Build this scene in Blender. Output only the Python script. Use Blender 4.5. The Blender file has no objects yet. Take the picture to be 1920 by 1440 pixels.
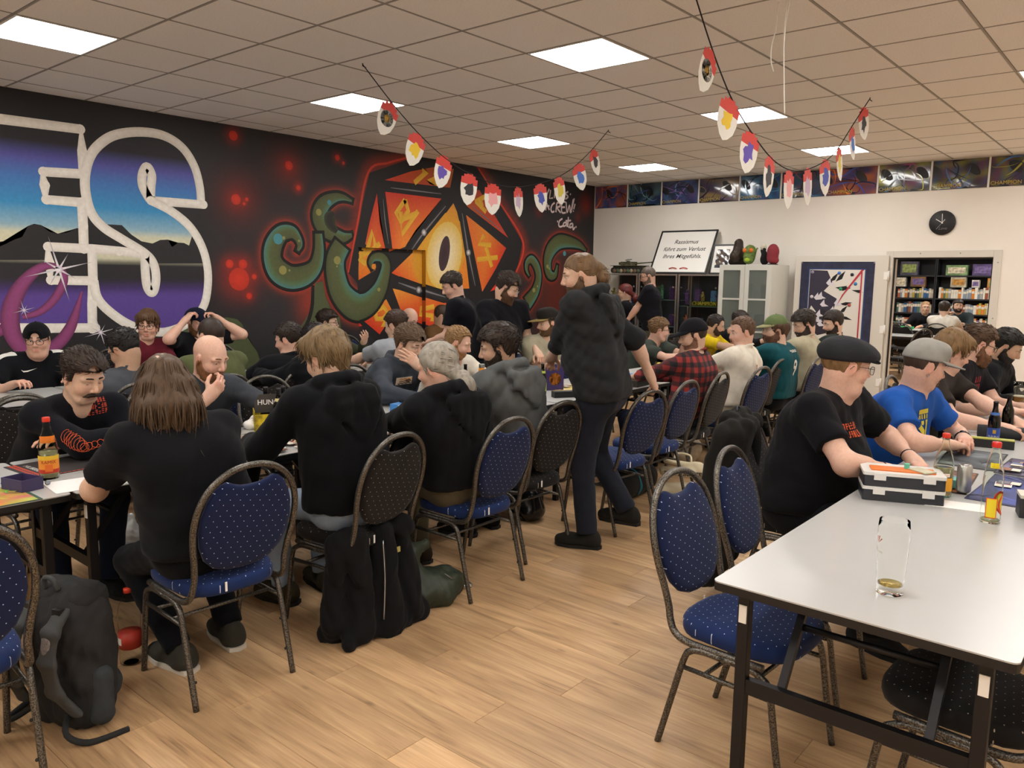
import bpy, bmesh, math, random
import numpy as np
from mathutils import Vector, Matrix
from mathutils.bvhtree import BVHTree

scene = bpy.context.scene
C = scene.collection
random.seed(7)
R = math.radians
PI = math.pi

# ---------------------------------------------------------------- camera
CAM_H = 1.62
YAW, PITCH, ROLL = R(-40.19), R(-7.72), R(0.733)
Fv = Vector((math.sin(YAW)*math.cos(PITCH), math.cos(YAW)*math.cos(PITCH), math.sin(PITCH)))
Rv = Vector((math.cos(YAW), -math.sin(YAW), 0))
Uv = Rv.cross(Fv)
R2 = Rv*math.cos(ROLL) + Uv*math.sin(ROLL)
U2 = -Rv*math.sin(ROLL) + Uv*math.cos(ROLL)
cam_d = bpy.data.cameras.new('camera')
cam = bpy.data.objects.new('camera', cam_d)
C.objects.link(cam)
cam_d.sensor_fit = 'HORIZONTAL'
cam_d.sensor_width = 36.0
cam_d.lens = 1477.0*36/1920
cam_d.clip_start = 0.02
mw = Matrix((R2, U2, -Fv)).transposed().to_4x4()
mw.translation = (0, 0, CAM_H)
cam.matrix_world = mw
scene.camera = cam

# ---------------------------------------------------------------- world, exposure
w = bpy.data.worlds.new('world')
scene.world = w
w.use_nodes = True
w.node_tree.nodes['Background'].inputs[0].default_value = (0.75, 0.78, 0.85, 1)
w.node_tree.nodes['Background'].inputs[1].default_value = 0.12
vs = scene.view_settings
vs.view_transform = 'Standard'
vs.look = 'None'
vs.gamma = 1
vs.use_curve_mapping = False
vs.exposure = 0.82
PANEL_POWER = 15.0          # radiance of the ceiling light panels

# room measures (metres); camera stands over the origin
XL, XR = -7.63, 3.6         # left wall, right wall
YB, YF = 11.10, -3.6        # back wall, wall behind the camera
ZC = 3.13                   # ceiling
T = 0.625                   # ceiling grid
GX0, GY0 = -3.575, 4.334    # grid origin (a tile corner)
# ---------------------------------------------------------------- object helpers
def empty(name, loc=(0, 0, 0), rz=0.0, parent=None):
    o = bpy.data.objects.new(name, None)
    o.empty_display_size = 0.1
    C.objects.link(o)
    o.location = loc
    o.rotation_euler = (0, 0, rz)
    if parent: o.parent = parent
    return o

def tag(o, label=None, cat=None, group=None, kind=None):
    if label: o['label'] = label
    if cat: o['category'] = cat
    if group: o['group'] = group
    if kind: o['kind'] = kind
    return o

def link(name, me, mat=None, parent=None, loc=None, rot=None):
    o = bpy.data.objects.new(name, me)
    C.objects.link(o)
    if mat is not None and not me.materials:
        me.materials.append(mat)
    if parent: o.parent = parent
    if loc is not None: o.location = loc
    if rot is not None: o.rotation_euler = rot
    return o

def copy_tree(o, parent=None):
    c = o.copy()
    C.objects.link(c)
    c.parent = parent
    for ch in list(o.children):
        copy_tree(ch, c)
    return c

def fast_mesh(name, V, F, smooth=True, col=None):
    """V (n,3) array, F (m,4) or (m,3) array"""
    V = np.asarray(V, np.float32); F = np.asarray(F, np.int32)
    me = bpy.data.meshes.new(name)
    k = F.shape[1]
    me.vertices.add(len(V)); me.vertices.foreach_set('co', V.ravel())
    me.loops.add(F.size); me.loops.foreach_set('vertex_index', F.ravel())
    me.polygons.add(len(F))
    me.polygons.foreach_set('loop_start', np.arange(0, F.size, k, dtype=np.int32))
    me.update(calc_edges=True)
    me.polygons.foreach_set('use_smooth', np.full(len(F), smooth, dtype=bool))
    if col is not None:
        a = me.color_attributes.new('Col', 'FLOAT_COLOR', 'POINT')
        c4 = np.ones((len(V), 4), np.float32); c4[:, :3] = col
        a.data.foreach_set('color', c4.ravel())
    me.validate()
    return me

class MB:
    """collects shapes and builds ONE mesh object"""
    def __init__(s):
        s.v = []; s.f = []; s.sm = []; s.mi = []; s.cur = 0
    def add(s, vs, fs, smooth=False):
        b = len(s.v)
        s.v += [tuple(p) for p in vs]
        s.f += [tuple(i+b for i in f) for f in fs]
        s.sm += [smooth]*len(fs); s.mi += [s.cur]*len(fs)
        return s
    def box(s, x0, x1, y0, y1, z0, z1, m=None):
        vs = [Vector(p) for p in ((x0,y0,z0),(x1,y0,z0),(x1,y1,z0),(x0,y1,z0),(x0,y0,z1),(x1,y0,z1),(x1,y1,z1),(x0,y1,z1))]
        if m is not None: vs = [m @ p for p in vs]
        return s.add(vs, [(0,3,2,1),(4,5,6,7),(0,1,5,4),(1,2,6,5),(2,3,7,6),(3,0,4,7)])
    def cbox(s, c, d, m=None):
        x, y, z = c; a, b, e = d
        return s.box(x-a/2, x+a/2, y-b/2, y+b/2, z-e/2, z+e/2, m)
    def rbox(s, x0, x1, y0, y1, z0, z1, r=.004, n=3, m=None):
        """box with rounded vertical edges and small chamfers"""
        pts = []
        for (cx, cy, a0) in ((x1-r, y1-r, 0), (x0+r, y1-r, 90), (x0+r, y0+r, 180), (x1-r, y0+r, 270)):
            for i in range(n+1):
                a = R(a0+90*i/n); pts.append((cx+r*math.cos(a), cy+r*math.sin(a)))
        return s.prism(pts, z0, z1, m)
    def prism(s, pts, z0, z1, m=None, smooth=False):
        n = len(pts)
        vs = [Vector((p[0], p[1], z0)) for p in pts] + [Vector((p[0], p[1], z1)) for p in pts]
        if m is not None: vs = [m @ p for p in vs]
        fs = [tuple(range(n-1, -1, -1)), tuple(range(n, 2*n))]
        fs += [(i, (i+1) % n, n+(i+1) % n, n+i) for i in range(n)]
        return s.add(vs, fs, smooth)
    def tube(s, pts, r, n=8, closed=False, caps=True, sq=False):
        """tube along points; r number or list"""
        P = [Vector(p) for p in pts]
        L = len(P)
        rr = r if isinstance(r, (list, tuple)) else [r]*L
        vs = []; up = None
        for i, p in enumerate(P):
            if closed: t = P[(i+1) % L]-P[i-1]
            else: t = P[min(i+1, L-1)]-P[max(i-1, 0)]
            t.normalize()
            if up is None:
                up = Vector((0, 0, 1)) if abs(t.z) < .9 else Vector((1, 0, 0))
            a = up - t*up.dot(t)
            if a.length < 1e-6: a = t.orthogonal()
            a.normalize(); b = t.cross(a); up = a
            for j in range(n):
                q = 2*PI*(j+.5*sq)/n
                vs.append(p + a*(rr[i]*math.cos(q)) + b*(rr[i]*math.sin(q)))
        fs = []
        for i in range(L if closed else L-1):
            k = (i+1) % L
            for j in range(n):
                fs.append((i*n+j, i*n+(j+1) % n, k*n+(j+1) % n, k*n+j))
        if caps and not closed:
            fs.append(tuple(range(n-1, -1, -1))); fs.append(tuple((L-1)*n+j for j in range(n)))
        return s.add(vs, fs, not sq)
    def lathe(s, prof, n=20, m=None, c=(0, 0, 0)):
        """profile [(r,z)...]"""
        vs = []
        for (r, z) in prof:
            for j in range(n):
                a = 2*PI*j/n
                p = Vector((c[0]+r*math.cos(a), c[1]+r*math.sin(a), c[2]+z))
                vs.append(m @ p if m is not None else p)
        fs = []
        for i in range(len(prof)-1):
            for j in range(n):
                fs.append((i*n+j, i*n+(j+1) % n, (i+1)*n+(j+1) % n, (i+1)*n+j))
        if prof[0][0] > 1e-5: fs.append(tuple(range(n-1, -1, -1)))
        if prof[-1][0] > 1e-5: fs.append(tuple((len(prof)-1)*n+j for j in range(n)))
        return s.add(vs, fs, True)
    def ball(s, c, r, n=12, m=None):
        rx, ry, rz = r if isinstance(r, (tuple, list)) else (r, r, r)
        prof = [(math.sin(PI*i/(n//2)), -math.cos(PI*i/(n//2))) for i in range(n//2+1)]
        M = Matrix.Translation(c) @ Matrix.Diagonal((rx, ry, rz, 1))
        if m is not None: M = m @ M
        return s.lathe([(max(a, 1e-4), b) for a, b in prof], n, M)
    def poly(s, pts, m=None):
        vs = [Vector(p) for p in pts]
        if m is not None: vs = [m @ p for p in vs]
        return s.add(vs, [tuple(range(len(vs)))])
    def mesh(s, name, mats=None):
        me = bpy.data.meshes.new(name)
        me.from_pydata(s.v, [], s.f)
        me.update()
        me.polygons.foreach_set('use_smooth', s.sm)
        me.polygons.foreach_set('material_index', s.mi)
        for m in (mats or []): me.materials.append(m)
        return me
    def build(s, name, mat, parent=None, loc=None, rot=None, bevel=0):
        mats = mat if isinstance(mat, (list, tuple)) else [mat]
        me = s.mesh(name, mats)
        o = link(name, me, None, parent, loc, rot)
        if bevel:
            b = o.modifiers.new('bevel', 'BEVEL'); b.width = bevel; b.segments = 2
            b.limit_method = 'ANGLE'; b.angle_limit = R(40)
        return o

def arc(cx, cy, r, a0, a1, n):
    return [(cx+r*math.cos(R(a0+(a1-a0)*i/n)), cy+r*math.sin(R(a0+(a1-a0)*i/n))) for i in range(n+1)]

def smooth_path(P, n=8, closed=False):
    """Catmull-Rom through points"""
    P = [np.array(p, float) for p in P]; L = len(P); out = []
    for i in range(L if closed else L-1):
        if closed: a, b, c, d = P[i-1], P[i], P[(i+1) % L], P[(i+2) % L]
        else: a, b, c, d = P[max(i-1, 0)], P[i], P[i+1], P[min(i+2, L-1)]
        for j in range(n):
            t = j/n
            out.append(.5*((2*b)+(-a+c)*t+(2*a-5*b+4*c-d)*t*t+(-a+3*b-3*c+d)*t**3))
    if not closed: out.append(P[-1])
    return [tuple(q) for q in out]

# ---------------------------------------------------------------- materials
MATS = {}
def srgb(h):
    if isinstance(h, str):
        h = h.lstrip('#'); c = [int(h[i:i+2], 16)/255 for i in (0, 2, 4)]
    else: c = list(h)
    return tuple(x/12.92 if x <= .04045 else ((x+.055)/1.055)**2.4 for x in c)

def mat(name, col, rough=.6, metal=0., spec=.5, noise=0., nscale=20., bump=0., bscale=200., trans=0., ior=1.45, emit=0., sheen=0., coat=0., attr=False, alpha=1., nstretch=None, sss=0.):
    key = name
    if key in MATS: return MATS[key]
    m = bpy.data.materials.new(name); m.use_nodes = True
    nt = m.node_tree; N = nt.nodes; L = nt.links
    b = N['Principled BSDF']
    c = srgb(col) if isinstance(col, str) else tuple(col)
    b.inputs['Base Color'].default_value = (*c, 1)
    b.inputs['Roughness'].default_value = rough
    b.inputs['Metallic'].default_value = metal
    b.inputs['Specular IOR Level'].default_value = spec
    b.inputs['IOR'].default_value = ior
    b.inputs['Transmission Weight'].default_value = trans
    b.inputs['Sheen Weight'].default_value = sheen
    b.inputs['Coat Weight'].default_value = coat
    b.inputs['Alpha'].default_value = alpha
    if sss:
        b.inputs['Subsurface Weight'].default_value = sss
        b.inputs['Subsurface Radius'].default_value = (.01, .004, .002)
        b.inputs['Subsurface Scale'].default_value = 1.0
    if emit:
        b.inputs['Emission Color'].default_value = (*c, 1)
        b.inputs['Emission Strength'].default_value = emit
    src = None
    tc = N.new('ShaderNodeTexCoord')
    if attr:
        a = N.new('ShaderNodeVertexColor'); a.layer_name = 'Col'
        src = a.outputs['Color']
        L.new(src, b.inputs['Base Color'])
    if noise:
        n = N.new('ShaderNodeTexNoise'); n.inputs['Scale'].default_value = nscale
        n.inputs['Detail'].default_value = 4
        vec = tc.outputs['Object']
        if nstretch:
            mp = N.new('ShaderNodeMapping'); mp.inputs['Scale'].default_value = nstretch
            L.new(vec, mp.inputs['Vector']); vec = mp.outputs['Vector']
        L.new(vec, n.inputs['Vector'])
        mr = N.new('ShaderNodeMapRange')
        mr.inputs['From Min'].default_value = .3; mr.inputs['From Max'].default_value = .7
        mr.inputs['To Min'].default_value = 1-noise; mr.inputs['To Max'].default_value = 1+noise
        L.new(n.outputs['Fac'], mr.inputs['Value'])
        hs = N.new('ShaderNodeVectorMath'); hs.operation = 'MULTIPLY'
        if src is not None: L.new(src, hs.inputs[0])
        else: hs.inputs[0].default_value = c
        L.new(mr.outputs['Result'], hs.inputs[1])
        L.new(hs.outputs['Vector'], b.inputs['Base Color'])
    if bump:
        n2 = N.new('ShaderNodeTexNoise'); n2.inputs['Scale'].default_value = bscale
        n2.inputs['Detail'].default_value = 3
        vec = tc.outputs['Object']
        if nstretch:
            mp = N.new('ShaderNodeMapping'); mp.inputs['Scale'].default_value = nstretch
            L.new(vec, mp.inputs['Vector']); vec = mp.outputs['Vector']
        L.new(vec, n2.inputs['Vector'])
        bp = N.new('ShaderNodeBump'); bp.inputs['Strength'].default_value = bump
        bp.inputs['Distance'].default_value = .004
        L.new(n2.outputs['Fac'], bp.inputs['Height'])
        L.new(bp.outputs['Normal'], b.inputs['Normal'])
    MATS[key] = m
    return m

def cloth(col, **k):
    return mat('cloth_'+col.lstrip('#'), col, rough=.92, spec=.1, noise=.12, nscale=14, bump=.25, bscale=260, sheen=.04, **k)

# ---------------------------------------------------------------- signed distance fields -> mesh
def smin(a, b, k):
    h = np.clip(.5+.5*(b-a)/k, 0, 1)
    return b*(1-h)+a*h-k*h*(1-h)

class SDF:
    def __init__(s): s.p = []
    def cone(s, a, b, ra, rb=None, k=.03, op='+', cut=None, sq=None):
        """tapered capsule; cut=(point,normal) removes the side the normal points to; sq=(axis,factor) flattens"""
        s.p.append(('c', np.array(a, np.float32), np.array(b, np.float32), float(ra), float(ra if rb is None else rb), k, op, cut, sq))
        return s
    def ell(s, c, rad, ax=None, k=.03, op='+', cut=None):
        ax = np.eye(3) if ax is None else np.array(ax)
        s.p.append(('e', np.array(c, np.float32), np.array(rad, np.float32), ax.astype(np.float32), 0., k, op, cut, None))
        return s
    def plane(s, p, n, k=.01):
        """keep the side opposite to n"""
        n = np.array(n, np.float32); n /= np.linalg.norm(n)
        s.p.append(('p', np.array(p, np.float32), n, 0, 0, k, '&', None, None))
        return s
    def bounds(s):
        lo = np.full(3, 1e9); hi = -lo
        for q in s.p:
            if q[6] != '+': continue
            l, h = s.pb(q); lo = np.minimum(lo, l); hi = np.maximum(hi, h)
        return lo, hi
    @staticmethod
    def pb(q):
        if q[0] == 'c':
            r = max(q[3], q[4])*(max(1, q[8][1]) if q[8] else 1)
            return np.minimum(q[1], q[2])-r, np.maximum(q[1], q[2])+r
        e = np.sqrt(((q[3]*q[2][:, None])**2).sum(0))
        return q[1]-e, q[1]+e
    @staticmethod
    def pd(q, X, Y, Z):
        if q[0] == 'p':
            return (X-q[1][0])*q[2][0]+(Y-q[1][1])*q[2][1]+(Z-q[1][2])*q[2][2]
        if q[0] == 'c':
            a, b, ra, rb = q[1:5]
            d = b-a; dd = float(d@d)+1e-12
            px, py, pz = X-a[0], Y-a[1], Z-a[2]
            t = np.clip((px*d[0]+py*d[1]+pz*d[2])/dd, 0, 1)
            ex, ey, ez = px-t*d[0], py-t*d[1], pz-t*d[2]
            if q[8]:
                n, f = q[8]; dn = ex*n[0]+ey*n[1]+ez*n[2]; g = 1-1/f
                # wider across n by f
                ex = ex-dn*n[0]*g; ey = ey-dn*n[1]*g; ez = ez-dn*n[2]*g
            r = np.sqrt(ex*ex+ey*ey+ez*ez)-(ra+(rb-ra)*t)
        else:
            c, rad, ax = q[1:4]
            px, py, pz = X-c[0], Y-c[1], Z-c[2]
            u = [(px*ax[i][0]+py*ax[i][1]+pz*ax[i][2])/rad[i] for i in range(3)]
            k0 = np.sqrt(u[0]**2+u[1]**2+u[2]**2)
            k1 = np.sqrt((u[0]/rad[0])**2+(u[1]/rad[1])**2+(u[2]/rad[2])**2)+1e-9
            r = k0*(k0-1)/k1
        if q[7] is not None:
            p, n = q[7]
            r = np.maximum(r, (X-p[0])*n[0]+(Y-p[1])*n[1]+(Z-p[2])*n[2])
        return r
    def grid(s, h, disp=None):
        lo, hi = s.bounds(); lo = lo-2.5*h-.01; hi = hi+2.5*h+.01
        n = np.ceil((hi-lo)/h).astype(int)+1
        ax = [(lo[i]+h*np.arange(n[i])).astype(np.float32) for i in range(3)]
        F = np.full(n, .15, np.float32)
        for q in s.p:
            if q[0] == 'p':
                d = s.pd(q, ax[0][:, None, None], ax[1][None, :, None], ax[2][None, None, :])
                F = -smin(-F, -d, q[5]); continue
            l, u = s.pb(q); m = q[5]+3*h
            i0 = np.maximum(np.floor((l-m-lo)/h).astype(int), 0); i1 = np.minimum(np.ceil((u+m-lo)/h).astype(int)+1, n)
            if (i1 <= i0).any(): continue
            sl = tuple(slice(a, b) for a, b in zip(i0, i1))
            d = s.pd(q, ax[0][sl[0]][:, None, None], ax[1][sl[1]][None, :, None], ax[2][sl[2]][None, None, :])
            if q[6] == '+': F[sl] = smin(F[sl], d, q[5])
            else: F[sl] = -smin(-F[sl], d, q[5])
        if disp is not None:
            I = np.nonzero(np.abs(F) < .03)
            P = np.stack([ax[i][I[i]] for i in range(3)], 1)
            F[I] += disp(P)
        return F, lo, h
    def mesh(s, h, disp=None):
        F, lo, h = s.grid(h, disp)
        return surfnet(F, lo, h)

def surfnet(F, lo, h):
    I = F < 0
    nx, ny, nz = F.shape
    cnt = np.zeros((nx-1, ny-1, nz-1), np.int8)
    for dx in (0, 1):
        for dy in (0, 1):
            for dz in (0, 1):
                cnt += I[dx:nx-1+dx, dy:ny-1+dy, dz:nz-1+dz]
    A = np.argwhere((cnt > 0) & (cnt < 8))
    idx = np.full(cnt.shape, -1, np.int32)
    idx[tuple(A.T)] = np.arange(len(A))
    S = np.zeros((len(A), 3), np.float32); W = np.zeros(len(A), np.float32)
    for e in range(3):
        o = [k for k in range(3) if k != e]
        for a in (0, 1):
            for b in (0, 1):
                d0 = np.zeros(3, int); d0[o[0]] = a; d0[o[1]] = b
                d1 = d0.copy(); d1[e] = 1
                f0 = F[tuple((A+d0).T)]; f1 = F[tuple((A+d1).T)]
                x = (f0 < 0) != (f1 < 0)
                t = np.where(x, f0/np.where(x, f0-f1, 1), 0)
                p = np.repeat(d0[None].astype(np.float32), len(A), 0); p[:, e] += t
                S += p*x[:, None]; W += x
    V = (A+S/W[:, None])*h+lo
    Q = []
    for e in range(3):
        o = [k for k in range(3) if k != e]
        sl0 = [slice(None)]*3; sl1 = [slice(None)]*3
        sl0[e] = slice(0, -1); sl1[e] = slice(1, None)
        i0 = I[tuple(sl0)]; i1 = I[tuple(sl1)]
        E = np.argwhere(i0 != i1)
        E = E[(E[:, o[0]] > 0) & (E[:, o[1]] > 0) & (E[:, o[0]] < F.shape[o[0]]-1) & (E[:, o[1]] < F.shape[o[1]]-1)]
        if not len(E): continue
        s = i0[tuple(E.T)]
        a = np.zeros(3, int); a[o[0]] = 1
        b = np.zeros(3, int); b[o[1]] = 1
        q = np.stack([idx[tuple((E-a-b).T)], idx[tuple((E-b).T)], idx[tuple(E.T)], idx[tuple((E-a).T)]], 1)
        fl = s if e != 1 else ~s
        q[~fl] = q[~fl][:, ::-1]
        Q.append(q)
    Q = np.concatenate(Q); Q = Q[(Q >= 0).all(1)]
    return V.astype(np.float32), Q

def wrinkle(amp, freq, seed, stretch=(1, 1, 1)):
    rg = np.random.RandomState(seed)
    K = [rg.normal(size=3)*freq*f for f in (.6, 1, 1, 1.5, 1.5, 2.1)]
    ph = rg.rand(6)*6.28; K2 = rg.normal(size=(2, 3))*freq*.4
    st = np.array(stretch, np.float32)
    def f(P):
        P = P*st
        w0 = np.sin(P@K2[0]+1)*1.5; w1 = np.sin(P@K2[1]+2)*1.5
        s = 0
        for i, k in enumerate(K):
            v = np.sin(P@k+ph[i]+(w0 if i % 2 else w1))
            s = s+(np.abs(v)*-1.2+.7 if i in (1, 3, 5) else v*.7)*(.7**(i//2))
        return (amp*.5*s).astype(np.float32)
    return f

def nrm(v):
    v = np.array(v, float); return v/(np.linalg.norm(v)+1e-12)
# ---------------------------------------------------------------- people
SKIN = {'fair': (.60, .39, .28), 'pink': (.62, .38, .285), 'tan': (.48, .30, .20), 'olive': (.46, .29, .195)}

def hairmat(col):
    return mat('hair_'+col.lstrip('#'), col, rough=.5, spec=.35, noise=.28, nscale=60, bump=.45, bscale=110, nstretch=(1, 1, .25))

def catmesh(parts):
    V = []; F = []; Cc = []; n = 0
    for v, f, c in parts:
        V.append(v); F.append(f+n); Cc.append(c); n += len(v)
    return np.concatenate(V), np.concatenate(F), np.concatenate(Cc)

def ik(a, b, l1, l2, pole):
    """joint between a and b with bone lengths, bending towards pole"""
    a = np.array(a, float); b = np.array(b, float)
    d = b-a; L = np.linalg.norm(d); Lm = (l1+l2)*.999
    if L > Lm: b = a+d/L*Lm; d = b-a; L = Lm
    u = d/L; x = (l1*l1-l2*l2+L*L)/(2*L)
    h = math.sqrt(max(l1*l1-x*x, 1e-6))
    p = np.array(pole, float); p = p-u*(p@u); p = nrm(p)
    return a+u*x+p*h, b

def hand(s, W, d, n, side, curl=.5, spread=.12, thumb=.5, sc=1.0):
    """hand on SDF s: wrist W, direction d, palm normal n (palm faces n), side=+1 thumb towards d x n"""
    d = nrm(d); n = nrm(np.array(n)-d*np.dot(n, d)); t = np.cross(d, n)*side   # t: thumb side
    wd = [.027, .009, -.009, -.025]; ln = [.092, .098, .094, .084]
    fl = [(.042, .025, .019), (.046, .028, .02), (.042, .026, .019), (.033, .02, .017)]
    for i in range(4):
        b = W+t*wd[i]*.75*sc+d*.012*sc; kn = W+t*wd[i]*sc+d*ln[i]*sc
        s.cone(b, kn, .0165*sc, .0125*sc, k=.012)
    s.cone(W-d*.02, W+d*.03*sc, .0245, .024*sc, k=.02, sq=(t, 1.25))
    for i in range(4):
        p = W+t*wd[i]*sc+d*ln[i]*sc
        a = 0.0; dd = nrm(d+t*(1.5-i)*spread)
        for j, L in enumerate(fl[i]):
            a += curl*(1.0+.12*i)*(.9 if j == 0 else 1.15)
            v = dd*math.cos(a)+n*math.sin(a)
            q = p+v*L*sc
            s.cone(p, q, (.0096-.0008*j-(.0008 if i == 3 else 0))*sc, (.0088-.0009*j)*sc, k=.004)
            p = q
    # thumb leaves the side of the palm near its base
    p = W+t*.022*sc+d*.03*sc+n*.006
    v = nrm(d*.62+t*.75+n*(.25+thumb*.4)); q = p+v*.042*sc
    s.cone(p, q, .0145*sc, .0115*sc, k=.012)
    v = nrm(d*.9+t*(.45-.5*thumb)+n*(.3+thumb*.5)); r = q+v*.032*sc; s.cone(q, r, .011*sc, .0098*sc, k=.005)
    v = nrm(d*1.0+t*(.15-.6*thumb)+n*(.3+thumb*.5)); s.cone(r, r+v*.024*sc, .0098*sc, .0078*sc, k=.004)

def clumps(V, N, crown, seed, count, length, width, grav=.4, lift=.004, comb=None, wave=.0, jit=.25, hug=-.12):
    """tapered hair clumps rooted on a surface -> verts, quads"""
    rg = np.random.RandomState(seed)
    I = rg.choice(len(V), count, replace=len(V) < count)
    vs = []; fs = []; b = 0
    for i in I:
        p = V[i].astype(float); n = nrm(N[i]); L = length*(.65+.7*rg.rand()); wd = width*(.7+.6*rg.rand())
        d = p-crown if comb is None else np.array(comb, float)
        d = d+rg.normal(size=3)*jit*np.linalg.norm(d)
        d = nrm(d-n*(d@n)); k = 5; pts = []; q = p-n*.003
        for j in range(k):
            pts.append(q)
            d = nrm(d+np.array([0, 0, -grav/k])+rg.normal(size=3)*wave+n*(hug if j else .06))
            q = q+d*L/(k-1)+n*(lift if j == 0 else 0)
        for j, q in enumerate(pts):
            t = pts[min(j+1, k-1)]-pts[max(j-1, 0)]; sd = nrm(np.cross(t, n)); r = wd*(1-(j/(k-1))**2*.92)
            vs += [q+sd*r, q+n*r*.55, q-sd*r, q-n*r*.4]
        for j in range(k-1):
            for e in range(4):
                fs.append((b+j*4+e, b+j*4+(e+1) % 4, b+j*4+4+(e+1) % 4, b+j*4+4+e))
        b += k*4
    return np.array(vs, np.float32), np.array(fs, np.int32)

def vnormals(V, Q):
    n = np.cross(V[Q[:, 2]]-V[Q[:, 0]], V[Q[:, 3]]-V[Q[:, 1]])
    o = np.zeros_like(V)
    for j in range(4): np.add.at(o, Q[:, j], n)
    return o/(np.linalg.norm(o, axis=1, keepdims=True)+1e-9)

PEOPLE = []
def person(label, loc, head, heading, gaze=(0, 0), roll=0, sit=True, skin='fair', hair='#3a2a1e', style='short', beard=None, beardlen=.008, goatee=False, mustache=None,
           top='tee', topcol='#16171b', pants='#15161a', shoes='#1c1c1c', lh=None, rh=None, lpose=.5, rpose=.5, lpole=None, rpole=None,
           lpalm=(0, 0, -1), rpalm=(0, 0, -1), lsl=1.0, rsl=1.0, fat=1.0, wide=1.0, res=.009, glasses=None, cap=None, capcol='#111111', capyaw=0, brim=None,
           feet=None, knees=None, hipz=None, twist=0, hood=False, eyes=True, group=None, collar=True, hs=1.0, seed=None, lean=0, wr=.0068, topmat=None, hands_lo=False, legs=True, shoulders=None, lidz=.004, earring=False, seat=.475):
    seed = seed if seed is not None else len(PEOPLE)*13+5
    root = empty('person', (loc[0], loc[1], 0), R(heading))
    tag(root, label, 'person', group)
    ca, sa = math.cos(R(heading)), math.sin(R(heading))
    def L(p):
        x, y = p[0]-loc[0], p[1]-loc[1]
        return np.array([x*ca+y*sa, -x*sa+y*ca, p[2]])
    def LD(v): return np.array([v[0]*ca+v[1]*sa, -v[0]*sa+v[1]*ca, v[2]])
    Z = np.array([0, 0, 1.])
    H = L(head)
    hz = hipz if hipz else (seat+.095 if sit else .93)
    P = np.array([0, 0, hz])
    gy, gp = R(gaze[0]), R(gaze[1])
    hf = np.array([math.cos(gp)*math.cos(gy), math.cos(gp)*math.sin(gy), math.sin(gp)])     # local, relative to heading
    hr = nrm(np.cross(hf, Z)); hu = np.cross(hr, hf)
    if roll:
        c, s_ = math.cos(R(roll)), math.sin(R(roll)); hr, hu = hr*c+hu*s_, hu*c-hr*s_
    t = nrm(H-P)
    N = H-.146*nrm(.55*Z+.45*t)*hs-np.array([.03, 0, 0])
    tw = R(twist); rt = np.array([math.sin(tw), -math.cos(tw), 0])   # right
    fw = np.array([math.cos(tw), math.sin(tw), 0])
    bk = -fw*.03*(1 if sit else .4)
    tt = nrm(N-P)
    Ch = P+(N-P)*.70+bk; Be = P+(N-P)*.34+bk*.7
    sw = .170*wide
    SR = N-tt*.055+rt*sw+fw*.012; SL = N-tt*.055-rt*sw+fw*.012
    if shoulders: SL = SL+np.array([0, 0, shoulders[0]]); SR = SR+np.array([0, 0, shoulders[1]])
    ua, fa = .295, .255
    def arm(S, tgt, pole, side):
        if tgt is None: tgt = S+np.array([.06, .07*side, -.50]) if not sit else P+np.array([.30, .12*side, .12])
        else: tgt = L(tgt)
        pole = np.array([-.5, .55*side, -.6]) if pole is None else LD(pole)
        return ik(S, tgt, ua, fa, pole)
    EL, WL = arm(SL, lh, lpole, 1); ER, WR = arm(SR, rh, rpole, -1)
    near = res < .011
    # ---- head and neck
    hh = SDF()
    def h3(x, y, z): return H+(hf*x+hr*(-y)+hu*z)*hs
    AX = np.array([hf, -hr, hu])
    hh.ell(h3(-.012, 0, .03), np.array([.099, .0775, .092])*hs, AX, k=.02)
    hh.ell(h3(.02, 0, -.025), np.array([.076, .065, .095])*hs, AX, k=.03)
    hh.cone(h3(.052, -.016, -.099), h3(.052, .016, -.099), .024*hs, k=.03)
    for s_ in (-1, 1):
        hh.cone(h3(-.002, .052*s_, -.055), h3(.045, .028*s_, -.098), .022*hs, .02*hs, k=.03)
        hh.ell(h3(.058, .038*s_, -.036), np.array([.028, .026, .026])*hs, AX, k=.025)
        hh.ell(h3(.093, .031*s_, .004), np.array([.016, .019, .012])*hs, AX, k=.014, op='-')
        hh.cone(h3(.085, .012*s_, .022), h3(.074, .05*s_, .02), .009*hs, k=.014)
        hh.ell(h3(.0735, .031*s_, .003), np.array([.0142, .0145, .0142])*hs, AX, k=.003, cut=(h3(0, 0, lidz), -hu))
        hh.ell(h3(.0735, .031*s_, .003), np.array([.0138, .0142, .0138])*hs, AX, k=.003, cut=(h3(0, 0, -.005), hu))
        hh.ell(h3(-.008, .0775*s_, -.012), np.array([.021, .009, .034])*hs, np.array([nrm(hf-.25*hu), nrm(-hr-.35*s_*hf), nrm(hu+.25*hf)]), k=.008)
        hh.ell(h3(-.002, .089*s_, -.008), np.array([.011, .006, .02])*hs, AX, k=.006, op='-')
        hh.ell(h3(.099, .0105*s_, -.037), np.array([.009, .008, .007])*hs, AX, k=.007)
    hh.cone(h3(.092, 0, .012), h3(.112, 0, -.028), .0075*hs, .0115*hs, k=.012)
    hh.cone(h3(.0885, -.018, -.0665), h3(.0885, .018, -.0665), .0072*hs, k=.008)
    hh.cone(h3(.087, -.014, -.0775), h3(.087, .014, -.0775), .0078*hs, k=.008)
    hh.cone(h3(.092, -.022, -.0715), h3(.092, .022, -.0715), .0028*hs, k=.004, op='-')
    hh.cone(h3(-.03, 0, -.05), N+tt*-.02, .055*hs*min(fat, 1.15), .062*hs*min(fat, 1.15), k=.03)
    hh.cone(h3(.0, 0, -.085), N+fw*.02-tt*.03, .045*min(fat, 1.2), .055, k=.03)
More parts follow.
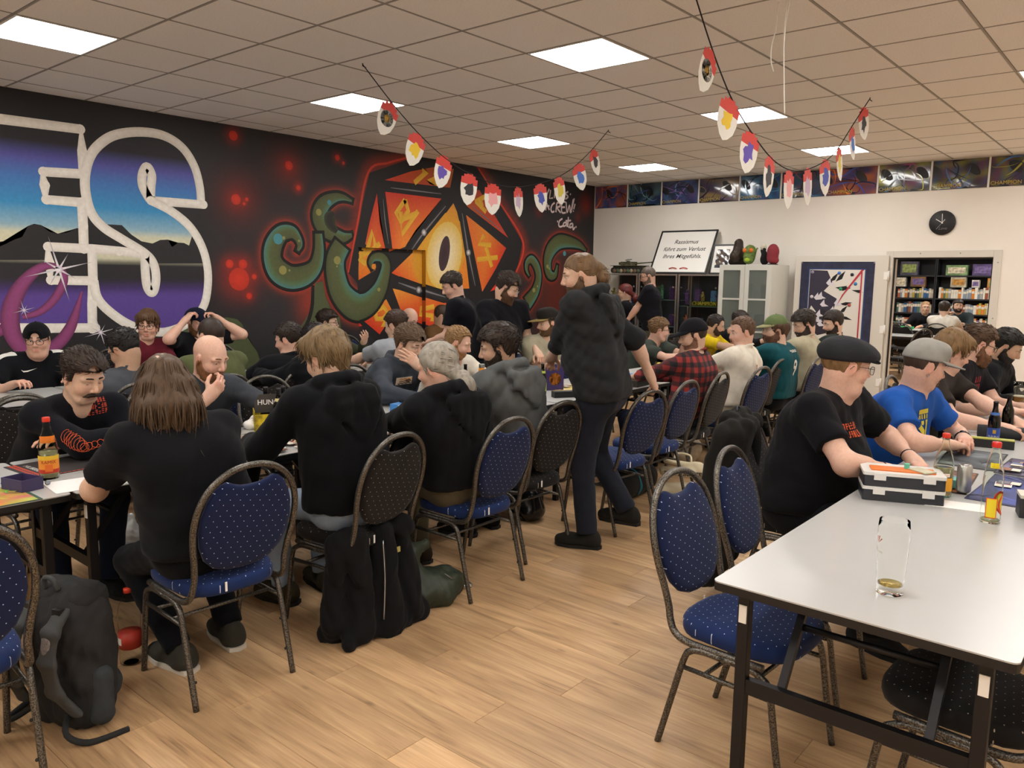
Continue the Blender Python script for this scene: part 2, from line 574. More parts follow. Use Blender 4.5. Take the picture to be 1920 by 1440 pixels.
    if fat > 1.1: hh.ell(h3(.03, 0, -.115), (.05, .06, .035), AX, k=.04)
    # chest core links head and arms under the clothes
    hh.cone(N-tt*.03, Ch, .07, .08, k=.04)
    hr_ = .0045 if near else (.007 if res < .014 else .0105)
    V, Q = hh.mesh(hr_)
    base = np.array(SKIN[skin])
    def tocol(V):
        q = (V-H)@AX.T/hs
        c = np.repeat(base[None], len(V), 0)
        def blob(cx, cy, cz, r, col, a):
            nonlocal c
            d2 = ((q[:, 0]-cx)**2+(np.abs(q[:, 1])-cy)**2+(q[:, 2]-cz)**2)/r**2
            w_ = (a*np.exp(-d2))[:, None]; c = c*(1-w_)+np.array(col)*w_
        red = base*np.array([1.0, .66, .62])
        blob(.07, .045, -.035, .025, red, .45); blob(.11, 0, -.03, .016, red, .5)
        blob(-.008, .085, -.012, .03, red, .55)
        lip = base*np.array([.88, .5, .5])
        for z_ in (-.066, -.078): blob(.095, .0, z_, .009, lip, .6); blob(.092, .013, z_, .008, lip, .6)
        blob(.085, .031, -.012, .012, base*np.array([.75, .6, .6]), .35)
        return c
    parts = [(V, Q, tocol(V))]
    # ---- arms and hands (skin)
    ar = .0055 if near else (.0075 if res < .014 else .0105)
    for S, E_, W, side, pose, palm in ((SL, EL, WL, 1, lpose, lpalm), (SR, ER, WR, -1, rpose, rpalm)):
        a = SDF()
        a.cone(S, E_, .05*fat**.5, .04*fat**.5, k=.03)
        d = W-E_
        a.cone(E_, W, .04*fat**.4, .0265, k=.02)
        a.cone(E_+d*.08, E_+d*.45, .043*fat**.5, .036*fat**.4, k=.03)
        hand(a, W, d, LD(palm), -side, curl=pose if not isinstance(pose, tuple) else pose[0], thumb=.5 if not isinstance(pose, tuple) else pose[1])
        V, Q = a.mesh(ar)
        c = np.repeat(base[None], len(V), 0)
        dt = ((V-W)@nrm(d)); c = np.where((dt > .07)[:, None], c*np.array([1, .9, .88]), c)
        parts.append((V, Q, c))
    V, Q, c = catmesh(parts)
    link('body', fast_mesh('body', V, Q, True, c), mat('skin', '#cc9980', rough=.5, spec=.4, attr=True, noise=.06, nscale=90, bump=.12, bscale=300, sss=.12), root)
    # ---- top
    sh = SDF()
    f = fat
    tk = {'tee': .012, 'long': .010, 'hoodie': .020, 'shirt': .014}[top]
    sh.cone(SL+rt*.02, SR-rt*.02, .052+tk, k=.05)
    for S in (SL, SR): sh.cone(N-tt*.015, S, .045+tk*.5, .05+tk, k=.04)
    sh.cone(N-tt*.09-rt*.075, N-tt*.09+rt*.075, .088+tk, k=.06)
    sh.cone(Ch-rt*.085*wide, Ch+rt*.085*wide, (.105+tk)*f**.5, k=.06)
    sh.cone(Be-rt*.075*wide, Be+rt*.075*wide, (.10+tk)*f, k=.07)
    if f > 1.05:
        sh.ell(Be+fw*.07*f+tt*.02, np.array([.13, .155, .15])*f, np.array([fw, -rt, np.cross(rt, fw)*-1]), k=.08)
    for s_ in (-1, 1): sh.cone(Ch+rt*.07*wide*s_, P+tt*.05+rt*.075*s_*wide, (.096+tk)*f**.6, (.1+tk)*f**.8, k=.06)
    hem = P+tt*.015
    sh.cone(hem-rt*.085*f**.7, hem+rt*.085*f**.7, (.112+tk)*f**.6, k=.06)
    cutz = P[2]-(.012 if sit else .035)
    for S, E_, W, fr in ((SL, EL, WL, lsl), (SR, ER, WR, rsl)):
        if top in ('tee',):
            e = S+(E_-S)*.66*fr; d = nrm(E_-S)
            sh.cone(S, S+(E_-S)*.8*fr, (.058+tk)*f**.4, (.056+tk)*f**.4, k=.045, cut=(e, d))
        else:
            d = nrm(W-E_); e = E_+(W-E_)*.97*fr
            sh.cone(S, E_, (.052+tk)*f**.4, (.046+tk)*f**.4, k=.04)
            sh.cone(E_, E_+(W-E_)*1.05*fr, (.045+tk)*f**.3, .033+tk*.8, k=.03, cut=(e, d))
            if top == 'hoodie' or fr < .9: sh.cone(e-d*.05, e-d*.015, .04+tk*.6, .036+tk*.5, k=.02)
    if top == 'hoodie' or hood:
        ring = []
        for i in range(14):
            an = 2*PI*i/14
            ring.append(N+tt*(.03-.035*math.cos(an))+fw*(.095*math.cos(an)-.025)+rt*.108*math.sin(an))
        for i in range(14):
            r0 = .022 if i in (0, 1, 13) else .029
            sh.cone(ring[i], ring[(i+1) % 14], r0, k=.018)
        B0 = N-fw*.145-tt*.012
        for dz, wv, rr_ in ((.012, .098, .036), (-.04, .102, .040), (-.095, .082, .040), (-.145, .045, .036), (-.175, .012, .026)):
            sh.cone(B0+tt*dz-rt*wv-fw*.008*(dz < -.02), B0+tt*dz+rt*wv-fw*.008*(dz < -.02), rr_, k=.03)
        sh.cone(B0+tt*.052-rt*.08, B0+tt*.052+rt*.08, .012, k=.012, op='-')
        for s_ in (-1, 1):
            sh.cone(B0-tt*.0-rt*.145*s_+fw*.01, B0-tt*.10-rt*.115*s_-fw*.02, .010, k=.010, op='-')
            sh.cone(B0-tt*.10-rt*.115*s_-fw*.02, B0-tt*.19-rt*.05*s_-fw*.03, .009, k=.010, op='-')
            sh.cone(B0+tt*.02-rt*.02*s_-fw*.045, B0-tt*.11-rt*.05*s_-fw*.052, .006, k=.012, op='-')
    elif collar:
        rg_ = []
        for i in range(14):
            an = 2*PI*i/14
            rg_.append(N+tt*(.018-.03*math.cos(an))+fw*(.068*math.cos(an)-.0)+rt*.075*math.sin(an))
        for i in range(14): sh.cone(rg_[i], rg_[(i+1) % 14], .0085, k=.012)
    sh.plane((0, 0, cutz), (0, 0, -1), k=.02)
    hres = res*1.15
    Vs, Qs = sh.mesh(hres, wrinkle(wr*(1.5 if top == 'hoodie' else 1.2), 15, seed))
    tm = topmat or cloth(topcol)
    pname = {'tee': 't_shirt', 'long': 'long_sleeve_top', 'hoodie': 'hoodie', 'shirt': 'shirt'}[top]
    topo = link(pname, fast_mesh(pname, Vs, Qs), tm, root)
    # ---- legs
    if legs:
        pt = SDF()
        ft = []
        pt.cone(P-np.array([.0, .085, .01]), P+np.array([.0, .085, -.01]), .118*f**.5, k=.05)
        for side, i in ((1, 0), (-1, 1)):
            hip = P+np.array([0.02, .085*side, -.01])
            if feet: an = L((feet[i][0], feet[i][1], feet[i][2] if len(feet[i]) > 2 else .085))
            else: an = np.array([.40, .12*side, .085]) if sit else np.array([-.02, .11*side, .085])
            pole = LD(knees[i]) if knees else (np.array([.9, .15*side, .6]) if sit else np.array([1, .1*side, 0]))
            K, A = ik(hip, an, .43, .425, pole)
            sg = 1. if sit else 1.12
            pt.cone(hip, K, .085*f**.4*sg, .065*sg, k=.05)
            d = nrm(A-K)
            pt.cone(K, A, .064*sg, .056*sg, k=.03, cut=(A-d*.005, d))
            fy = np.array([1., .18*side, 0]); fy = nrm(fy)
            if not sit or feet:
                fy = nrm(np.array([d[0]*0+1., .12*side, 0]))
            ft.append((A, fy))
        Vp, Qp = pt.mesh(res*1.25, wrinkle(.0035, 20, seed+3))
        link('trousers', fast_mesh('trousers', Vp, Qp), cloth(pants), root)
        for A, fy in ft:
            so = SDF(); g = A-np.array([0, 0, .085])
            sd = np.array([-fy[1], fy[0], 0])
            so.cone(A-fy*.03-Z*.01, A-fy*.03-Z*.04, .045, .046, k=.02)
            so.cone(g-fy*.045+Z*.046, g+fy*.12+Z*.042, .043, .04, k=.03, sq=(sd, 1.06))
            so.cone(g+fy*.10+Z*.04, g+fy*.165+Z*.036, .042, .034, k=.02, sq=(sd, 1.12))
            so.plane(g+Z*.012, (0, 0, -1), k=.006)
            sv, sq_ = so.mesh(max(res, .009))
            so_ = link('shoe', fast_mesh('shoe', sv, sq_), cloth(shoes), root)
            if near:
                b = MB(); pts = [g+fy*a+sd*b_ for a, b_ in ((-.095, 0), (-.08, .038), (0, .042), (.1, .05), (.17, .038), (.198, 0), (.17, -.038), (.1, -.05), (0, -.042), (-.08, -.038))]
                pts = [(q[0], q[1]) for q in pts]
                b.prism(pts[::-1] if False else pts, g[2]+.001, g[2]+.02)
                b.build('sole', mat('sole_'+shoes, {'#3b3a33': '#c9c4b8'}.get(shoes, '#141414'), rough=.7), so_)
    # ---- hair
    hm = hairmat(hair)
    crown = h3(-.03, 0, .14)
    if style and style != 'bald':
        hd = SDF(); scalp = None
        if style in ('short', 'buzz', 'quiff', 'receding', 'thick', 'fringe'):
            tp, sd_ = {'short': (.020, .007), 'buzz': (.005, .004), 'quiff': (.021, .007), 'thick': (.028, .014), 'receding': (.013, .006), 'fringe': (.004, .004)}[style]
            hl = np.array([(-.13, -.078), (-.045, -.070), (-.03, -.028), (-.022, .02), (.008, .02), (.014, -.018), (.026, -.012), (.034, .042), (.055, .055), (.085, .066), (.13, .066)])
            def region(P):
                q = (P-H)@AX.T/hs; x, y, z = q[:, 0], np.abs(q[:, 1]), q[:, 2]
                l = np.interp(x, hl[:, 0], hl[:, 1])
                if style == 'receding': l = l+np.clip((x-.0)/.05, 0, 1)*.03*(.4+.6*np.clip(y/.045, 0, 1))
                l = l+.004*np.sin(P@np.array([310., 190, 50])+seed)
                r = l-z
                if style == 'fringe': r = np.maximum(r, z-.045)
                return r, x, y, z
            def scalp(P):
                r, x, y, z = region(P)
                th = sd_+(tp-sd_)*np.clip((z-.01)/.07, 0, 1)
                if style in ('quiff', 'thick'): th = th+.012*np.clip((x-.0)/.07, 0, 1)*np.clip((z-.05)/.03, 0, 1)
                th = th+.0035*np.sin(P@np.array([120., 260, 90])+np.sin(P@np.array([60., -80, 70]))*2)*np.clip(th/.015, 0, 1)
                m_ = np.clip(r/.006+.5, 0, 1)
                return (-(th+.0015)*(1-m_)+.012*m_).astype(np.float32)
            hd.p = [q for q in hh.p[:2]]
        elif style == 'mop':
            th = .022
            hd.ell(h3(-.012-th*.2, 0, .031+th*.3), np.array([.099+th*.8, .0775+th*.75, .092+th])*hs, AX, k=.02)
            hd.cone(h3(.06, -.045, .08), h3(.06, .045, .08), .035*hs, k=.03)
            for s_ in (-1, 1): hd.cone(h3(-.02, .07*s_, .03), h3(-.04, .072*s_, -.02), .022, .014, k=.03)
            hd.cone(h3(-.08, 0, 0), h3(-.07, 0, -.075), .055, .035, k=.03)
            hd.plane(h3(0, 0, -.085), -hu)
            hd.ell(h3(.10, 0, -.03), np.array([.085, .085, .085])*hs, AX, k=.02, op='-')
            for s_ in (-1, 1): hd.ell(h3(.005, .095*s_, -.02), np.array([.03, .03, .035])*hs, AX, k=.01, op='-')
        elif style == 'pony':
            hd.ell(h3(-.014, 0, .034), np.array([.103, .082, .094])*hs, AX, k=.02)
            hd.plane(h3(.078, 0, .06), -nrm(-hf*.72+hu))
            hd.ell(h3(-.118, 0, .012), np.array([.03, .026, .03])*hs, AX, k=.02)
            hd.cone(h3(-.122, 0, .0), h3(-.128, 0, -.05), .03, .036, k=.02)
            hd.cone(h3(-.128, 0, -.05), h3(-.112, 0, -.105), .036, .012, k=.02)
        elif style == 'lowpony':
            hd.ell(h3(-.014, 0, .034), np.array([.105, .085, .096])*hs, AX, k=.02)
            for s_ in (-1, 1): hd.cone(h3(-.03, .066*s_, .01), h3(-.09, .02*s_, -.055), .028, .03, k=.03)
            hd.cone(h3(-.095, 0, -.05), h3(-.115, 0, -.075), .036, .03, k=.02)
            hd.cone(h3(-.125, 0, -.085), h3(-.125, .008, -.12), .042, .05, k=.015)
            hd.cone(h3(-.125, .008, -.12), h3(-.10, .012, -.175), .048, .02, k=.02)
            hd.plane(h3(.082, 0, .07), -nrm(-hf*.6+hu*1.0), k=.01) if False else hd.ell(h3(.12, 0, -.01), np.array([.085, .12, .10])*hs, AX, k=.015, op='-')
        elif style == 'long':
            hd.ell(h3(-.014, 0, .03), np.array([.102, .081, .093])*hs, AX, k=.02)
            for a_ in range(-4, 5):
                an = a_*R(25); x0 = -.016-.084*math.cos(an); y0 = .080*math.sin(an)
                hd.cone(h3(x0, y0, .0), h3(x0*1.02-.008, y0*1.12, -.08), .027, .030, k=.03)
                hd.cone(h3(x0*1.02-.008, y0*1.12, -.08), h3(x0*.9-.016, y0*1.18, -.165+.008*abs(a_)), .030, .014, k=.03)
            hd.ell(h3(.12, 0, -.0), np.array([.085, .13, .12])*hs, AX, k=.015, op='-')
        if cap and style not in ('short', 'buzz', 'receding'): hd.plane(h3(0, 0, .055), hu)
        rr = .006 if near else (.008 if res < .014 else .011)
        if scalp is not None:
            hv, hq = hd.mesh(min(rr, .008), scalp)
            r_, x_, y_, z_ = region(hv); okv = r_ < .012
            if cap: okv &= z_ < .06
            hq = hq[okv[hq].all(1)]
            u_ = np.unique(hq); mp_ = np.zeros(len(hv), int); mp_[u_] = np.arange(len(u_)); hv = hv[u_]; hq = mp_[hq]
        else:
            hv, hq = hd.mesh(rr, wrinkle(.004, 55, seed+9, (1, 1, .5)))
        sets = [(hv, hq, np.zeros((len(hv), 3)))]
        if res < .0135 and style not in ('buzz', 'fringe') and not cap:
            nn = vnormals(hv, hq); kc = 1. if near else .5; kw = 1. if near else 1.5
            if style == 'long':
                cv, cf = clumps(hv, nn, crown, seed, 760, .12, .0036, grav=1.6, lift=.002, wave=.06, jit=.15)
            elif style == 'lowpony' or style == 'pony':
                up = (hv-H)@hu > -.03
                cv, cf = clumps(hv[up], nn[up], crown, seed, int(300*kc), .05, .0034*kw, grav=.1, lift=-.001, comb=-hf*1.0-hu*.25, wave=.01, jit=.06, hug=-.3)
                dn = ~up & ((hv-H)@hf < -.05)
                if dn.sum() > 50:
                    c2, f2 = clumps(hv[dn], nn[dn], crown, seed+1, 50, .04, .0034, grav=1.2, wave=.04, jit=.1, hug=-.2)
                    cf = np.concatenate([cf, f2+len(cv)]); cv = np.concatenate([cv, c2])
            elif style == 'mop':
                cv, cf = clumps(hv, nn, crown, seed, int(640*kc), .06, .0040*kw, grav=.9, lift=.002, wave=.06, jit=.16, hug=-.2)
            else:
                tz_ = ((hv-H)@hu > .005)
                lg_ = {'short': .026, 'receding': .022}.get(style, .034)
                cv, cf = clumps(hv[tz_], nn[tz_], h3(.14, 0, .07), seed, int(620*kc), lg_, .0031*kw, grav=.15, lift=.003, wave=.06, jit=.16)
            sets.append((cv, cf, np.zeros((len(cv), 3))))
        hv, hq, _ = catmesh(sets)
        link('hair', fast_mesh('hair', hv, hq), hm, root)
    # ---- does the face show?
    fwd_w = np.array([hf[0]*ca-hf[1]*sa, hf[0]*sa+hf[1]*ca, hf[2]])
    tocam = nrm(np.array([-head[0], -head[1], CAM_H-head[2]]))
    facing = float(fwd_w@tocam)
    if eyes and facing > -.45 and res < .02:
        for s_ in (-1, 1):
            prof = []; cols = []
            M = Matrix([[hf[0], -hr[0], hu[0]], [hf[1], -hr[1], hu[1]], [hf[2], -hr[2], hu[2]]]).to_4x4()
            ev = []; ef = []; ec = []; n = 14
            lk = nrm(hf+hu*(-.35 if gp < -.25 else -.1))
            x_ = lk; y_ = nrm(np.cross(Z, lk)); z_ = np.cross(x_, y_)
            c0 = h3(.0735, .031*s_, .003)
            angs = [0, 12, 13, 26, 27, 50, 90, 130, 180]
            for a in angs:
                for j in range(n):
                    q = 2*PI*j/n; ra = R(max(a, .5))
                    ev.append(c0+(x_*math.cos(ra)+(y_*math.cos(q)+z_*math.sin(q))*math.sin(ra))*.0132*hs)
                    ec.append((.01, .01, .012) if a <= 12 else ((.07, .05, .035) if a <= 26 else (.75, .72, .68)))
            for i in range(len(angs)-1):
                for j in range(n): ef.append((i*n+j, i*n+(j+1) % n, (i+1)*n+(j+1) % n, (i+1)*n+j))
            link('eye', fast_mesh('eye', ev, ef, True, np.array(ec)), mat('eye', '#cccccc', rough=.15, attr=True), root)
            b = MB(); pts = [h3(.0955, .013*s_, .0285), h3(.0935, .024*s_, .0305), h3(.0865, .038*s_, .0290), h3(.0755, .05*s_, .0235)]
            b.tube(pts, [.003, .0042, .0038, .002], 6)
            b.build('eyebrow', hm if style != 'bald' else hairmat(beard or '#4a3524'), root)
    if beard:
        bd = SDF(); bl = beardlen
        bd.p = list(hh.p[:-2]) if len(hh.p) > 2 else list(hh.p)
        if bl > .015: bd.cone(h3(.058, 0, -.10), h3(.066, 0, -.11-bl), .03*hs, .02*hs, k=.03)
        def breg(P):
            q = (P-H)@AX.T/hs; x, y, z = q[:, 0], np.abs(q[:, 1]), q[:, 2]
            top = np.interp(x, [-.02, .0, .014, .03, .05, .07, .085, .1], [-.02, -.006, -.004, -.034, -.05, -.056, -.053, -.046])
            r = np.maximum(z-top, -.014-x+.004)
            r = np.maximum(r, -.118-bl*1.6-.1*np.clip(.05-x, 0, .05)*0-z)
            r = np.maximum(r, .045-np.hypot(x+.03, np.maximum(-.06-z, 0)*1.2)*1.0-.02*0 if False else r)
            lip = np.hypot((y)/.021, (z+.0725)/.0085)
            r = np.where((x > .07) & (lip < 1), np.maximum(r, (1-lip)*.012), r)
            r = np.where((z < -.10) & (x < .012), np.maximum(r, .012-x), r)
            if goatee: r = np.maximum(r, np.maximum(y-.026, .05-x))
            return r+.0022*np.sin(P@np.array([240., 310, 150])+seed)
        def bdisp(P):
            m_ = np.clip(breg(P)/.005+.5, 0, 1)
            q = (P-H)@AX.T/hs
            th = (.0022+bl*np.clip((-.02-q[:, 2])/.06, .15, 1))*(1+.25*np.sin(P@np.array([420., 380, 300])))
            return (-th*(1-m_)+.012*m_).astype(np.float32)
        bv, bq = bd.mesh(.0048 if near else .0075, bdisp)
        okv = breg(bv) < .010
        bq = bq[okv[bq].all(1)]; u_ = np.unique(bq); mp_ = np.zeros(len(bv), int); mp_[u_] = np.arange(len(u_)); bv = bv[u_]; bq = mp_[bq]
        link('beard', fast_mesh('beard', bv, bq), hairmat(beard), root)
    if mustache:
        bd = SDF()
        for s_ in (-1, 1):
            bd.cone(h3(.099, .004*s_, -.0555), h3(.092, .022*s_, -.0605), .0105*hs, .0092*hs, k=.006)
            bd.cone(h3(.092, .022*s_, -.0605), h3(.081, .037*s_, -.070), .0092*hs, .0045*hs, k=.006)
        bv, bq = bd.mesh(.003, wrinkle(.0012, 160, seed+4))
        link('mustache', fast_mesh('mustache', bv, bq), hairmat(mustache), root)
    if glasses:
        b = MB(); r = .0016 if near else .0022
        for s_ in (-1, 1):
            pts = []
            for i in range(16):
                an = 2*PI*i/16; cx, sx = math.cos(an), math.sin(an)
                yy = .034*s_+.025*math.copysign(abs(cx)**.7, cx); zz = -.002+.019*math.copysign(abs(sx)**.7, sx)
                pts.append(h3(.112-.35*(abs(yy)-.01)**2*8, yy, zz))
            b.tube(pts, r, 5, closed=True)
            b.tube([h3(.103, .059*s_, .006), h3(.05, .077*s_, .006), h3(-.005, .084*s_, .004), h3(-.02, .086*s_, -.012)], r, 5)
        b.tube([h3(.111, -.01, .002), h3(.115, 0, .006), h3(.111, .01, .002)], r, 5)
        g = b.build('glasses', mat('glasses_'+glasses, glasses, rough=.3, spec=.6), root)
        if near:
            for s_ in (-1, 1):
                b = MB(); b.poly([h3(.1105-.35*(abs(.034*s_+.023*math.cos(2*PI*i/12))-.01)**2*8, .034*s_+.023*math.cos(2*PI*i/12), -.002+.017*math.sin(2*PI*i/12)) for i in range(12)])
                b.build('lens', mat('lens', '#ffffff', rough=.02, trans=1, ior=1.05, alpha=.25), g)
    if cap:
        cy = R(capyaw); cf = hf*math.cos(cy)+(-hr)*math.sin(cy); cr = np.cross(cf, hu)
        CX = np.array([cf, -cr, hu])
        cd = SDF()
        def c3(x, y, z): return H+(cf*x+cr*(-y)+hu*z)*hs
        pm = cloth(capcol)
        if cap == 'flat':
            cd.ell(c3(-.02, 0, .055), np.array([.128, .102, .078])*hs, CX, k=.02)
            cd.ell(c3(.04, 0, .06), np.array([.10, .092, .05])*hs, CX, k=.04)
            cd.plane(c3(.09, 0, .034), -nrm(hu*1-cf*.12), k=.01)
            cv, cq = cd.mesh(.006, wrinkle(.002, 30, seed))
            co = link('flat_cap', fast_mesh('flat_cap', cv, cq), pm, root)
            bs = SDF(); bs.ell(c3(.085, 0, .052), np.array([.062, .082, .011])*hs, np.array([nrm(cf-.3*hu), -cr, nrm(hu+.3*cf)]), k=.01)
            cv, cq = bs.mesh(.005); link('brim', fast_mesh('brim', cv, cq), pm, co)
        else:
            hg = .118 if cap == 'snap' else .108
            cd.ell(c3(-.012, 0, .03), np.array([.115, .094, hg])*hs, CX, k=.02)
            if cap == 'snap': cd.cone(c3(.055, -.03, .10), c3(.055, .03, .10), .035, k=.05)
            cd.plane(c3(.09, 0, .042), -nrm(hu-cf*.12), k=.008)
            if cap == 'back': cd.ell(c3(-.115, 0, .045), np.array([.04, .045, .035])*hs, CX, k=.006, op='-')
            cv, cq = cd.mesh(.006 if near else .009)
            co = link('cap', fast_mesh('cap', cv, cq), pm, root)
            b = MB(); top_ = []; n = 12; bt = []
            for i in range(n+1):
                an = R(-72+144*i/n); top_.append((math.cos(an), math.sin(an)))
            vs = []
            for dz in (.004, -.004):
                for (a_, b_) in top_: vs.append(c3(-.012+.113*a_, .092*b_, .046+dz+.0))
                for (a_, b_) in top_:
                    ext = (.108 if cap == 'snap' else .088)*max(0, a_-.31)/.69
                    vs.append(c3(-.012+.113*a_+ext, .092*b_*(1-.05*a_), .046+dz-(.02 if cap != 'snap' else .004)*(ext/.088)-.012*abs(b_)**2*(ext > .01)))
            m_ = n+1; fs = []
            for i in range(n):
                fs += [(i, i+1, m_+i+1, m_+i), (2*m_+i, 3*m_+i, 3*m_+i+1, 2*m_+i+1), (m_+i, m_+i+1, 3*m_+i+1, 3*m_+i)]
            b.add(vs, fs, True)
            b.build('brim', cloth(brim) if brim else pm, co)
            b = MB(); b.ball(c3(-.012, 0, .03+hg), .006, 8); b.build('button', pm, co)
    info = dict(root=root, H=H, N=N, Ch=Ch, Be=Be, P=P, fw=fw, rt=rt, tt=tt, h3=h3, hf=hf, hr=hr, hu=hu, WL=WL, WR=WR, EL=EL, ER=ER, SL=SL, SR=SR, top=topo, TV=Vs, TQ=Qs, L=L, near=near)
    PEOPLE.append(info)
    return info

def on_surface(info, name, mb, o, u, v, d, mat_, off=.003):
    """wrap a flat design (x along u, y along v from centre o, cast along d) on a person's top"""
    bvh = info.get('bvh')
    if bvh is None:
        bvh = info['bvh'] = BVHTree.FromPolygons([tuple(p) for p in info['TV']], [tuple(q) for q in info['TQ']])
    o, u, v, d = (Vector(q) for q in (o, u, v, d)); u.normalize(); v.normalize(); d.normalize()
    out = []
    for p in mb.v:
        q = o+u*p[0]+v*p[1]
        hit, nn, _, _ = bvh.ray_cast(q-d*.35, d, .8)
        out.append(tuple((hit-d*off) if hit is not None else q))
    m2 = MB(); m2.v = out; m2.f = mb.f; m2.sm = mb.sm; m2.mi = mb.mi
    return m2.build(name, mat_, info['top'])

def band(info, which, col, name='wristwatch', w=.011, up=.0, face=False):
    """bracelet or watch round a wrist"""
    W = info['W'+which]; E_ = info['E'+which]; d = nrm(W-E_)
    a = nrm(np.cross(d, [0, 0, 1])); b = np.cross(a, d)
    c = W-d*(.035+up)
    m = MB(); pts = [c+(a*math.cos(2*PI*i/14)*.034+b*math.sin(2*PI*i/14)*.03) for i in range(14)]
    m.tube(pts, w*.5, 6, closed=True)
    o = m.build(name, mat('band_'+col, col, rough=.5), info['root'])
    if face:
        m = MB(); q = c+b*.033; m.ball(q, (.018, .018, .008), 10); m.build('watch_face', mat('watch_black', '#0b0b0d', rough=.2), o)
    return o
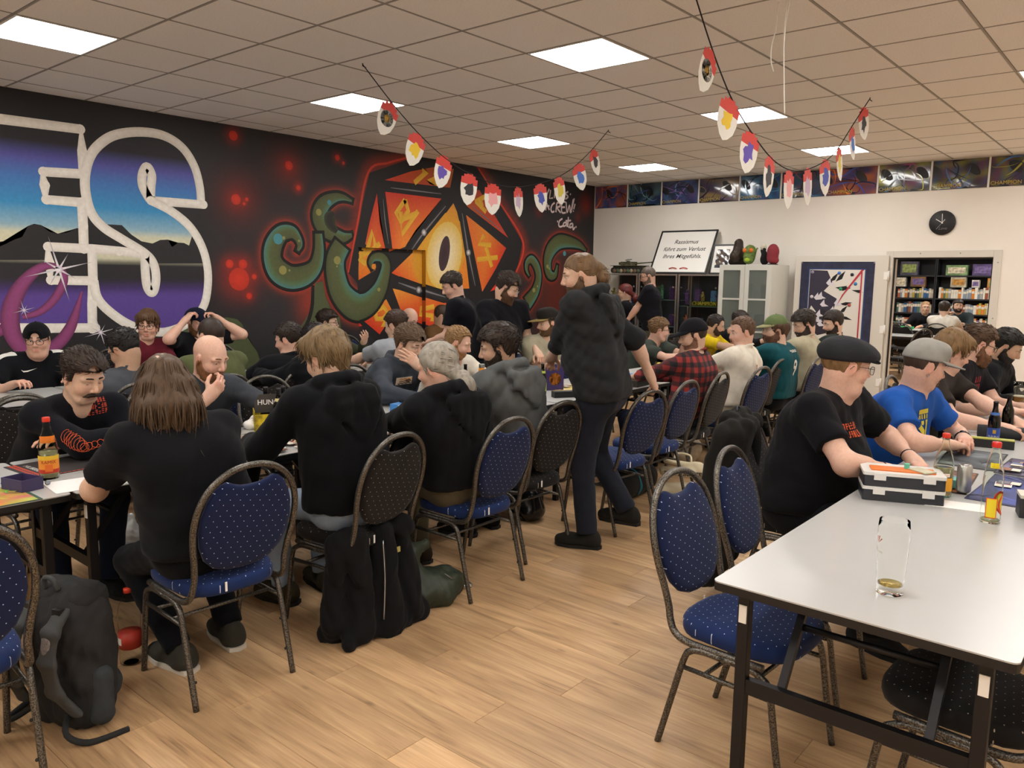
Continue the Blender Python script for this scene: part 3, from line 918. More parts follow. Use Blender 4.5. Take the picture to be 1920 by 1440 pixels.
# painted wall: outlines measured on the wall in metres (distance along the wall, height)
MU = {'LET':[[(2.213,2.863),(2.408,2.867),(3.034,2.876),(3.04,2.688),(3.041,2.496)],[(3.04,2.488),(2.712,2.473),(2.714,2.361),(2.721,2.238),(3.011,2.236)],[(3.011,2.239),(3.011,2.029),(3.005,1.824)],[(3.556,1.794),(3.318,1.815),(3.083,1.827),(2.711,1.833),(2.712,1.689),(2.717,1.543),(3.06,1.539)],[(3.076,1.827),(3.068,1.557),(3.048,1.325),(3.038,1.099)],[(3.065,1.109),(2.691,1.121),(2.294,1.137),(2.096,1.145)],[(4.174,2.306),(3.831,2.304),(3.638,2.302)]],
'SCUR':[[(4.147,2.309),(4.14,2.479),(4.091,2.673),(3.975,2.838),(3.792,2.926),(3.564,2.928),(3.343,2.871),(3.203,2.776),(3.107,2.652),(3.054,2.482),(3.051,2.303),(3.093,2.14),(3.191,2.024),(3.355,1.923),(3.556,1.803),(3.634,1.708),(3.654,1.578),(3.63,1.455),(3.595,1.43),(3.56,1.496),(3.551,1.642),(3.555,1.787)],[(3.63,2.307),(3.568,2.426),(3.568,2.536),(3.616,2.616),(3.658,2.545),(3.646,2.433),(3.637,2.313)],[(3.63,2.307),(3.827,2.222),(4.012,2.086),(4.13,1.906),(4.186,1.703),(4.186,1.496),(4.131,1.288),(3.988,1.137),(3.772,1.051),(3.602,1.05),(3.376,1.125),(3.195,1.259),(3.096,1.387),(3.072,1.542)]],
'FILLE':[(2.213,2.863),(2.408,2.867),(3.034,2.876),(3.041,2.496),(2.712,2.473),(2.721,2.238),(3.011,2.236),(3.005,1.824),(2.711,1.833),(2.717,1.543),(3.06,1.539),(3.038,1.099),(2.096,1.145)],
'FILLS':[(4.147,2.309),(4.14,2.479),(4.091,2.673),(3.975,2.838),(3.792,2.926),(3.564,2.928),(3.343,2.871),(3.203,2.776),(3.107,2.652),(3.054,2.482),(3.051,2.303),(3.093,2.14),(3.191,2.024),(3.355,1.923),(3.556,1.803),(3.083,1.827),(3.072,1.542),(3.096,1.387),(3.195,1.259),(3.376,1.125),(3.602,1.05),(3.772,1.051),(3.988,1.137),(4.131,1.288),(4.186,1.496),(4.186,1.703),(4.13,1.906),(4.012,2.086),(3.827,2.222),(3.63,2.307)],
'MTN':[[(2.144,1.842),(2.342,1.862),(2.445,1.88),(2.511,1.908),(2.563,2.004),(2.611,2.025),(2.664,2.017),(2.728,1.962),(2.796,1.95),(2.881,1.965),(2.962,2.008),(2.997,1.983),(2.994,1.725),(2.134,1.704)],[(3.119,2.066),(3.208,2.056),(3.354,2.056),(3.436,1.974),(3.529,1.915),(3.635,1.898),(3.712,1.935),(3.788,1.942),(3.827,1.87),(3.89,1.917),(3.951,1.916),(4.003,1.893),(4.044,2.004),(4.191,1.84),(4.186,1.72),(3.634,1.708),(3.556,1.803),(3.354,1.907),(3.234,1.98)]],
'ELL':[(2.468,1.225,0.021),(2.604,1.266,0.03),(2.719,1.361,0.036),(2.804,1.495,0.036),(2.824,1.593,0.03),(2.765,1.663,0.024),(2.641,1.65,0.038),(2.5,1.524,0.055),(2.404,1.351,0.07),(2.374,1.192,0.073),(2.397,1.045,0.067),(2.476,0.937,0.062),(2.596,0.915,0.06),(2.738,0.982,0.055),(2.862,1.145,0.046),(2.966,1.442,0.009)],
'ELL2':[(2.214,1.068,0.031),(2.292,1.108,0.037),(2.374,1.192,0.044)],
'STAR':[(2.785,1.638,0.3),(3.108,1.064,0.16),(2.485,1.284,0.1)],
'TEN':[[(5.56,2.086,0.048),(5.564,1.887,0.064),(5.508,1.714,0.083),(5.368,1.613,0.111),(5.184,1.583,0.123),(5.025,1.651,0.127),(4.95,1.786,0.106),(4.971,1.936,0.102),(5.069,2.062,0.085),(5.199,2.085,0.069),(5.279,2.024,0.044),(5.304,1.948,0.034),(5.275,1.885,0.014)],[(6.045,2.492,0.012),(5.916,2.522,0.035),(5.79,2.507,0.054),(5.647,2.429,0.082),(5.577,2.3,0.093),(5.623,2.175,0.094),(5.745,2.095,0.081),(5.907,2.06,0.059),(6.038,2.092,0.021)],[(5.887,1.971,0.114),(5.793,1.807,0.123),(5.792,1.617,0.132),(5.875,1.396,0.146),(6.079,1.243,0.164),(6.313,1.266,0.142),(6.496,1.422,0.109),(6.59,1.61,0.081),(6.619,1.758,0.066),(6.552,1.842,0.056),(6.431,1.839,0.046),(6.376,1.776,0.034),(6.403,1.708,0.018)],[(9.359,1.234,0.112),(9.544,1.401,0.089),(9.627,1.606,0.068),(9.584,1.775,0.068),(9.455,1.89,0.06),(9.344,1.845,0.043),(9.333,1.737,0.03),(9.397,1.646,0.01)],[(10.882,2.071,0.018),(10.689,2.154,0.054),(10.381,2.195,0.088),(10.114,2.175,0.111),(9.917,2.039,0.11),(9.843,1.848,0.086),(9.9,1.677,0.073),(10.044,1.661,0.049),(10.103,1.819,0.014)]],
'TRUNK':[[(5.503,1.528),(5.471,1.298),(5.39,1.156),(5.276,1.017),(5.227,0.747),(5.166,0.377),(5.948,0.302),(5.88,0.705),(5.842,1.128),(5.708,1.236),(5.64,1.369),(5.608,1.543)],[(4.288,1.148),(4.388,1.165),(4.503,1.141),(4.56,1.086),(4.629,0.921),(4.73,0.779),(4.842,0.408),(3.761,0.512),(3.891,1.073),(4.121,1.141)]],
'DOT':[(5.023,2.003,0.06),(5.073,1.665,0.05),(5.566,2.327,0.04),(5.814,1.79,0.05),(5.714,2.448,0.03),(6.5,1.446,0.025),(5.292,1.993,0.015),(5.157,1.664,0.012),(5.809,1.72,0.012),(5.864,1.747,0.012),(5.094,2.016,0.02),(9.516,1.427,0.035),(9.602,1.486,0.018),(9.845,1.793,0.03),(9.891,1.763,0.02),(10.283,2.007,0.04)],
'RED':[(4.536,2.387,0.055),(4.66,2.397,0.02),(4.628,2.35,0.018),(4.591,1.721,0.05),(4.438,1.721,0.045),(4.541,1.562,0.12),(4.72,1.59,0.03),(4.653,1.385,0.035),(5.303,2.577,0.03),(5.189,2.803,0.05),(5.845,2.966,0.035),(5.93,2.915,0.02),(4.53,3.029,0.05),(5.304,2.577,0.03)],
'RED2':[(10.867,2.791,0.16),(10.64,2.597,0.1),(9.62,2.631,0.12),(5.181,2.776,0.28),(4.575,2.404,0.32),(10.835,2.824,0.2),(4.542,1.591,0.2)],
'DIE':[(6.319,2.844),(6.914,3.063),(7.551,3.234),(8.106,3.302),(8.195,3.139),(8.405,2.966),(9.236,2.141),(9.11,1.71),(8.612,1.288),(8.129,0.561),(6.603,0.658),(6.146,1.059),(6.11,1.53),(5.971,1.65),(6.122,2.217)],
'RIM':[[(6.963,3.104,0.016),(6.628,2.998,0.017),(6.304,2.856,0.019),(6.122,2.217,0.019),(5.978,1.65,0.01)],[(8.254,3.107,0.014),(8.718,2.672,0.018),(9.246,2.141,0.023),(9.103,1.71,0.021),(8.898,1.539,0.017)]],
'FAC':[([(6.556,2.783),(6.987,2.932),(7.393,3.031),(7.763,3.049),(7.693,2.795)],('c8402a','cc4a2a','b05a28','a8602a','a85028')),([(6.561,2.644),(7.533,2.64),(7.057,2.197),(6.882,1.985),(6.676,1.919)],('c8342a','d0482c','e08030','e88a34','e0652c')),([(6.43,2.615),(6.467,2.271),(6.558,1.933),(6.35,1.917),(6.239,1.996),(6.31,2.262)],('c8342a','cc3a2a','d8582c','dc702c','d8642c','cc3c2a')),([(6.2,1.909),(6.458,1.912),(6.455,1.691),(6.177,1.557)],('e89a38','e8902f','e8801f','e06a22')),([(7.757,2.598),(7.827,2.488),(7.971,2.069),(8.077,1.456),(7.338,1.448),(6.714,1.653),(7.081,1.923),(7.392,2.234)],('d89038','d8942f','e0a838','e07c28','e88a30','d84a22','e8a03a','e0a040')),([(8.003,2.461),(8.413,2.268),(8.856,2.042),(8.637,1.745),(8.347,1.41)],('e0702c','e08a30','d0381f','d84024','dc6a2c')),([(7.91,2.763),(8.271,2.819),(8.902,2.189),(8.025,2.576)],('b86a2a','b4402a','c83a2a','b4582a')),([(6.731,1.459),(7.285,1.363),(7.692,1.238),(7.554,0.873),(6.9,1.107)],('e89a38','e0762c','d8562a','d83a24','d84024')),([(6.622,1.324),(6.74,1.145),(6.51,0.883),(6.247,1.069)],('e08a30','e07a2c','d8321f','d8361f')),([(8.703,1.58),(8.798,1.664),(8.61,1.434),(8.516,1.414)],('d8361f','d8361f','d8361f','d8361f')),([(6.191,1.039),(6.235,1.002),(6.123,0.989)],('d8361f','d8361f','d8361f'))],
'EYE':[([(7.995,1.962),(7.963,1.843),(7.908,1.73),(7.833,1.63),(7.744,1.546),(7.643,1.483),(7.538,1.445),(7.434,1.433),(7.335,1.446),(7.247,1.484),(7.174,1.544),(7.118,1.623),(7.082,1.717),(7.068,1.821),(7.076,1.932),(7.105,2.043),(7.155,2.15),(7.223,2.247),(7.306,2.33),(7.401,2.396),(7.503,2.44),(7.607,2.459),(7.708,2.454),(7.801,2.422),(7.881,2.365),(7.944,2.287),(7.985,2.189),(8.002,2.079)],
'dfae38','d8982f'),([(7.926,1.91),(7.903,1.808),(7.864,1.711),(7.811,1.624),(7.747,1.552),(7.674,1.498),(7.599,1.465),(7.523,1.454),(7.451,1.465),(7.387,1.498),(7.333,1.55),(7.292,1.62),(7.265,1.702),(7.255,1.794),(7.261,1.891),(7.282,1.988),(7.319,2.081),(7.369,2.166),(7.429,2.238),(7.499,2.294),(7.573,2.331),(7.648,2.346),(7.721,2.34),(7.788,2.311),(7.845,2.26),(7.89,2.191),(7.919,2.107),(7.932,2.012)],
'f0e8d0','e0bc5a'),([(7.684,1.926),(7.673,1.874),(7.657,1.824),(7.638,1.779),(7.616,1.741),(7.592,1.712),(7.569,1.695),(7.546,1.689),(7.525,1.694),(7.507,1.711),(7.494,1.739),(7.485,1.775),(7.481,1.819),(7.482,1.869),(7.488,1.92),(7.499,1.972),(7.515,2.022),(7.534,2.067),(7.555,2.104),(7.579,2.133),(7.602,2.151),(7.625,2.158),(7.646,2.153),(7.664,2.137),(7.678,2.11),(7.687,2.073),(7.692,2.029),(7.691,1.979)],
'3a2a2c','46343a')],
'BARH':[[(6.648,2.699,0.004),(7.035,2.7,0.011),(7.525,2.701,0.004)],[(7.606,2.548,0.006),(7.21,2.183,0.015),(6.981,1.938,0.005)],[(6.526,2.554,0.003),(6.55,2.312,0.009),(6.606,2.014,0.004)],[(7.926,2.475,0.006),(8.053,1.95,0.016),(8.195,1.496,0.006)],[(8.112,2.586,0.004),(8.411,2.449,0.01),(8.788,2.267,0.004)],[(6.829,1.532,0.005),(7.181,1.439,0.019),(7.608,1.341,0.006)]],
'NUM':[[(7.048,2.799),(7.268,2.962),(7.187,2.963)],[(7.432,2.98),(7.552,2.946),(7.289,2.833),(7.432,2.823),(7.525,2.931),(7.393,2.967)],[(6.886,2.569),(6.735,2.394),(6.806,2.283),(6.939,2.441),(6.886,2.569)],[(6.812,2.417),(6.829,2.141),(7.104,2.447)],[(6.836,2.329),(7.083,2.418)],[(6.267,1.923),(6.349,2.152),(6.396,1.962)],[(6.328,1.916),(6.466,2.009)],[(6.199,1.826),(6.303,1.759)],[(6.204,1.86),(6.35,1.908)],[(8.368,2.195),(8.264,2.08),(8.523,2.07)],[(8.666,1.901),(8.237,1.859)],[(8.416,2.036),(8.543,1.768)],[(8.184,2.65),(8.377,2.735)],[(8.199,2.661),(8.41,2.529)],[(8.273,2.717),(8.333,2.603)],[(7.391,1.218),(7.219,1.193),(7.206,1.117),(7.359,1.098),(7.351,1.027)],[(6.432,1.183),(6.58,1.229),(6.644,1.151),(6.564,1.077),(6.461,1.08),(6.432,1.183)],[(6.643,1.087),(6.563,0.986),(6.659,1.008)]],
'TXT':[[(9.762,2.959),(9.801,2.887),(9.859,2.976)],[(9.801,2.887),(9.775,2.806)],[(9.894,2.962),(9.869,2.834),(9.954,2.849)],[(10.002,2.938),(9.991,2.852)],[(10.351,2.977),(10.278,2.945),(10.354,2.9),(10.281,2.859)],[(10.406,2.947),(10.424,2.942)],[(9.796,2.761),(9.78,2.651)],[(9.796,2.761),(9.869,2.662)],[(9.742,2.71),(9.867,2.719)],[(10.002,2.78),(9.937,2.738),(9.911,2.677),(9.941,2.633),(9.997,2.648)],[(10.041,2.64),(10.065,2.779),(10.146,2.775),(10.136,2.733),(10.067,2.711),(10.163,2.639)],[(10.283,2.813),(10.195,2.796),(10.195,2.648),(10.298,2.648)],[(10.198,2.724),(10.271,2.732)],[(10.304,2.814),(10.334,2.65),(10.395,2.773),(10.429,2.653),(10.491,2.868)],[(10.52,2.887),(10.458,2.708)],[(10.545,2.802),(10.512,2.72)],[(10.453,2.681),(10.447,2.672)],[(10.507,2.694),(10.501,2.683)],[(10.213,2.549),(10.138,2.51),(10.12,2.443),(10.164,2.42),(10.223,2.435)],[(10.333,2.499),(10.256,2.486),(10.24,2.436),(10.305,2.45),(10.333,2.499),(10.342,2.43)],[(10.372,2.583),(10.365,2.44),(10.402,2.421)],[(10.303,2.52),(10.443,2.535)],[(10.49,2.491),(10.424,2.475),(10.426,2.422),(10.486,2.446),(10.496,2.491),(10.509,2.395),(10.554,2.433)],[(10.08,2.501),(10.098,2.497)],[(10.578,2.443),(10.597,2.439)]]}
# ---------------------------------------------------------------- room shell
M_wall = mat('wall_paint_white', '#e6e0d6', rough=.85, spec=.2, noise=.02, nscale=3, bump=.15, bscale=120)
M_tile = mat('ceiling_tile', '#eeece8', rough=.95, spec=.1, noise=.05, nscale=90, bump=.2, bscale=220)
M_bar = mat('ceiling_bar', '#9a958e', rough=.6)
M_frame_grey = mat('door_frame_paint', '#cfcabf', rough=.45)
M_black = mat('black_plastic', '#131315', rough=.45)
M_steel = mat('brushed_steel', '#9a9a98', rough=.3, metal=1)
M_alu = mat('aluminium', '#b9bab6', rough=.35, metal=.9)
M_white = mat('white_plastic', '#e6e4de', rough=.4)
M_glass = mat('clear_glass', '#f4f8f6', rough=.02, trans=1, ior=1.45)

def wood_material():
    m = bpy.data.materials.new('oak_plank'); m.use_nodes = True
    nt = m.node_tree; N = nt.nodes; L = nt.links; b = N['Principled BSDF']
    tc = N.new('ShaderNodeTexCoord'); oi = N.new('ShaderNodeObjectInfo')
    at = N.new('ShaderNodeVertexColor'); at.layer_name = 'Col'
    add = N.new('ShaderNodeVectorMath'); add.operation = 'ADD'
    sc = N.new('ShaderNodeVectorMath'); sc.operation = 'SCALE'; sc.inputs['Scale'].default_value = 37.
    cx = N.new('ShaderNodeCombineXYZ')
    for i in (0, 1, 2): L.new(oi.outputs['Random'], cx.inputs[i])
    L.new(cx.outputs[0], sc.inputs[0])
    L.new(tc.outputs['Object'], add.inputs[0]); L.new(sc.outputs[0], add.inputs[1])
    def noise(scale, st, det=5, dist=0.):
        mp = N.new('ShaderNodeMapping'); mp.inputs['Scale'].default_value = st
        L.new(add.outputs[0], mp.inputs['Vector'])
        n = N.new('ShaderNodeTexNoise'); n.inputs['Scale'].default_value = scale; n.inputs['Detail'].default_value = det
        n.inputs['Distortion'].default_value = dist
        L.new(mp.outputs[0], n.inputs['Vector']); return n
    n1 = noise(3.2, (.55, 5, 1), 6, 1.2); n2 = noise(14, (.35, 9, 1), 4, .4); n3 = noise(1.6, (.8, 2, 1), 3)
    cr = N.new('ShaderNodeValToRGB'); e = cr.color_ramp
    e.elements[0].position = .28; e.elements[0].color = (*srgb('#86674a'), 1)
    e.elements[1].position = .72; e.elements[1].color = (*srgb('#d8b68a'), 1)
    x = e.elements.new(.42); x.color = (*srgb('#b3906a'), 1)
    x = e.elements.new(.55); x.color = (*srgb('#c4a077'), 1)
    mixn = N.new('ShaderNodeMath'); mixn.operation = 'MULTIPLY_ADD'; mixn.inputs[1].default_value = .35
    L.new(n2.outputs['Fac'], mixn.inputs[0])
    s2 = N.new('ShaderNodeMath'); s2.operation = 'MULTIPLY'; s2.inputs[1].default_value = .65; L.new(n1.outputs['Fac'], s2.inputs[0])
    L.new(s2.outputs[0], mixn.inputs[2]); L.new(mixn.outputs[0], cr.inputs['Fac'])
    # plank to plank tone and knots
    mr = N.new('ShaderNodeMapRange'); mr.inputs['To Min'].default_value = .84; mr.inputs['To Max'].default_value = 1.1
    L.new(oi.outputs['Random'], mr.inputs['Value'])
    mr2 = N.new('ShaderNodeMapRange'); mr2.inputs['From Min'].default_value = .3; mr2.inputs['From Max'].default_value = .7
    mr2.inputs['To Min'].default_value = .88; mr2.inputs['To Max'].default_value = 1.08
    L.new(n3.outputs['Fac'], mr2.inputs['Value'])
    mu = N.new('ShaderNodeMath'); mu.operation = 'MULTIPLY'; L.new(mr.outputs[0], mu.inputs[0]); L.new(mr2.outputs[0], mu.inputs[1])
    v = N.new('ShaderNodeTexVoronoi'); v.inputs['Scale'].default_value = 2.6
    mpk = N.new('ShaderNodeMapping'); mpk.inputs['Scale'].default_value = (1, 2.2, 1); L.new(add.outputs[0], mpk.inputs['Vector']); L.new(mpk.outputs[0], v.inputs['Vector'])
    kn = N.new('ShaderNodeMapRange'); kn.inputs['From Min'].default_value = .02; kn.inputs['From Max'].default_value = .09; kn.inputs['To Min'].default_value = .62; kn.inputs['To Max'].default_value = 1.
    L.new(v.outputs['Distance'], kn.inputs['Value'])
    mu2 = N.new('ShaderNodeMath'); mu2.operation = 'MULTIPLY'; L.new(mu.outputs[0], mu2.inputs[0]); L.new(kn.outputs[0], mu2.inputs[1])
    vm = N.new('ShaderNodeVectorMath'); vm.operation = 'SCALE'; L.new(cr.outputs['Color'], vm.inputs[0]); L.new(mu2.outputs[0], vm.inputs['Scale'])
    L.new(vm.outputs[0], b.inputs['Base Color'])
    b.inputs['Roughness'].default_value = .42; b.inputs['Specular IOR Level'].default_value = .45
    bp = N.new('ShaderNodeBump'); bp.inputs['Strength'].default_value = .12; bp.inputs['Distance'].default_value = .002
    L.new(n2.outputs['Fac'], bp.inputs['Height']); L.new(bp.outputs['Normal'], b.inputs['Normal'])
    return m
M_wood = wood_material()

# floor: slab below, planks on it (run along x)
m = MB(); m.box(XL-.2, XR+.2, YF-.2, 20.2, -.06, -.009)
floor = m.build('floor', mat('floor_joint', '#5a4025', rough=.9)); tag(floor, kind='structure')
PW, PL = .18, 1.38
m = MB(); ch = .0012
m.add([(ch-PL/2, ch-PW/2, 0), (PL/2-ch, ch-PW/2, 0), (PL/2-ch, PW/2-ch, 0), (ch-PL/2, PW/2-ch, 0),
       (.0004-PL/2, .0004-PW/2, -.003), (PL/2-.0004, .0004-PW/2, -.003), (PL/2-.0004, PW/2-.0004, -.003), (.0004-PL/2, PW/2-.0004, -.003)],
      [(0, 1, 2, 3), (4, 5, 1, 0), (5, 6, 2, 1), (6, 7, 3, 2), (7, 4, 0, 3)])
plank_me = m.mesh('plank', [M_wood])
rest = MB(); spots = []
rng = random.Random(3)
row = 0; y = YF
while y < 20:
    off = (row*.47+rng.random()*.25) % 1*PL
    x = XL-off
    while x < XR:
        spots.append((x+PL/2, y+PW/2)); x += PL
    y += PW; row += 1
def seen(p):
    # where the open floor shows from the aisle
    v = Vector((p[0], p[1], -CAM_H)); z = v.dot(Fv)
    if z < .5: return 0
    a = v.dot(R2)/z*1477+960; b_ = 720-v.dot(U2)/z*1477
    if -250 < a < 2170 and 500 < b_ < 1640: return 1/z
    return 0
spots = [p for p in spots if not (p[1] > 11.2 and (p[0] < -6 or p[0] > 1))]
spots.sort(key=lambda p: -seen(p))
for p in spots[:300]:
    link('plank', plank_me, None, floor, (p[0], p[1], 0))
for p in spots[300:]:
    x0, x1 = max(p[0]-PL/2, XL), min(p[0]+PL/2, XR)
    if x1 <= x0: continue
    b = len(rest.v)
    rest.add([(x0+ch, p[1]-PW/2+ch, 0), (x1-ch, p[1]-PW/2+ch, 0), (x1-ch, p[1]+PW/2-ch, 0), (x0+ch, p[1]+PW/2-ch, 0)], [(0, 1, 2, 3)])
tag(rest.build('distant_planks', M_wood, floor), kind='stuff')

# ceiling: slab, bars, lay-in tiles, light panels
m = MB(); m.box(XL-.2, XR+.2, YF-.2, YB+.1, ZC+.03, ZC+.12)
ceiling = m.build('ceiling', mat('ceiling_void', '#6a645d', rough=.9)); tag(ceiling, kind='structure')
m = MB()
vi0, vi1 = math.floor((XL-GX0)/T), math.ceil((XR-GX0)/T)
ui0, ui1 = math.floor((YF-GY0)/T), math.ceil((YB-GY0)/T)
bar = MB()
for i in range(vi0, vi1+1):
    x = GX0+i*T
    if XL < x < XR: bar.box(x-.007, x+.007, YF, YB, ZC-.001, ZC+.03)
for j in range(ui0, ui1+1):
    y = GY0+j*T
    if YF < y < YB: bar.box(XL, XR, y-.007, y+.007, ZC-.001, ZC+.03)
bar.build('ceiling_grid', M_bar, ceiling)
def tile_mesh(w_, d_):
    t = MB(); g = .0085; e = .004
    x, y = w_/2-g, d_/2-g
    t.add([(-x+e, -y+e, 0), (x-e, -y+e, 0), (x-e, y-e, 0), (-x+e, y-e, 0), (-x, -y, e), (x, -y, e), (x, y, e), (-x, y, e), (-x, -y, .02), (x, -y, .02), (x, y, .02), (-x, y, .02)],
          [(3, 2, 1, 0), (0, 1, 5, 4), (1, 2, 6, 5), (2, 3, 7, 6), (3, 0, 4, 7), (4, 5, 9, 8), (5, 6, 10, 9), (6, 7, 11, 10), (7, 4, 8, 11)])
    return t.mesh('ceiling_tile', [M_tile])
full_tile = tile_mesh(T, T)
LAMPS = [(v, u) for v in (-4, 0, 4, 8) for u in (-12, -8, -4, 0, 4, 8)]
tiles = []; far_tiles = MB()
for i in range(vi0, vi1):
    for j in range(ui0, ui1):
        if (i, j) in LAMPS: continue
        x0, x1 = max(GX0+i*T, XL), min(GX0+(i+1)*T, XR)
        y0, y1 = max(GY0+j*T, YF), min(GY0+(j+1)*T, YB)
        if x1-x0 < .03 or y1-y0 < .03: continue
        c = Vector(((x0+x1)/2, (y0+y1)/2, ZC)); v = c-Vector((0, 0, CAM_H)); z = v.dot(Fv)
        a, b_ = (v.dot(R2)/z*1477+960, 720-v.dot(U2)/z*1477) if z > .3 else (-9999, 0)
        vis = -150 < a < 2070 and -160 < b_ < 420
        tiles.append((0 if vis else 1, z, c, x1-x0, y1-y0))
tiles.sort(key=lambda q: (q[0], q[1]))
for k, (vis, z, c, w_, d_) in enumerate(tiles):
    fullsz = abs(w_-T) < 1e-4 and abs(d_-T) < 1e-4
    if k < 300: link('ceiling_tile', full_tile if fullsz else tile_mesh(w_, d_), None, ceiling, c)
    else: far_tiles.box(c.x-w_/2+.008, c.x+w_/2-.008, c.y-d_/2+.008, c.y+d_/2-.008, c.z, c.z+.02)
if far_tiles.v: tag(far_tiles.build('outlying_tiles', M_tile, ceiling), kind='stuff')

M_panel = bpy.data.materials.new('light_panel'); M_panel.use_nodes = True
_b = M_panel.node_tree.nodes['Principled BSDF']
_b.inputs['Base Color'].default_value = (.9, .9, .9, 1)
_b.inputs['Emission Color'].default_value = (1, .98, .95, 1)
_b.inputs['Emission Strength'].default_value = PANEL_POWER
lamp_frame = MB()
o_, i_ = T/2-.009, T/2-.022
for (x0, x1, y0, y1) in ((-o_, o_, -o_, -i_), (-o_, o_, i_, o_), (-o_, -i_, -i_, i_), (i_, o_, -i_, i_)): lamp_frame.box(x0, x1, y0, y1, -.004, .012)
lamp_frame = lamp_frame.mesh('panel_frame', [M_white])
lamp_diff = MB().box(-i_, i_, -i_, i_, -.002, .01).mesh('diffuser', [M_panel])
LAMP_LABEL = {(0, 0): 'square light panel in the ceiling between the two strings of flags, the larger one', (-4, 0): 'square ceiling light panel behind the round-badge flag of the string by the mural',
              (0, 4): 'square ceiling light panel with a white cord hanging down before its corner', (-4, 4): 'square ceiling light panel over the painted die, inside the loop of the flag string',
              (-4, 8): 'square ceiling light panel close to the corner of mural and poster wall', (0, 8): 'square ceiling light panel nearest to the poster wall, behind hanging flags',
              (-4, -4): 'square ceiling light panel above the big white painted letters', (4, 4): 'square ceiling light panel right of the flag strings, over the table with the beer glass'}
for (v, u) in LAMPS:
    r = empty('ceiling_light', (GX0+(v+.5)*T, GY0+(u+.5)*T, ZC))
    tag(r, LAMP_LABEL.get((v, u), 'square ceiling light panel in the part of the hall away from the players'), 'ceiling light', 'square ceiling light panels')
    link('panel_frame', lamp_frame, None, r); link('diffuser', lamp_diff, None, r)

# ---- outer walls out of the picture
m = MB(); m.box(XR, XR+.15, YF, YB, 0, ZC+.03); tag(m.build('wall_right', M_wall), kind='structure')
m = MB(); m.box(XL-.2, XR+.15, YF-.15, YF, 0, ZC+.03); tag(m.build('wall_front', M_wall), kind='structure')

# ---- back wall with doorway
DX0, DX1, DZ = -2.93, -1.78, 1.945
m = MB(); t_ = .18
m.box(XL-.2, DX0, YB, YB+t_, 0, ZC+.03); m.box(DX1, XR+.15, YB, YB+t_, 0, ZC+.03); m.box(DX0, DX1, YB, YB+t_, DZ, ZC+.03)
wall_back = m.build('wall_back', M_wall); tag(wall_back, kind='structure')
m = MB(); fw_ = .075
m.box(DX0-fw_, DX0+.012, YB-.02, YB+t_+.02, 0, DZ+fw_); m.box(DX1-.012, DX1+fw_, YB-.02, YB+t_+.02, 0, DZ+fw_); m.box(DX0+.012, DX1-.012, YB-.02, YB+t_+.02, DZ-.012, DZ+fw_)
trim1 = m.build('trim_1', M_frame_grey, bevel=.004); tag(trim1, kind='structure')
m = MB(); m.box(DX0+.012, DX0+.03, YB+.03, YB+.05, 0, DZ-.012); m.box(DX1-.03, DX1-.012, YB+.03, YB+.05, 0, DZ-.012); m.box(DX0+.03, DX1-.03, YB+.03, YB+.05, DZ-.03, DZ-.012)
m.build('door_seal', M_black, trim1)
for (x, z) in ((DX0-.04, 1.8), (DX1+.04, 1.87), (DX1+.04, 1.2), (DX1+.04, .6), (-2.6, DZ+.04), (-2.15, DZ+.04)):
    m = MB(); m.lathe([(.008, 0), (.008, .003), (.004, .005)], 10, Matrix.Translation((x, YB-.02, z)) @ Matrix.Rotation(PI/2, 4, 'X')); m.build('screw_head', M_steel, trim1)
# ---- open door leaf, hinged on the left jamb, folded back to the wall
door = empty('door_1', (DX0-.03, YB-.03, 0), R(180+9.5)); tag(door, kind='structure')
m = MB(); m.box(0, 1.16, -.0, .045, .01, 1.965); m.build('door_leaf', M_frame_grey, door, bevel=.006)
for z in (.3, 1.0, 1.7):
    m = MB(); m.lathe([(.011, -.06), (.011, .06)], 10, Matrix.Translation((-.005, .045, z))); m.box(-.005, .05, .045, .05, z-.05, z+.05); m.build('hinge', M_white, door)
m = MB(); m.rbox(1.07, 1.115, .045, .055, .90, 1.14, .01); m.build('handle_plate', M_black, door)
m = MB(); m.tube([(1.092, .05, 1.06), (1.092, .10, 1.06), (1.08, .105, 1.06), (.97, .105, 1.06)], .009, 8); m.build('handle', M_black, door)

# ---- shop room behind the doorway
SY = 19.8
m = MB(); m.box(-6.3, -6.2, YB+t_, SY, 0, 3.0); tag(m.build('wall_shop_left', M_wall), kind='structure')
m = MB(); m.box(.9, 1.0, YB+t_, SY, 0, 3.0); tag(m.build('wall_shop_right', M_wall), kind='structure')
m = MB(); m.box(-6.3, 1.0, SY, SY+.1, 0, 3.0); tag(m.build('wall_shop_back', mat('shop_wall', '#59606a', rough=.8)), kind='structure')
m = MB(); m.box(-6.3, 1.0, YB+t_, SY, 3.0, 3.1); tag(m.build('ceiling_shop', M_wall), kind='structure')
M_panel2 = M_panel.copy(); M_panel2.node_tree.nodes['Principled BSDF'].inputs['Emission Strength'].default_value = PANEL_POWER*2.6
shop_diff = MB().box(-i_, i_, -i_, i_, -.002, .01).mesh('diffuser', [M_panel2])
for (x, y) in ((-2.9, 13.2), (-4.4, 16.2), (-2.2, 17.6)):
    r = empty('shop_light', (x, y, 2.99)); tag(r, 'square light panel in the ceiling of the shop room', 'ceiling light', 'light panels in the shop room')
    link('panel_frame', lamp_frame, None, r); link('diffuser', shop_diff, None, r)

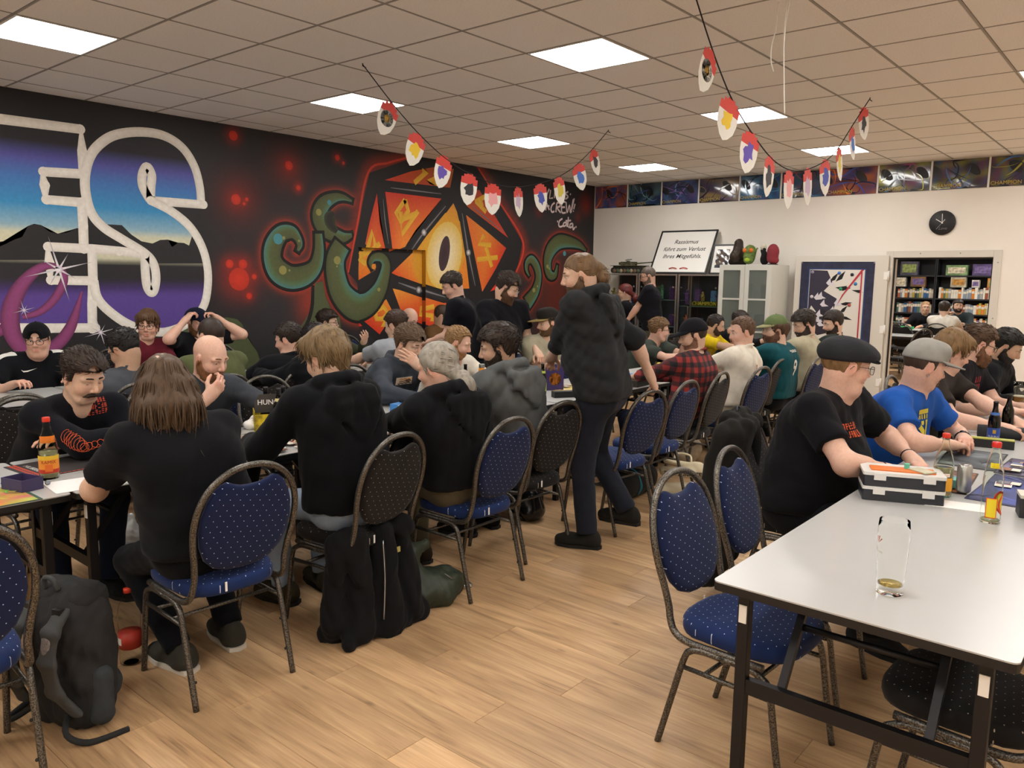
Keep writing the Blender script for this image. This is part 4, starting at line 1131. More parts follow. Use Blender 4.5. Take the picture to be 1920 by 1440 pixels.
# ---- left wall with the mural and a recessed door
DY0, DY1, DT, DD = 6.13, 7.24, 1.955, .07
ys = np.concatenate([np.linspace(YF, DY0, 330)[:-1], np.linspace(DY0, DY1, 38)[:-1], np.linspace(DY1, YB, 130)])
zs = np.concatenate([np.linspace(0, DT, 66)[:-1], np.linspace(DT, ZC+.03, 40)])
YY, ZZ = np.meshgrid(ys, zs, indexing='ij')
def inpoly(poly, Y, Z):
    r = np.zeros(Y.shape, bool); n = len(poly)
    for i in range(n):
        (y0, z0), (y1, z1) = poly[i][:2], poly[(i+1) % n][:2]
        if z0 == z1: continue
        r ^= ((z0 > Z) != (z1 > Z)) & (Y < (y1-y0)*(Z-z0)/(z1-z0)+y0)
    return r
def mural_colour(Y, Z):
    c = np.zeros(Y.shape+(3,)); c[:] = srgb('#2b2a2c')
    nz = .5+.5*np.sin(Y*3.1+np.sin(Z*4)*1.5)*np.sin(Z*2.7+Y)
    c *= (.82+.35*nz)[..., None]
    def blend(a, col):
        nonlocal c
        a = np.clip(a, 0, 1)[..., None]; c = c*(1-a)+np.array(srgb(col))*a
    # letter fills: night sky over ridges
    st = [(2.9, '#2c2b2e'), (2.72, '#2e2d31'), (2.58, '#5a5aa8'), (2.42, '#4a7cc0'), (2.2, '#3d93c8'), (2.02, '#8fb6c8'), (1.95, '#d8d6b8'), (1.75, '#d8d6b8'), (1.70, '#2c2b2d'), (1.55, '#2c2a2e'), (1.47, '#45346a'), (1.40, '#5d4694'), (1.0, '#5a4490')]
    zz = np.array([s[0] for s in st][::-1]); cc = np.array([srgb(s[1]) for s in st][::-1])
    sky = np.stack([np.interp(Z, zz, cc[:, k]) for k in range(3)], -1)
    inl = inpoly(MU['FILLE'], Y, Z) | inpoly(MU['FILLS'], Y, Z)
    c[inl] = sky[inl]
    # red spray
    def glow(pts, wd, col, a0):
        d = np.full(Y.shape, 9.)
        for (y, z, h) in pts: d = np.minimum(d, np.hypot(Y-y, Z-z)-h)
        blend(a0*np.exp(-(np.clip(d, 0, 9)/wd)**2), col)
    for k, tpath in enumerate(MU['TEN']):
        glow(smooth_path(tpath, 6), .085, '#7c3022', .6); glow(smooth_path(tpath, 6), .045, '#c8452a', .75)
    for pth in MU['RIM']: glow(smooth_path([(p[0], p[1], p[2]) for p in pth], 6), .09, '#8a2f22', .75)
    for (y, z, r) in MU['RED2']: blend(.42*np.exp(-((np.hypot(Y-y, Z-z))/(r*.8))**2), '#8a2a20')
    for (y, z, r) in MU['RED']: blend(.6*np.exp(-((np.hypot(Y-y, Z-z))/(r*1.7))**2), '#a02a1e')
    tr = inpoly([(5.5, 1.5), (5.55, 1.2), (5.3, .9), (5.0, .9), (5.2, 1.5)], Y, Z); 
    blend(.55*np.exp(-((Y-5.42)**2/.03+(Z-1.3)**2/.06)), '#b23c24')
    blend(.6*np.exp(-((Y-10.1)**2/.25+(Z-1.2)**2/.5)), '#7a3020')
    return c
col = mural_colour(YY, ZZ)
ny, nz = YY.shape
idx = np.arange(ny*nz).reshape(ny, nz)
q = np.stack([idx[:-1, :-1], idx[1:, :-1], idx[1:, 1:], idx[:-1, 1:]], -1)
yc = (YY[:-1, :-1]+YY[1:, 1:])/2; zc = (ZZ[:-1, :-1]+ZZ[1:, 1:])/2
isdoor = (yc > DY0) & (yc < DY1) & (zc < DT)
V = np.stack([np.full(YY.shape, XL), YY, ZZ], -1).reshape(-1, 3)
M_mural = mat('mural_paint', '#222222', rough=.55, spec=.35, attr=True, noise=.06, nscale=30, bump=.1, bscale=90)
def wmesh(name, quads, x, parent=None, kind=None):
    u = np.unique(quads); mp = np.zeros(len(V), int); mp[u] = np.arange(len(u))
    v = V[u].copy(); v[:, 0] = x
    o = link(name, fast_mesh(name, v, mp[quads], False, col.reshape(-1, 3)[u]), M_mural, parent)
    return o
wall_left = wmesh('wall_left', q[~isdoor].reshape(-1, 4), XL); tag(wall_left, kind='structure')
door2 = wmesh('door_2', q[isdoor].reshape(-1, 4), XL-DD); tag(door2, kind='structure')
m = MB(); m.box(XL-.2, XL-.001, YF, DY0-.001, 0, ZC+.03); m.box(XL-.2, XL-.001, DY1+.001, YB, 0, ZC+.03); m.box(XL-.2, XL-.001, DY0-.001, DY1+.001, DT+.001, ZC+.03)
m.box(XL-.2, XL-DD-.002, DY0, DY1, 0, DT)
m.build('wall_core', mat('wall_core', '#2b2a2c', rough=.8), wall_left)
# painted reveals of the recess
def reveal(name, pts, cols):
    me = fast_mesh(name, pts, [(0, 1, 2, 3)], False, np.array([srgb(c) for c in cols])); link(name, me, M_mural, wall_left)
for z0, z1, c0, c1 in ((1.48, DT, '#b07a1c', '#c08a24'), (1.30, 1.48, '#232123', '#232123'), (1.02, 1.30, '#b04a20', '#b8622a'), (0, 1.02, '#232123', '#232123')):
    reveal('door_jamb', [(XL-DD, DY1, z0), (XL, DY1, z0), (XL, DY1, z1), (XL-DD, DY1, z1)], [c0, c0, c1, c1])
reveal('door_jamb', [(XL, DY0, 0), (XL-DD, DY0, 0), (XL-DD, DY0, DT), (XL, DY0, DT)], ['#22211f']*4)
reveal('door_lintel', [(XL, DY0, DT), (XL-DD, DY0, DT), (XL-DD, DY1, DT), (XL, DY1, DT)], ['#3a2a22', '#3a2a22', '#b07a1c', '#c98a24'])

# flat painted shapes: lie a millimetre or two proud of the wall, and on the door where they cross it
LAYER = [0]
def paint(name, verts, faces, cols, lift):
    LAYER[0] += 1; lift += (LAYER[0] % 13)*2.5e-5
    bm = bmesh.new(); cl = bm.verts.layers.float_color.new('Col')
    bv = []
    for (y, z), c in zip(verts, cols):
        b = bm.verts.new((XL+lift, y, z)); b[cl] = (*c, 1); bv.append(b)
    for f in faces:
        try: bm.faces.new([bv[i] for i in f])
        except ValueError: pass
    ymin, ymax = min(v[0] for v in verts), max(v[0] for v in verts); zmin = min(v[1] for v in verts)
    if ymax > DY0 and ymin < DY1 and zmin < DT:
        for co, no in (((0, DY0, 0), (0, 1, 0)), ((0, DY1, 0), (0, 1, 0)), ((0, 0, DT), (0, 0, 1))):
            bmesh.ops.bisect_plane(bm, geom=bm.verts[:]+bm.edges[:]+bm.faces[:], dist=1e-5, plane_co=co, plane_no=no)
        ins = [f for f in bm.faces if DY0 < f.calc_center_median().y < DY1 and f.calc_center_median().z < DT]
        if ins:
            r = bmesh.ops.split(bm, geom=ins)
            for e in {v for f in [g for g in r['geom'] if isinstance(g, bmesh.types.BMFace)] for v in f.verts}: e.co.x = XL-DD+lift
    me = bpy.data.meshes.new(name); 
    bmesh.ops.recalc_face_normals(bm, faces=bm.faces[:])
    for f in bm.faces:
        if f.normal.x < 0: f.normal_flip()
    bm.to_mesh(me); bm.free()
    for vtx in me.vertices:
        if vtx.co.z > ZC: vtx.co.z = ZC
    return link(name, me, M_mural, wall_left)
def P_(h): return srgb(h)
def polyfill(name, pts, cols, lift):
    """polygon, triangulated from its middle when star shaped enough"""
    n = len(pts); cols = [P_(c) for c in cols]
    if len(cols) == 1: cols = cols*n
    bm = bmesh.new(); vs = [bm.verts.new((0, p[0], p[1])) for p in pts]; bm.faces.new(vs)
    r = bmesh.ops.triangulate(bm, faces=bm.faces[:]); bm.verts.index_update()
    fs = [[v.index for v in f.verts] for f in bm.faces]; bm.free()
    return paint(name, [p[:2] for p in pts], fs, cols, lift)
def ribbon(name, path, cols, lift, n=6, grow=0.0, cap=True, smooth=True):
    """path of (y,z,halfwidth); cols across the width"""
    P = smooth_path(path, n) if smooth else path
    P = [np.array(p) for p in P]; K = len(cols); vs = []; cc = []; fs = []
    for i, p in enumerate(P):
        t = P[min(i+1, len(P)-1)]-P[max(i-1, 0)]; t = t[:2]/(np.hypot(*t[:2])+1e-9); nn = np.array([-t[1], t[0]])
        h = max(p[2]+grow, .002)
        pp = p[:2]
        if cap and grow and i == 0: pp = pp-t*grow
        if cap and grow and i == len(P)-1: pp = pp+t*grow
        for k in range(K):
            s_ = -1+2*k/(K-1); vs.append(tuple(pp+nn*s_*h)); cc.append(P_(cols[k]))
    for i in range(len(P)-1):
        for k in range(K-1): fs.append((i*K+k, i*K+k+1, (i+1)*K+k+1, (i+1)*K+k))
    return paint(name, vs, fs, cc, lift)
def disc(name, y, z, r, col, lift, n=16, edge=None):
    vs = [(y, z)]+[(y+r*math.cos(2*PI*i/n), z+r*math.sin(2*PI*i/n)) for i in range(n)]
    return paint(name, vs, [(0, i+1, (i+1) % n+1) for i in range(n)], [P_(col)]+[P_(edge or col)]*n, lift)

for p in MU['MTN']: polyfill('painted_ridge', p, ['#2b2a2c'], .001)
WHT = ['#e2dcd0', '#f2ede4', '#ece6dc', '#d8d2c6']
for p in MU['SCUR']: ribbon('painted_letter', [(a, b, .043) for a, b in p], WHT, .0022, n=6)
for p in MU['LET']: ribbon('painted_letter', [(a, b, .042) for a, b in p], WHT, .002, smooth=False, grow=.0001)
for p in MU['LET']:
    for a, b in p: disc('painted_corner', a, b, .043, '#ece6dc', .0023, 12)
ribbon('painted_script', MU['ELL'], ['#6a3156', '#8a4470', '#94487a', '#8a4470', '#5e2c4e'], .0034, n=7)
ribbon('painted_script', MU['ELL2'], ['#6a3156', '#94487a', '#5e2c4e'], .0032, n=6)
for (y, z, r) in MU['STAR']:
    for k in range(8):
        a = R(45*k+14); rr = r*(1 if k % 2 == 0 else .55); w_ = r*.035
        paint('painted_sparkle', [(y+rr*math.cos(a), z+rr*math.sin(a)), (y-w_*math.sin(a), z+w_*math.cos(a)), (y+w_*math.sin(a), z-w_*math.cos(a))], [(0, 1, 2)], [P_('#8d8894'), P_('#f2f0f2'), P_('#f2f0f2')], .0045)
    disc('painted_sparkle', y, z, r*.11, '#fbfafc', .0047, 14, '#c9b8c9')
for (y, z, r) in MU['RED']: disc('painted_spot', y, z, r, '#d23a26', .0015, 16, '#b83222')
GREEN = ['#4c7d7c', '#55704f', '#57603c', '#565c3a', '#535a3a', '#4a5134']
for p in MU['TRUNK']: polyfill('painted_tentacle', p, ['#4f5739'], .0012)
ribbon('painted_outline', [(5.47, 1.5, .02), (5.45, 1.25, .024), (5.37, 1.05, .024), (5.22, .9, .024)], ['#1d1b19']*3, .0016)
for k in (1, 0):
    ribbon('painted_outline', MU['TEN'][k], ['#1b1a18']*3, .0018+.0006*(1-k), grow=.036)
    ribbon('painted_tentacle', MU['TEN'][k], GREEN[::-1] if k == 1 else GREEN[::-1], .0022+.0006*(1-k))
ribbon('painted_shade', [(5.78, 2.33, .03), (5.72, 2.28, .075), (5.74, 2.2, .07), (5.82, 2.12, .03)], ['#3c412c', '#2a2924', '#2a2924', '#3c412c'], .0026)
# the twenty-sided die with an eye
polyfill('painted_die', MU['DIE'], ['#232123'], .0019)
for p in MU['RIM']: ribbon('painted_rim', p, ['#a03426', '#d2452e', '#8e2c20'], .0024)
for k, (p, cs) in enumerate(MU['FAC']): polyfill('painted_facet', p, ['#'+c for c in cs], .003)
for k, (p, c0, c1) in enumerate(MU['EYE']):
    cy, cz = sum(a for a, b in p)/len(p), sum(b for a, b in p)/len(p)
    paint('painted_eye', [(cy, cz)]+p, [(0, i+1, (i+1) % len(p)+1) for i in range(len(p))], [P_('#'+c0)]+[P_('#'+c1)]*len(p), .0034+.0004*k)
# bars of the die cross the eye again
for a, b, h in (((800, 430), 0, 0),): pass
def bar_(pts, h): ribbon('painted_bar', [(y, z, h) for y, z in pts], ['#1f1d1f', '#2c2a2d', '#262426', '#1c1a1c'], .005, smooth=False)
bar_([MU['BARH'][1][0][:2], MU['BARH'][1][1][:2], MU['BARH'][1][2][:2]], .062)
bar_([(2*MU['BARH'][3][0][0]-MU['BARH'][3][1][0], 2*MU['BARH'][3][0][1]-MU['BARH'][3][1][1]), MU['BARH'][3][0][:2], MU['BARH'][3][1][:2], MU['BARH'][3][2][:2]][1:], .07)
bar_([p[:2] for p in MU['BARH'][5]], .085)
for p in MU['BARH']: ribbon('painted_highlight', p, ['#3a383b', '#8d8a8c', '#3a383b'], .0056)
for k in (1, 3, 5):
    y, z, _ = MU['BARH'][k][1]; disc('painted_highlight', y, z, .05, '#e8e4e0', .0059, 14, '#3a383a')
for p in MU['NUM']: ribbon('painted_number', [(a, b, .03) for a, b in p], ['#e0b038', '#d8a030'], .0046, smooth=False, grow=.004)
for k in (2, 3, 4):
    ribbon('painted_outline', MU['TEN'][k], ['#1b1a18']*3, .0062, grow=.034)
    ribbon('painted_tentacle', MU['TEN'][k], GREEN if k == 3 else GREEN[::-1], .0068)
disc('painted_spot', MU['TEN'][2][-1][0]+.02, MU['TEN'][2][-1][1]+.02, .035, '#e08a30', .0072)
for k, (y, z, r) in enumerate(MU['DOT']): disc('painted_dot', y, z, r, '#4a8a92' if k in (0, 4, 9, 15) else '#8f8a4e', .0076, 12, None)
for p in MU['TXT']: ribbon('painted_lettering', [(a, b, .011) for a, b in p], ['#d8c2c2', '#e2d2d0'], .003, smooth=len(p) > 3, n=4, grow=.003)
# ---------------------------------------------------------------- chairs
def frame_material():
    m = bpy.data.materials.new('hammered_metal'); m.use_nodes = True
    N = m.node_tree.nodes; L = m.node_tree.links; b = N['Principled BSDF']
    tc = N.new('ShaderNodeTexCoord'); v = N.new('ShaderNodeTexNoise'); v.inputs['Scale'].default_value = 240; v.inputs['Detail'].default_value = 2
    L.new(tc.outputs['Object'], v.inputs['Vector'])
    cr = N.new('ShaderNodeValToRGB'); e = cr.color_ramp
    e.elements[0].position = .38; e.elements[0].color = (*srgb('#35322e'), 1); e.elements[1].position = .62; e.elements[1].color = (*srgb('#76726b'), 1)
    L.new(v.outputs['Fac'], cr.inputs['Fac']); L.new(cr.outputs['Color'], b.inputs['Base Color'])
    b.inputs['Metallic'].default_value = .75; b.inputs['Roughness'].default_value = .36
    bp = N.new('ShaderNodeBump'); bp.inputs['Strength'].default_value = .35; bp.inputs['Distance'].default_value = .002
    L.new(v.outputs['Fac'], bp.inputs['Height']); L.new(bp.outputs['Normal'], b.inputs['Normal'])
    return m
M_hammer = frame_material()
def dot_fabric(name, col, dot, axes):
    m = bpy.data.materials.new(name); m.use_nodes = True
    N = m.node_tree.nodes; L = m.node_tree.links; b = N['Principled BSDF']
    tc = N.new('ShaderNodeTexCoord'); sp = N.new('ShaderNodeSeparateXYZ'); L.new(tc.outputs['Object'], sp.inputs[0])
    cb = N.new('ShaderNodeCombineXYZ'); L.new(sp.outputs[axes[0]], cb.inputs[0]); L.new(sp.outputs[axes[1]], cb.inputs[1])
    mp = N.new('ShaderNodeMapping'); mp.inputs['Rotation'].default_value = (0, 0, R(33)); mp.inputs['Scale'].default_value = (34, 34, 34)
    L.new(cb.outputs[0], mp.inputs['Vector'])
    fr = N.new('ShaderNodeVectorMath'); fr.operation = 'FRACTION'; L.new(mp.outputs[0], fr.inputs[0])
    sb = N.new('ShaderNodeVectorMath'); sb.operation = 'SUBTRACT'; sb.inputs[1].default_value = (.5, .5, 0); L.new(fr.outputs[0], sb.inputs[0])
    sx = N.new('ShaderNodeSeparateXYZ'); L.new(sb.outputs[0], sx.inputs[0])
    c2 = N.new('ShaderNodeCombineXYZ'); L.new(sx.outputs[0], c2.inputs[0]); L.new(sx.outputs[1], c2.inputs[1])
    ln = N.new('ShaderNodeVectorMath'); ln.operation = 'LENGTH'; L.new(c2.outputs[0], ln.inputs[0])
    lt = N.new('ShaderNodeMath'); lt.operation = 'LESS_THAN'; lt.inputs[1].default_value = .062; L.new(ln.outputs['Value'], lt.inputs[0])
    mx = N.new('ShaderNodeMix'); mx.data_type = 'RGBA'
    mx.inputs['A'].default_value = (*srgb(col), 1); mx.inputs['B'].default_value = (*srgb(dot), 1)
    L.new(lt.outputs[0], mx.inputs['Factor']); L.new(mx.outputs['Result'], b.inputs['Base Color'])
    b.inputs['Roughness'].default_value = .85; b.inputs['Sheen Weight'].default_value = .06; b.inputs['Specular IOR Level'].default_value = .2
    n = N.new('ShaderNodeTexNoise'); n.inputs['Scale'].default_value = 350; L.new(tc.outputs['Object'], n.inputs['Vector'])
    bp = N.new('ShaderNodeBump'); bp.inputs['Strength'].default_value = .2; bp.inputs['Distance'].default_value = .002
    L.new(n.outputs['Fac'], bp.inputs['Height']); L.new(bp.outputs['Normal'], b.inputs['Normal'])
    return m
FAB = {'blue': (dot_fabric('blue_dotted_back_shaded', '#0f1b3e', '#b9c2dc', (1, 2)), dot_fabric('blue_dotted_seat_lit', '#142753', '#b9c2dc', (0, 1))),  # one fabric: shade coloured into the blue back, light into the blue seat
       'black': (dot_fabric('black_dotted_back', '#15110f', '#a89c8c', (1, 2)), dot_fabric('black_dotted_seat', '#141211', '#a89c8c', (0, 1)))}
def hx(z): return -.205-(z-.45)*.255
def loft(b, rings, close0=True, close1=True):
    n = len(rings[0]); vs = [p for r in rings for p in r]; fs = []
    for i in range(len(rings)-1):
        for j in range(n): fs.append((i*n+j, i*n+(j+1) % n, (i+1)*n+(j+1) % n, (i+1)*n+j))
    if close0: fs.append(tuple(range(n-1, -1, -1)))
    if close1: fs.append(tuple((len(rings)-1)*n+j for j in range(n)))
    b.add(vs, fs, True)
def make_chair(kind):
    root = empty('banquet_chair', (0, 0, 0))
    bk, st = FAB[kind]
    # seat cushion
    b = MB(); out = []
    for i in range(28):
        a = 2*PI*i/28; ca, sa = math.cos(a), math.sin(a); p = .62
        x = .215*math.copysign(abs(ca)**p, ca); y = (.205+.015*ca)*math.copysign(abs(sa)**p, sa); out.append((x, y))
    rings = []
    for s_, z in ((.90, .412), (.98, .418), (1.0, .432), (1.0, .452), (.97, .466), (.88, .475), (.6, .482), (.2, .485)):
        rings.append([(x*s_, y*s_, z-.006*(x < -.1)) for x, y in out])
    loft(b, rings); b.build('seat', st, root)
    # back pad with hand-hole notch at its top
    half = [(0, .507), (.06, .511), (.115, .53), (.155, .57), (.178, .63), (.186, .69), (.18, .75), (.162, .805), (.138, .846), (.116, .864), (.098, .871), (.082, .868), (.062, .858), (.035, .850)]
    pts = [(y, z) for y, z in half]+[(0, .848)]+[(-y, z) for y, z in half[:0:-1]]
    b = MB(); cz = .69; rings = []
    for s_, d in ((.2, -.018), (.85, -.017), (.96, -.013), (1.0, -.004), (1.0, .008), (.95, .018), (.84, .024), (.5, .028), (.15, .029)):
        rings.append([(hx(cz+(z-cz)*s_)+d, y*s_, cz+(z-cz)*s_) for y, z in pts][::-1])
    loft(b, rings); b.build('backrest', bk, root)
    # hoop
    hp = [(.14, .20, .402), (-.02, .20, .40), (-.135, .198, .40), (-.185, .195, .418), (-.207, .19, .455), (hx(.50), .186, .50), (hx(.57), .192, .57), (hx(.64), .203, .64), (hx(.71), .206, .71), (hx(.78), .195, .78), (hx(.84), .168, .84), (hx(.885), .125, .885), (hx(.915), .07, .915), (hx(.925), 0, .925)]
    full = hp+[(x, -y, z) for x, y, z in hp[-2::-1]]
    b = MB(); b.tube(smooth_path(full, 4), .0125, 10); b.build('back_frame', M_hammer, root)
    for s_ in (-1, 1):
        y = .205*s_
        b = MB(); b.tube(smooth_path([(0, y, .388), (-.07, y, .388), (-.115, y, .375), (-.14, y, .335), (-.185, y, .17), (-.23, y, .0)], 4), .0115, 10)
        lg = b.build('leg', M_hammer, root)
        for z in (.10, .22): m2 = MB(); m2.ball((-.23+.27*z+.0, y-.014*s_, z), .006, 8); m2.build('stacking_stud', M_black, lg)
        b = MB(); b.tube(smooth_path([(0, y, .388), (.09, y, .388), (.14, y, .372), (.168, y, .335), (.195, y, .17), (.225, y, .0)], 4), .0115, 10)
        b.build('leg', M_hammer, root)
        b = MB(); b.tube([(-.148, y, .31), (.17, y, .31)], .0085, 8); b.build('side_rail', M_hammer, root)
    b = MB(); b.tube([(-.06, -.205, .31), (-.06, .205, .31)], .008, 8); b.tube([(.08, -.205, .31), (.08, .205, .31)], .008, 8); b.build('stretcher', M_hammer, root)
    b = MB(); b.box(-.221, -.218, .06, .068, .425, .462); b.build('care_tag', M_white, root)
    return root
CH = {k: make_chair(k) for k in ('blue', 'black')}
used = {'blue': False, 'black': False}
def chair(kind, x, y, deg, label, group=None):
    o = CH[kind] if not used[kind] else copy_tree(CH[kind])
    used[kind] = True
    o.location = (x, y, 0); o.rotation_euler = (0, 0, R(deg))
    tag(o, label, 'chair')
    if group: o['group'] = group
    elif 'group' in o: del o['group']
    return o
G1 = 'chairs along the aisle side of the long table row'
chair('blue', -2.82, .62, 176, 'blue dotted banquet chair beside the dark trekking backpack', G1)
chair('blue', -2.88, 1.56, 178, 'blue dotted banquet chair of the long-haired player in black t-shirt', G1)
chair('black', -2.90, 2.26, 186, 'black dotted banquet chair with a black jacket hanging off it, under the player in jeans', G1)
chair('blue', -2.80, 2.95, 180, 'blue dotted banquet chair of the player with the grey ponytail', G1)
chair('black', -2.93, 3.56, 178, 'black dotted banquet chair behind the player in grey hoodie', G1)
chair('blue', -2.80, 4.33, 174, 'empty blue banquet chair whose back the standing man in dark hoodie holds', G1)
chair('blue', -2.86, 4.90, 180, 'empty blue banquet chair between the held chair and the plaid shirt player', G1)
chair('black', -2.92, 5.52, 184, 'black banquet chair of the player in red plaid shirt', G1)
chair('blue', -2.85, 6.15, 176, 'blue banquet chair behind the player in white t-shirt', G1)
chair('black', -2.98, 6.85, 180, 'black banquet chair between the white and the teal shirts', G1)
chair('blue', -2.82, 7.38, 177, 'blue banquet chair of the player with olive cap and teal shirt', G1)
chair('blue', -2.85, 8.55, 180, 'blue banquet chair of the player in dark green t-shirt', G1)
G2 = 'chairs along the far side of the long table row'
chair('black', -4.47, .88, 4, 'empty black dotted banquet chair next to the moustached player, facing the aisle', G2)
chair('black', -4.50, 1.52, 0, 'black dotted banquet chair under the moustached player', G2)
chair('blue', -4.52, 2.28, 3, 'blue banquet chair under the bald bearded player', G2)
chair('black', -4.42, 2.95, -6, 'empty black dotted banquet chair behind the paper beer carrier', G2)
chair('black', -4.58, 3.85, 0, 'black banquet chair under the hooded player holding his face', G2)
chair('blue', -4.66, 4.50, 0, 'blue banquet chair under the blond bearded player in white t-shirt', G2)
chair('blue', -4.68, 5.90, 0, 'blue banquet chair under the player in tan trucker cap', G2)
chair('blue', -4.68, 6.75, 5, 'empty blue banquet chair behind the man with dark hoodie', G2)
chair('blue', -4.62, 7.55, 0, 'blue banquet chair under the player in glasses and dark green t-shirt', G2)
chair('blue', -4.60, 8.30, 6, 'empty blue banquet chair between dark green and yellow t-shirts', G2)
chair('black', -4.62, 9.0, 0, 'black banquet chair under the player in yellow t-shirt', G2)
G3 = 'chairs of the table row by the mural'
chair('black', -5.28, 1.55, 182, 'black banquet chair with red showing through its hand hole', G3)
chair('black', -5.30, 2.25, 180, 'black banquet chair under the player in grey long sleeve', G3)
chair('blue', -5.30, 2.86, 180, 'blue banquet chair under the player in olive shirt', G3)
chair('black', -5.30, 3.50, 180, 'black banquet chair under the short-haired player in black t-shirt', G3)
chair('blue', -5.40, 4.62, 180, 'blue banquet chair under the player in light grey t-shirt', G3)
chair('blue', -6.98, 2.2, 0, 'blue banquet chair under the player with backwards cap', G3)
chair('black', -7.05, 3.1, 0, 'black banquet chair under the player in maroon t-shirt', G3)
chair('blue', -6.98, 4.05, -4, 'blue banquet chair against the olive painted hill, right of the raised arm', G3)
chair('blue', -7.02, 5.1, 0, 'blue banquet chair under the bearded player with glasses in olive jacket', G3)
chair('blue', -7.04, 5.72, 0, 'empty blue banquet chair in front of the painted tentacle tip', G3)
chair('black', -7.02, 6.8, 0, 'black banquet chair under the player in brown shirt', G3)
G4 = 'chairs at the table with the empty beer glass'
chair('blue', -1.03, 2.52, -3, 'empty blue dotted banquet chair half under the table with the empty beer glass', G4)
chair('blue', -1.06, 3.06, 4, 'empty blue dotted banquet chair beside the flat cap player', G4)
chair('black', -1.34, 3.82, 0, 'black banquet chair under the player in flat cap', G4)
chair('blue', -1.22, 4.68, 0, 'blue banquet chair under the player in blue t-shirt', G4)
chair('blue', -1.28, 5.50, 0, 'blue banquet chair under the player in brown t-shirt', G4)
chair('black', -1.28, 6.25, 0, 'black banquet chair under the bearded player with glasses at the beer table', G4)
chair('blue', -1.22, 6.95, 0, 'blue banquet chair under the player in black hoodie at the beer table', G4)
chair('black', -.36, 2.50, 176, 'empty black dotted banquet chair under the far side of the beer glass table', G4)
# ---------------------------------------------------------------- folding tables
M_top = mat('laminate_white', '#aeaeac', rough=.28, spec=.5, noise=.015, nscale=8)
M_legs = mat('table_steel_black', '#17171a', rough=.45, metal=.3)
TH = .74
def make_table(L_, W_):
    root = empty('folding_table')
    b = MB(); pts = []
    r = .02
    for (cx, cy, a0) in ((W_/2-r, L_/2-r, 0), (-W_/2+r, L_/2-r, 90), (-W_/2+r, -L_/2+r, 180), (W_/2-r, -L_/2+r, 270)):
        pts += [(cx+r*math.cos(R(a0+22.5*i)), cy+r*math.sin(R(a0+22.5*i))) for i in range(5)]
    b.prism(pts, TH-.004, TH); b.build('table_top', M_top, root)
    b = MB(); b.prism(pts, TH-.028, TH-.0041); b.build('edge_band', M_black, root)
    for s_ in (-1, 1):
        b = MB(); b.box(s_*(W_/2-.09)-.012, s_*(W_/2-.09)+.012, -L_/2+.06, L_/2-.06, TH-.058, TH-.0282); b.build('rail', M_legs, root)
    for e in (-1, 1):
        y = e*(L_/2-.075)
        for s_ in (-1, 1):
            x = s_*(W_/2-.075)
            b = MB(); b.box(x-.0175, x+.0175, y-.0175, y+.0175, 0, TH-.0282)
            lg = b.build('leg', M_legs, root, bevel=.003)
            b = MB(); b.rbox(x-.012, x+.012, y+e*.0178-.003, y+e*.0178+.003, TH-.13, TH-.075, .002); b.build('leg_clip', M_white, lg)
            # folding stay
            b = MB(); x2 = s_*(W_/2-.19)
            b.tube([(x2, y-e*.015, .42), (x2, y-e*.22, TH-.05)], .016, 4, sq=True)
            b.build('folding_stay', M_legs, root)
        b = MB(); b.box(-W_/2+.0925, W_/2-.0925, y-.0125, y+.0125, .39, .435); b.build('crossbar', M_legs, root)
        b = MB(); b.tube([(-W_/2+.19, y-e*.14, .58), (W_/2-.19, y-e*.14, .58)], .011, 8); b.build('stay_bar', M_legs, root)
    return root
TB = make_table(1.59, .775); tused = [False]
def table(x, y, label, group, deg=0):
    o = TB if not tused[0] else copy_tree(TB)
    tused[0] = True
    o.location = (x, y, 0); o.rotation_euler = (0, 0, R(deg)); tag(o, label, 'table', group); return o
table(-.595, 2.888, 'white folding table with an empty beer glass standing on it', 'white folding tables in the beer glass row')
table(-.595, 4.49, 'white folding table with snap-lid boxes and a black play mat', 'white folding tables in the beer glass row')
table(-.595, 6.09, 'white folding table under the arms of the bearded player with glasses', 'white folding tables in the beer glass row')
table(-3.70, .41, 'white folding table with a juice bottle and a bright landscape mat', 'white folding tables in the long middle row')
table(-3.69, 2.015, 'white folding table with the paper carrier of beer bottles', 'white folding tables in the long middle row')
table(-3.70, 3.62, 'white folding table with the orange bottle and the white card box', 'white folding tables in the long middle row')
table(-3.69, 5.23, 'white folding table behind the standing man in dark hoodie', 'white folding tables in the long middle row')
table(-3.70, 6.83, 'white folding table in front of the player in red plaid shirt', 'white folding tables in the long middle row')
table(-3.69, 8.43, 'white folding table at the cabinet end of the middle row', 'white folding tables in the long middle row')
for i, y in enumerate((1.5, 3.1, 4.7, 6.3)):
    table(-6.17, y, ['white folding table before the player with backwards cap', 'white folding table with red card boxes below the raised arms', 'white folding table before the bearded player in olive jacket', 'white folding table before the player in brown shirt'][i], 'white folding tables along the mural')
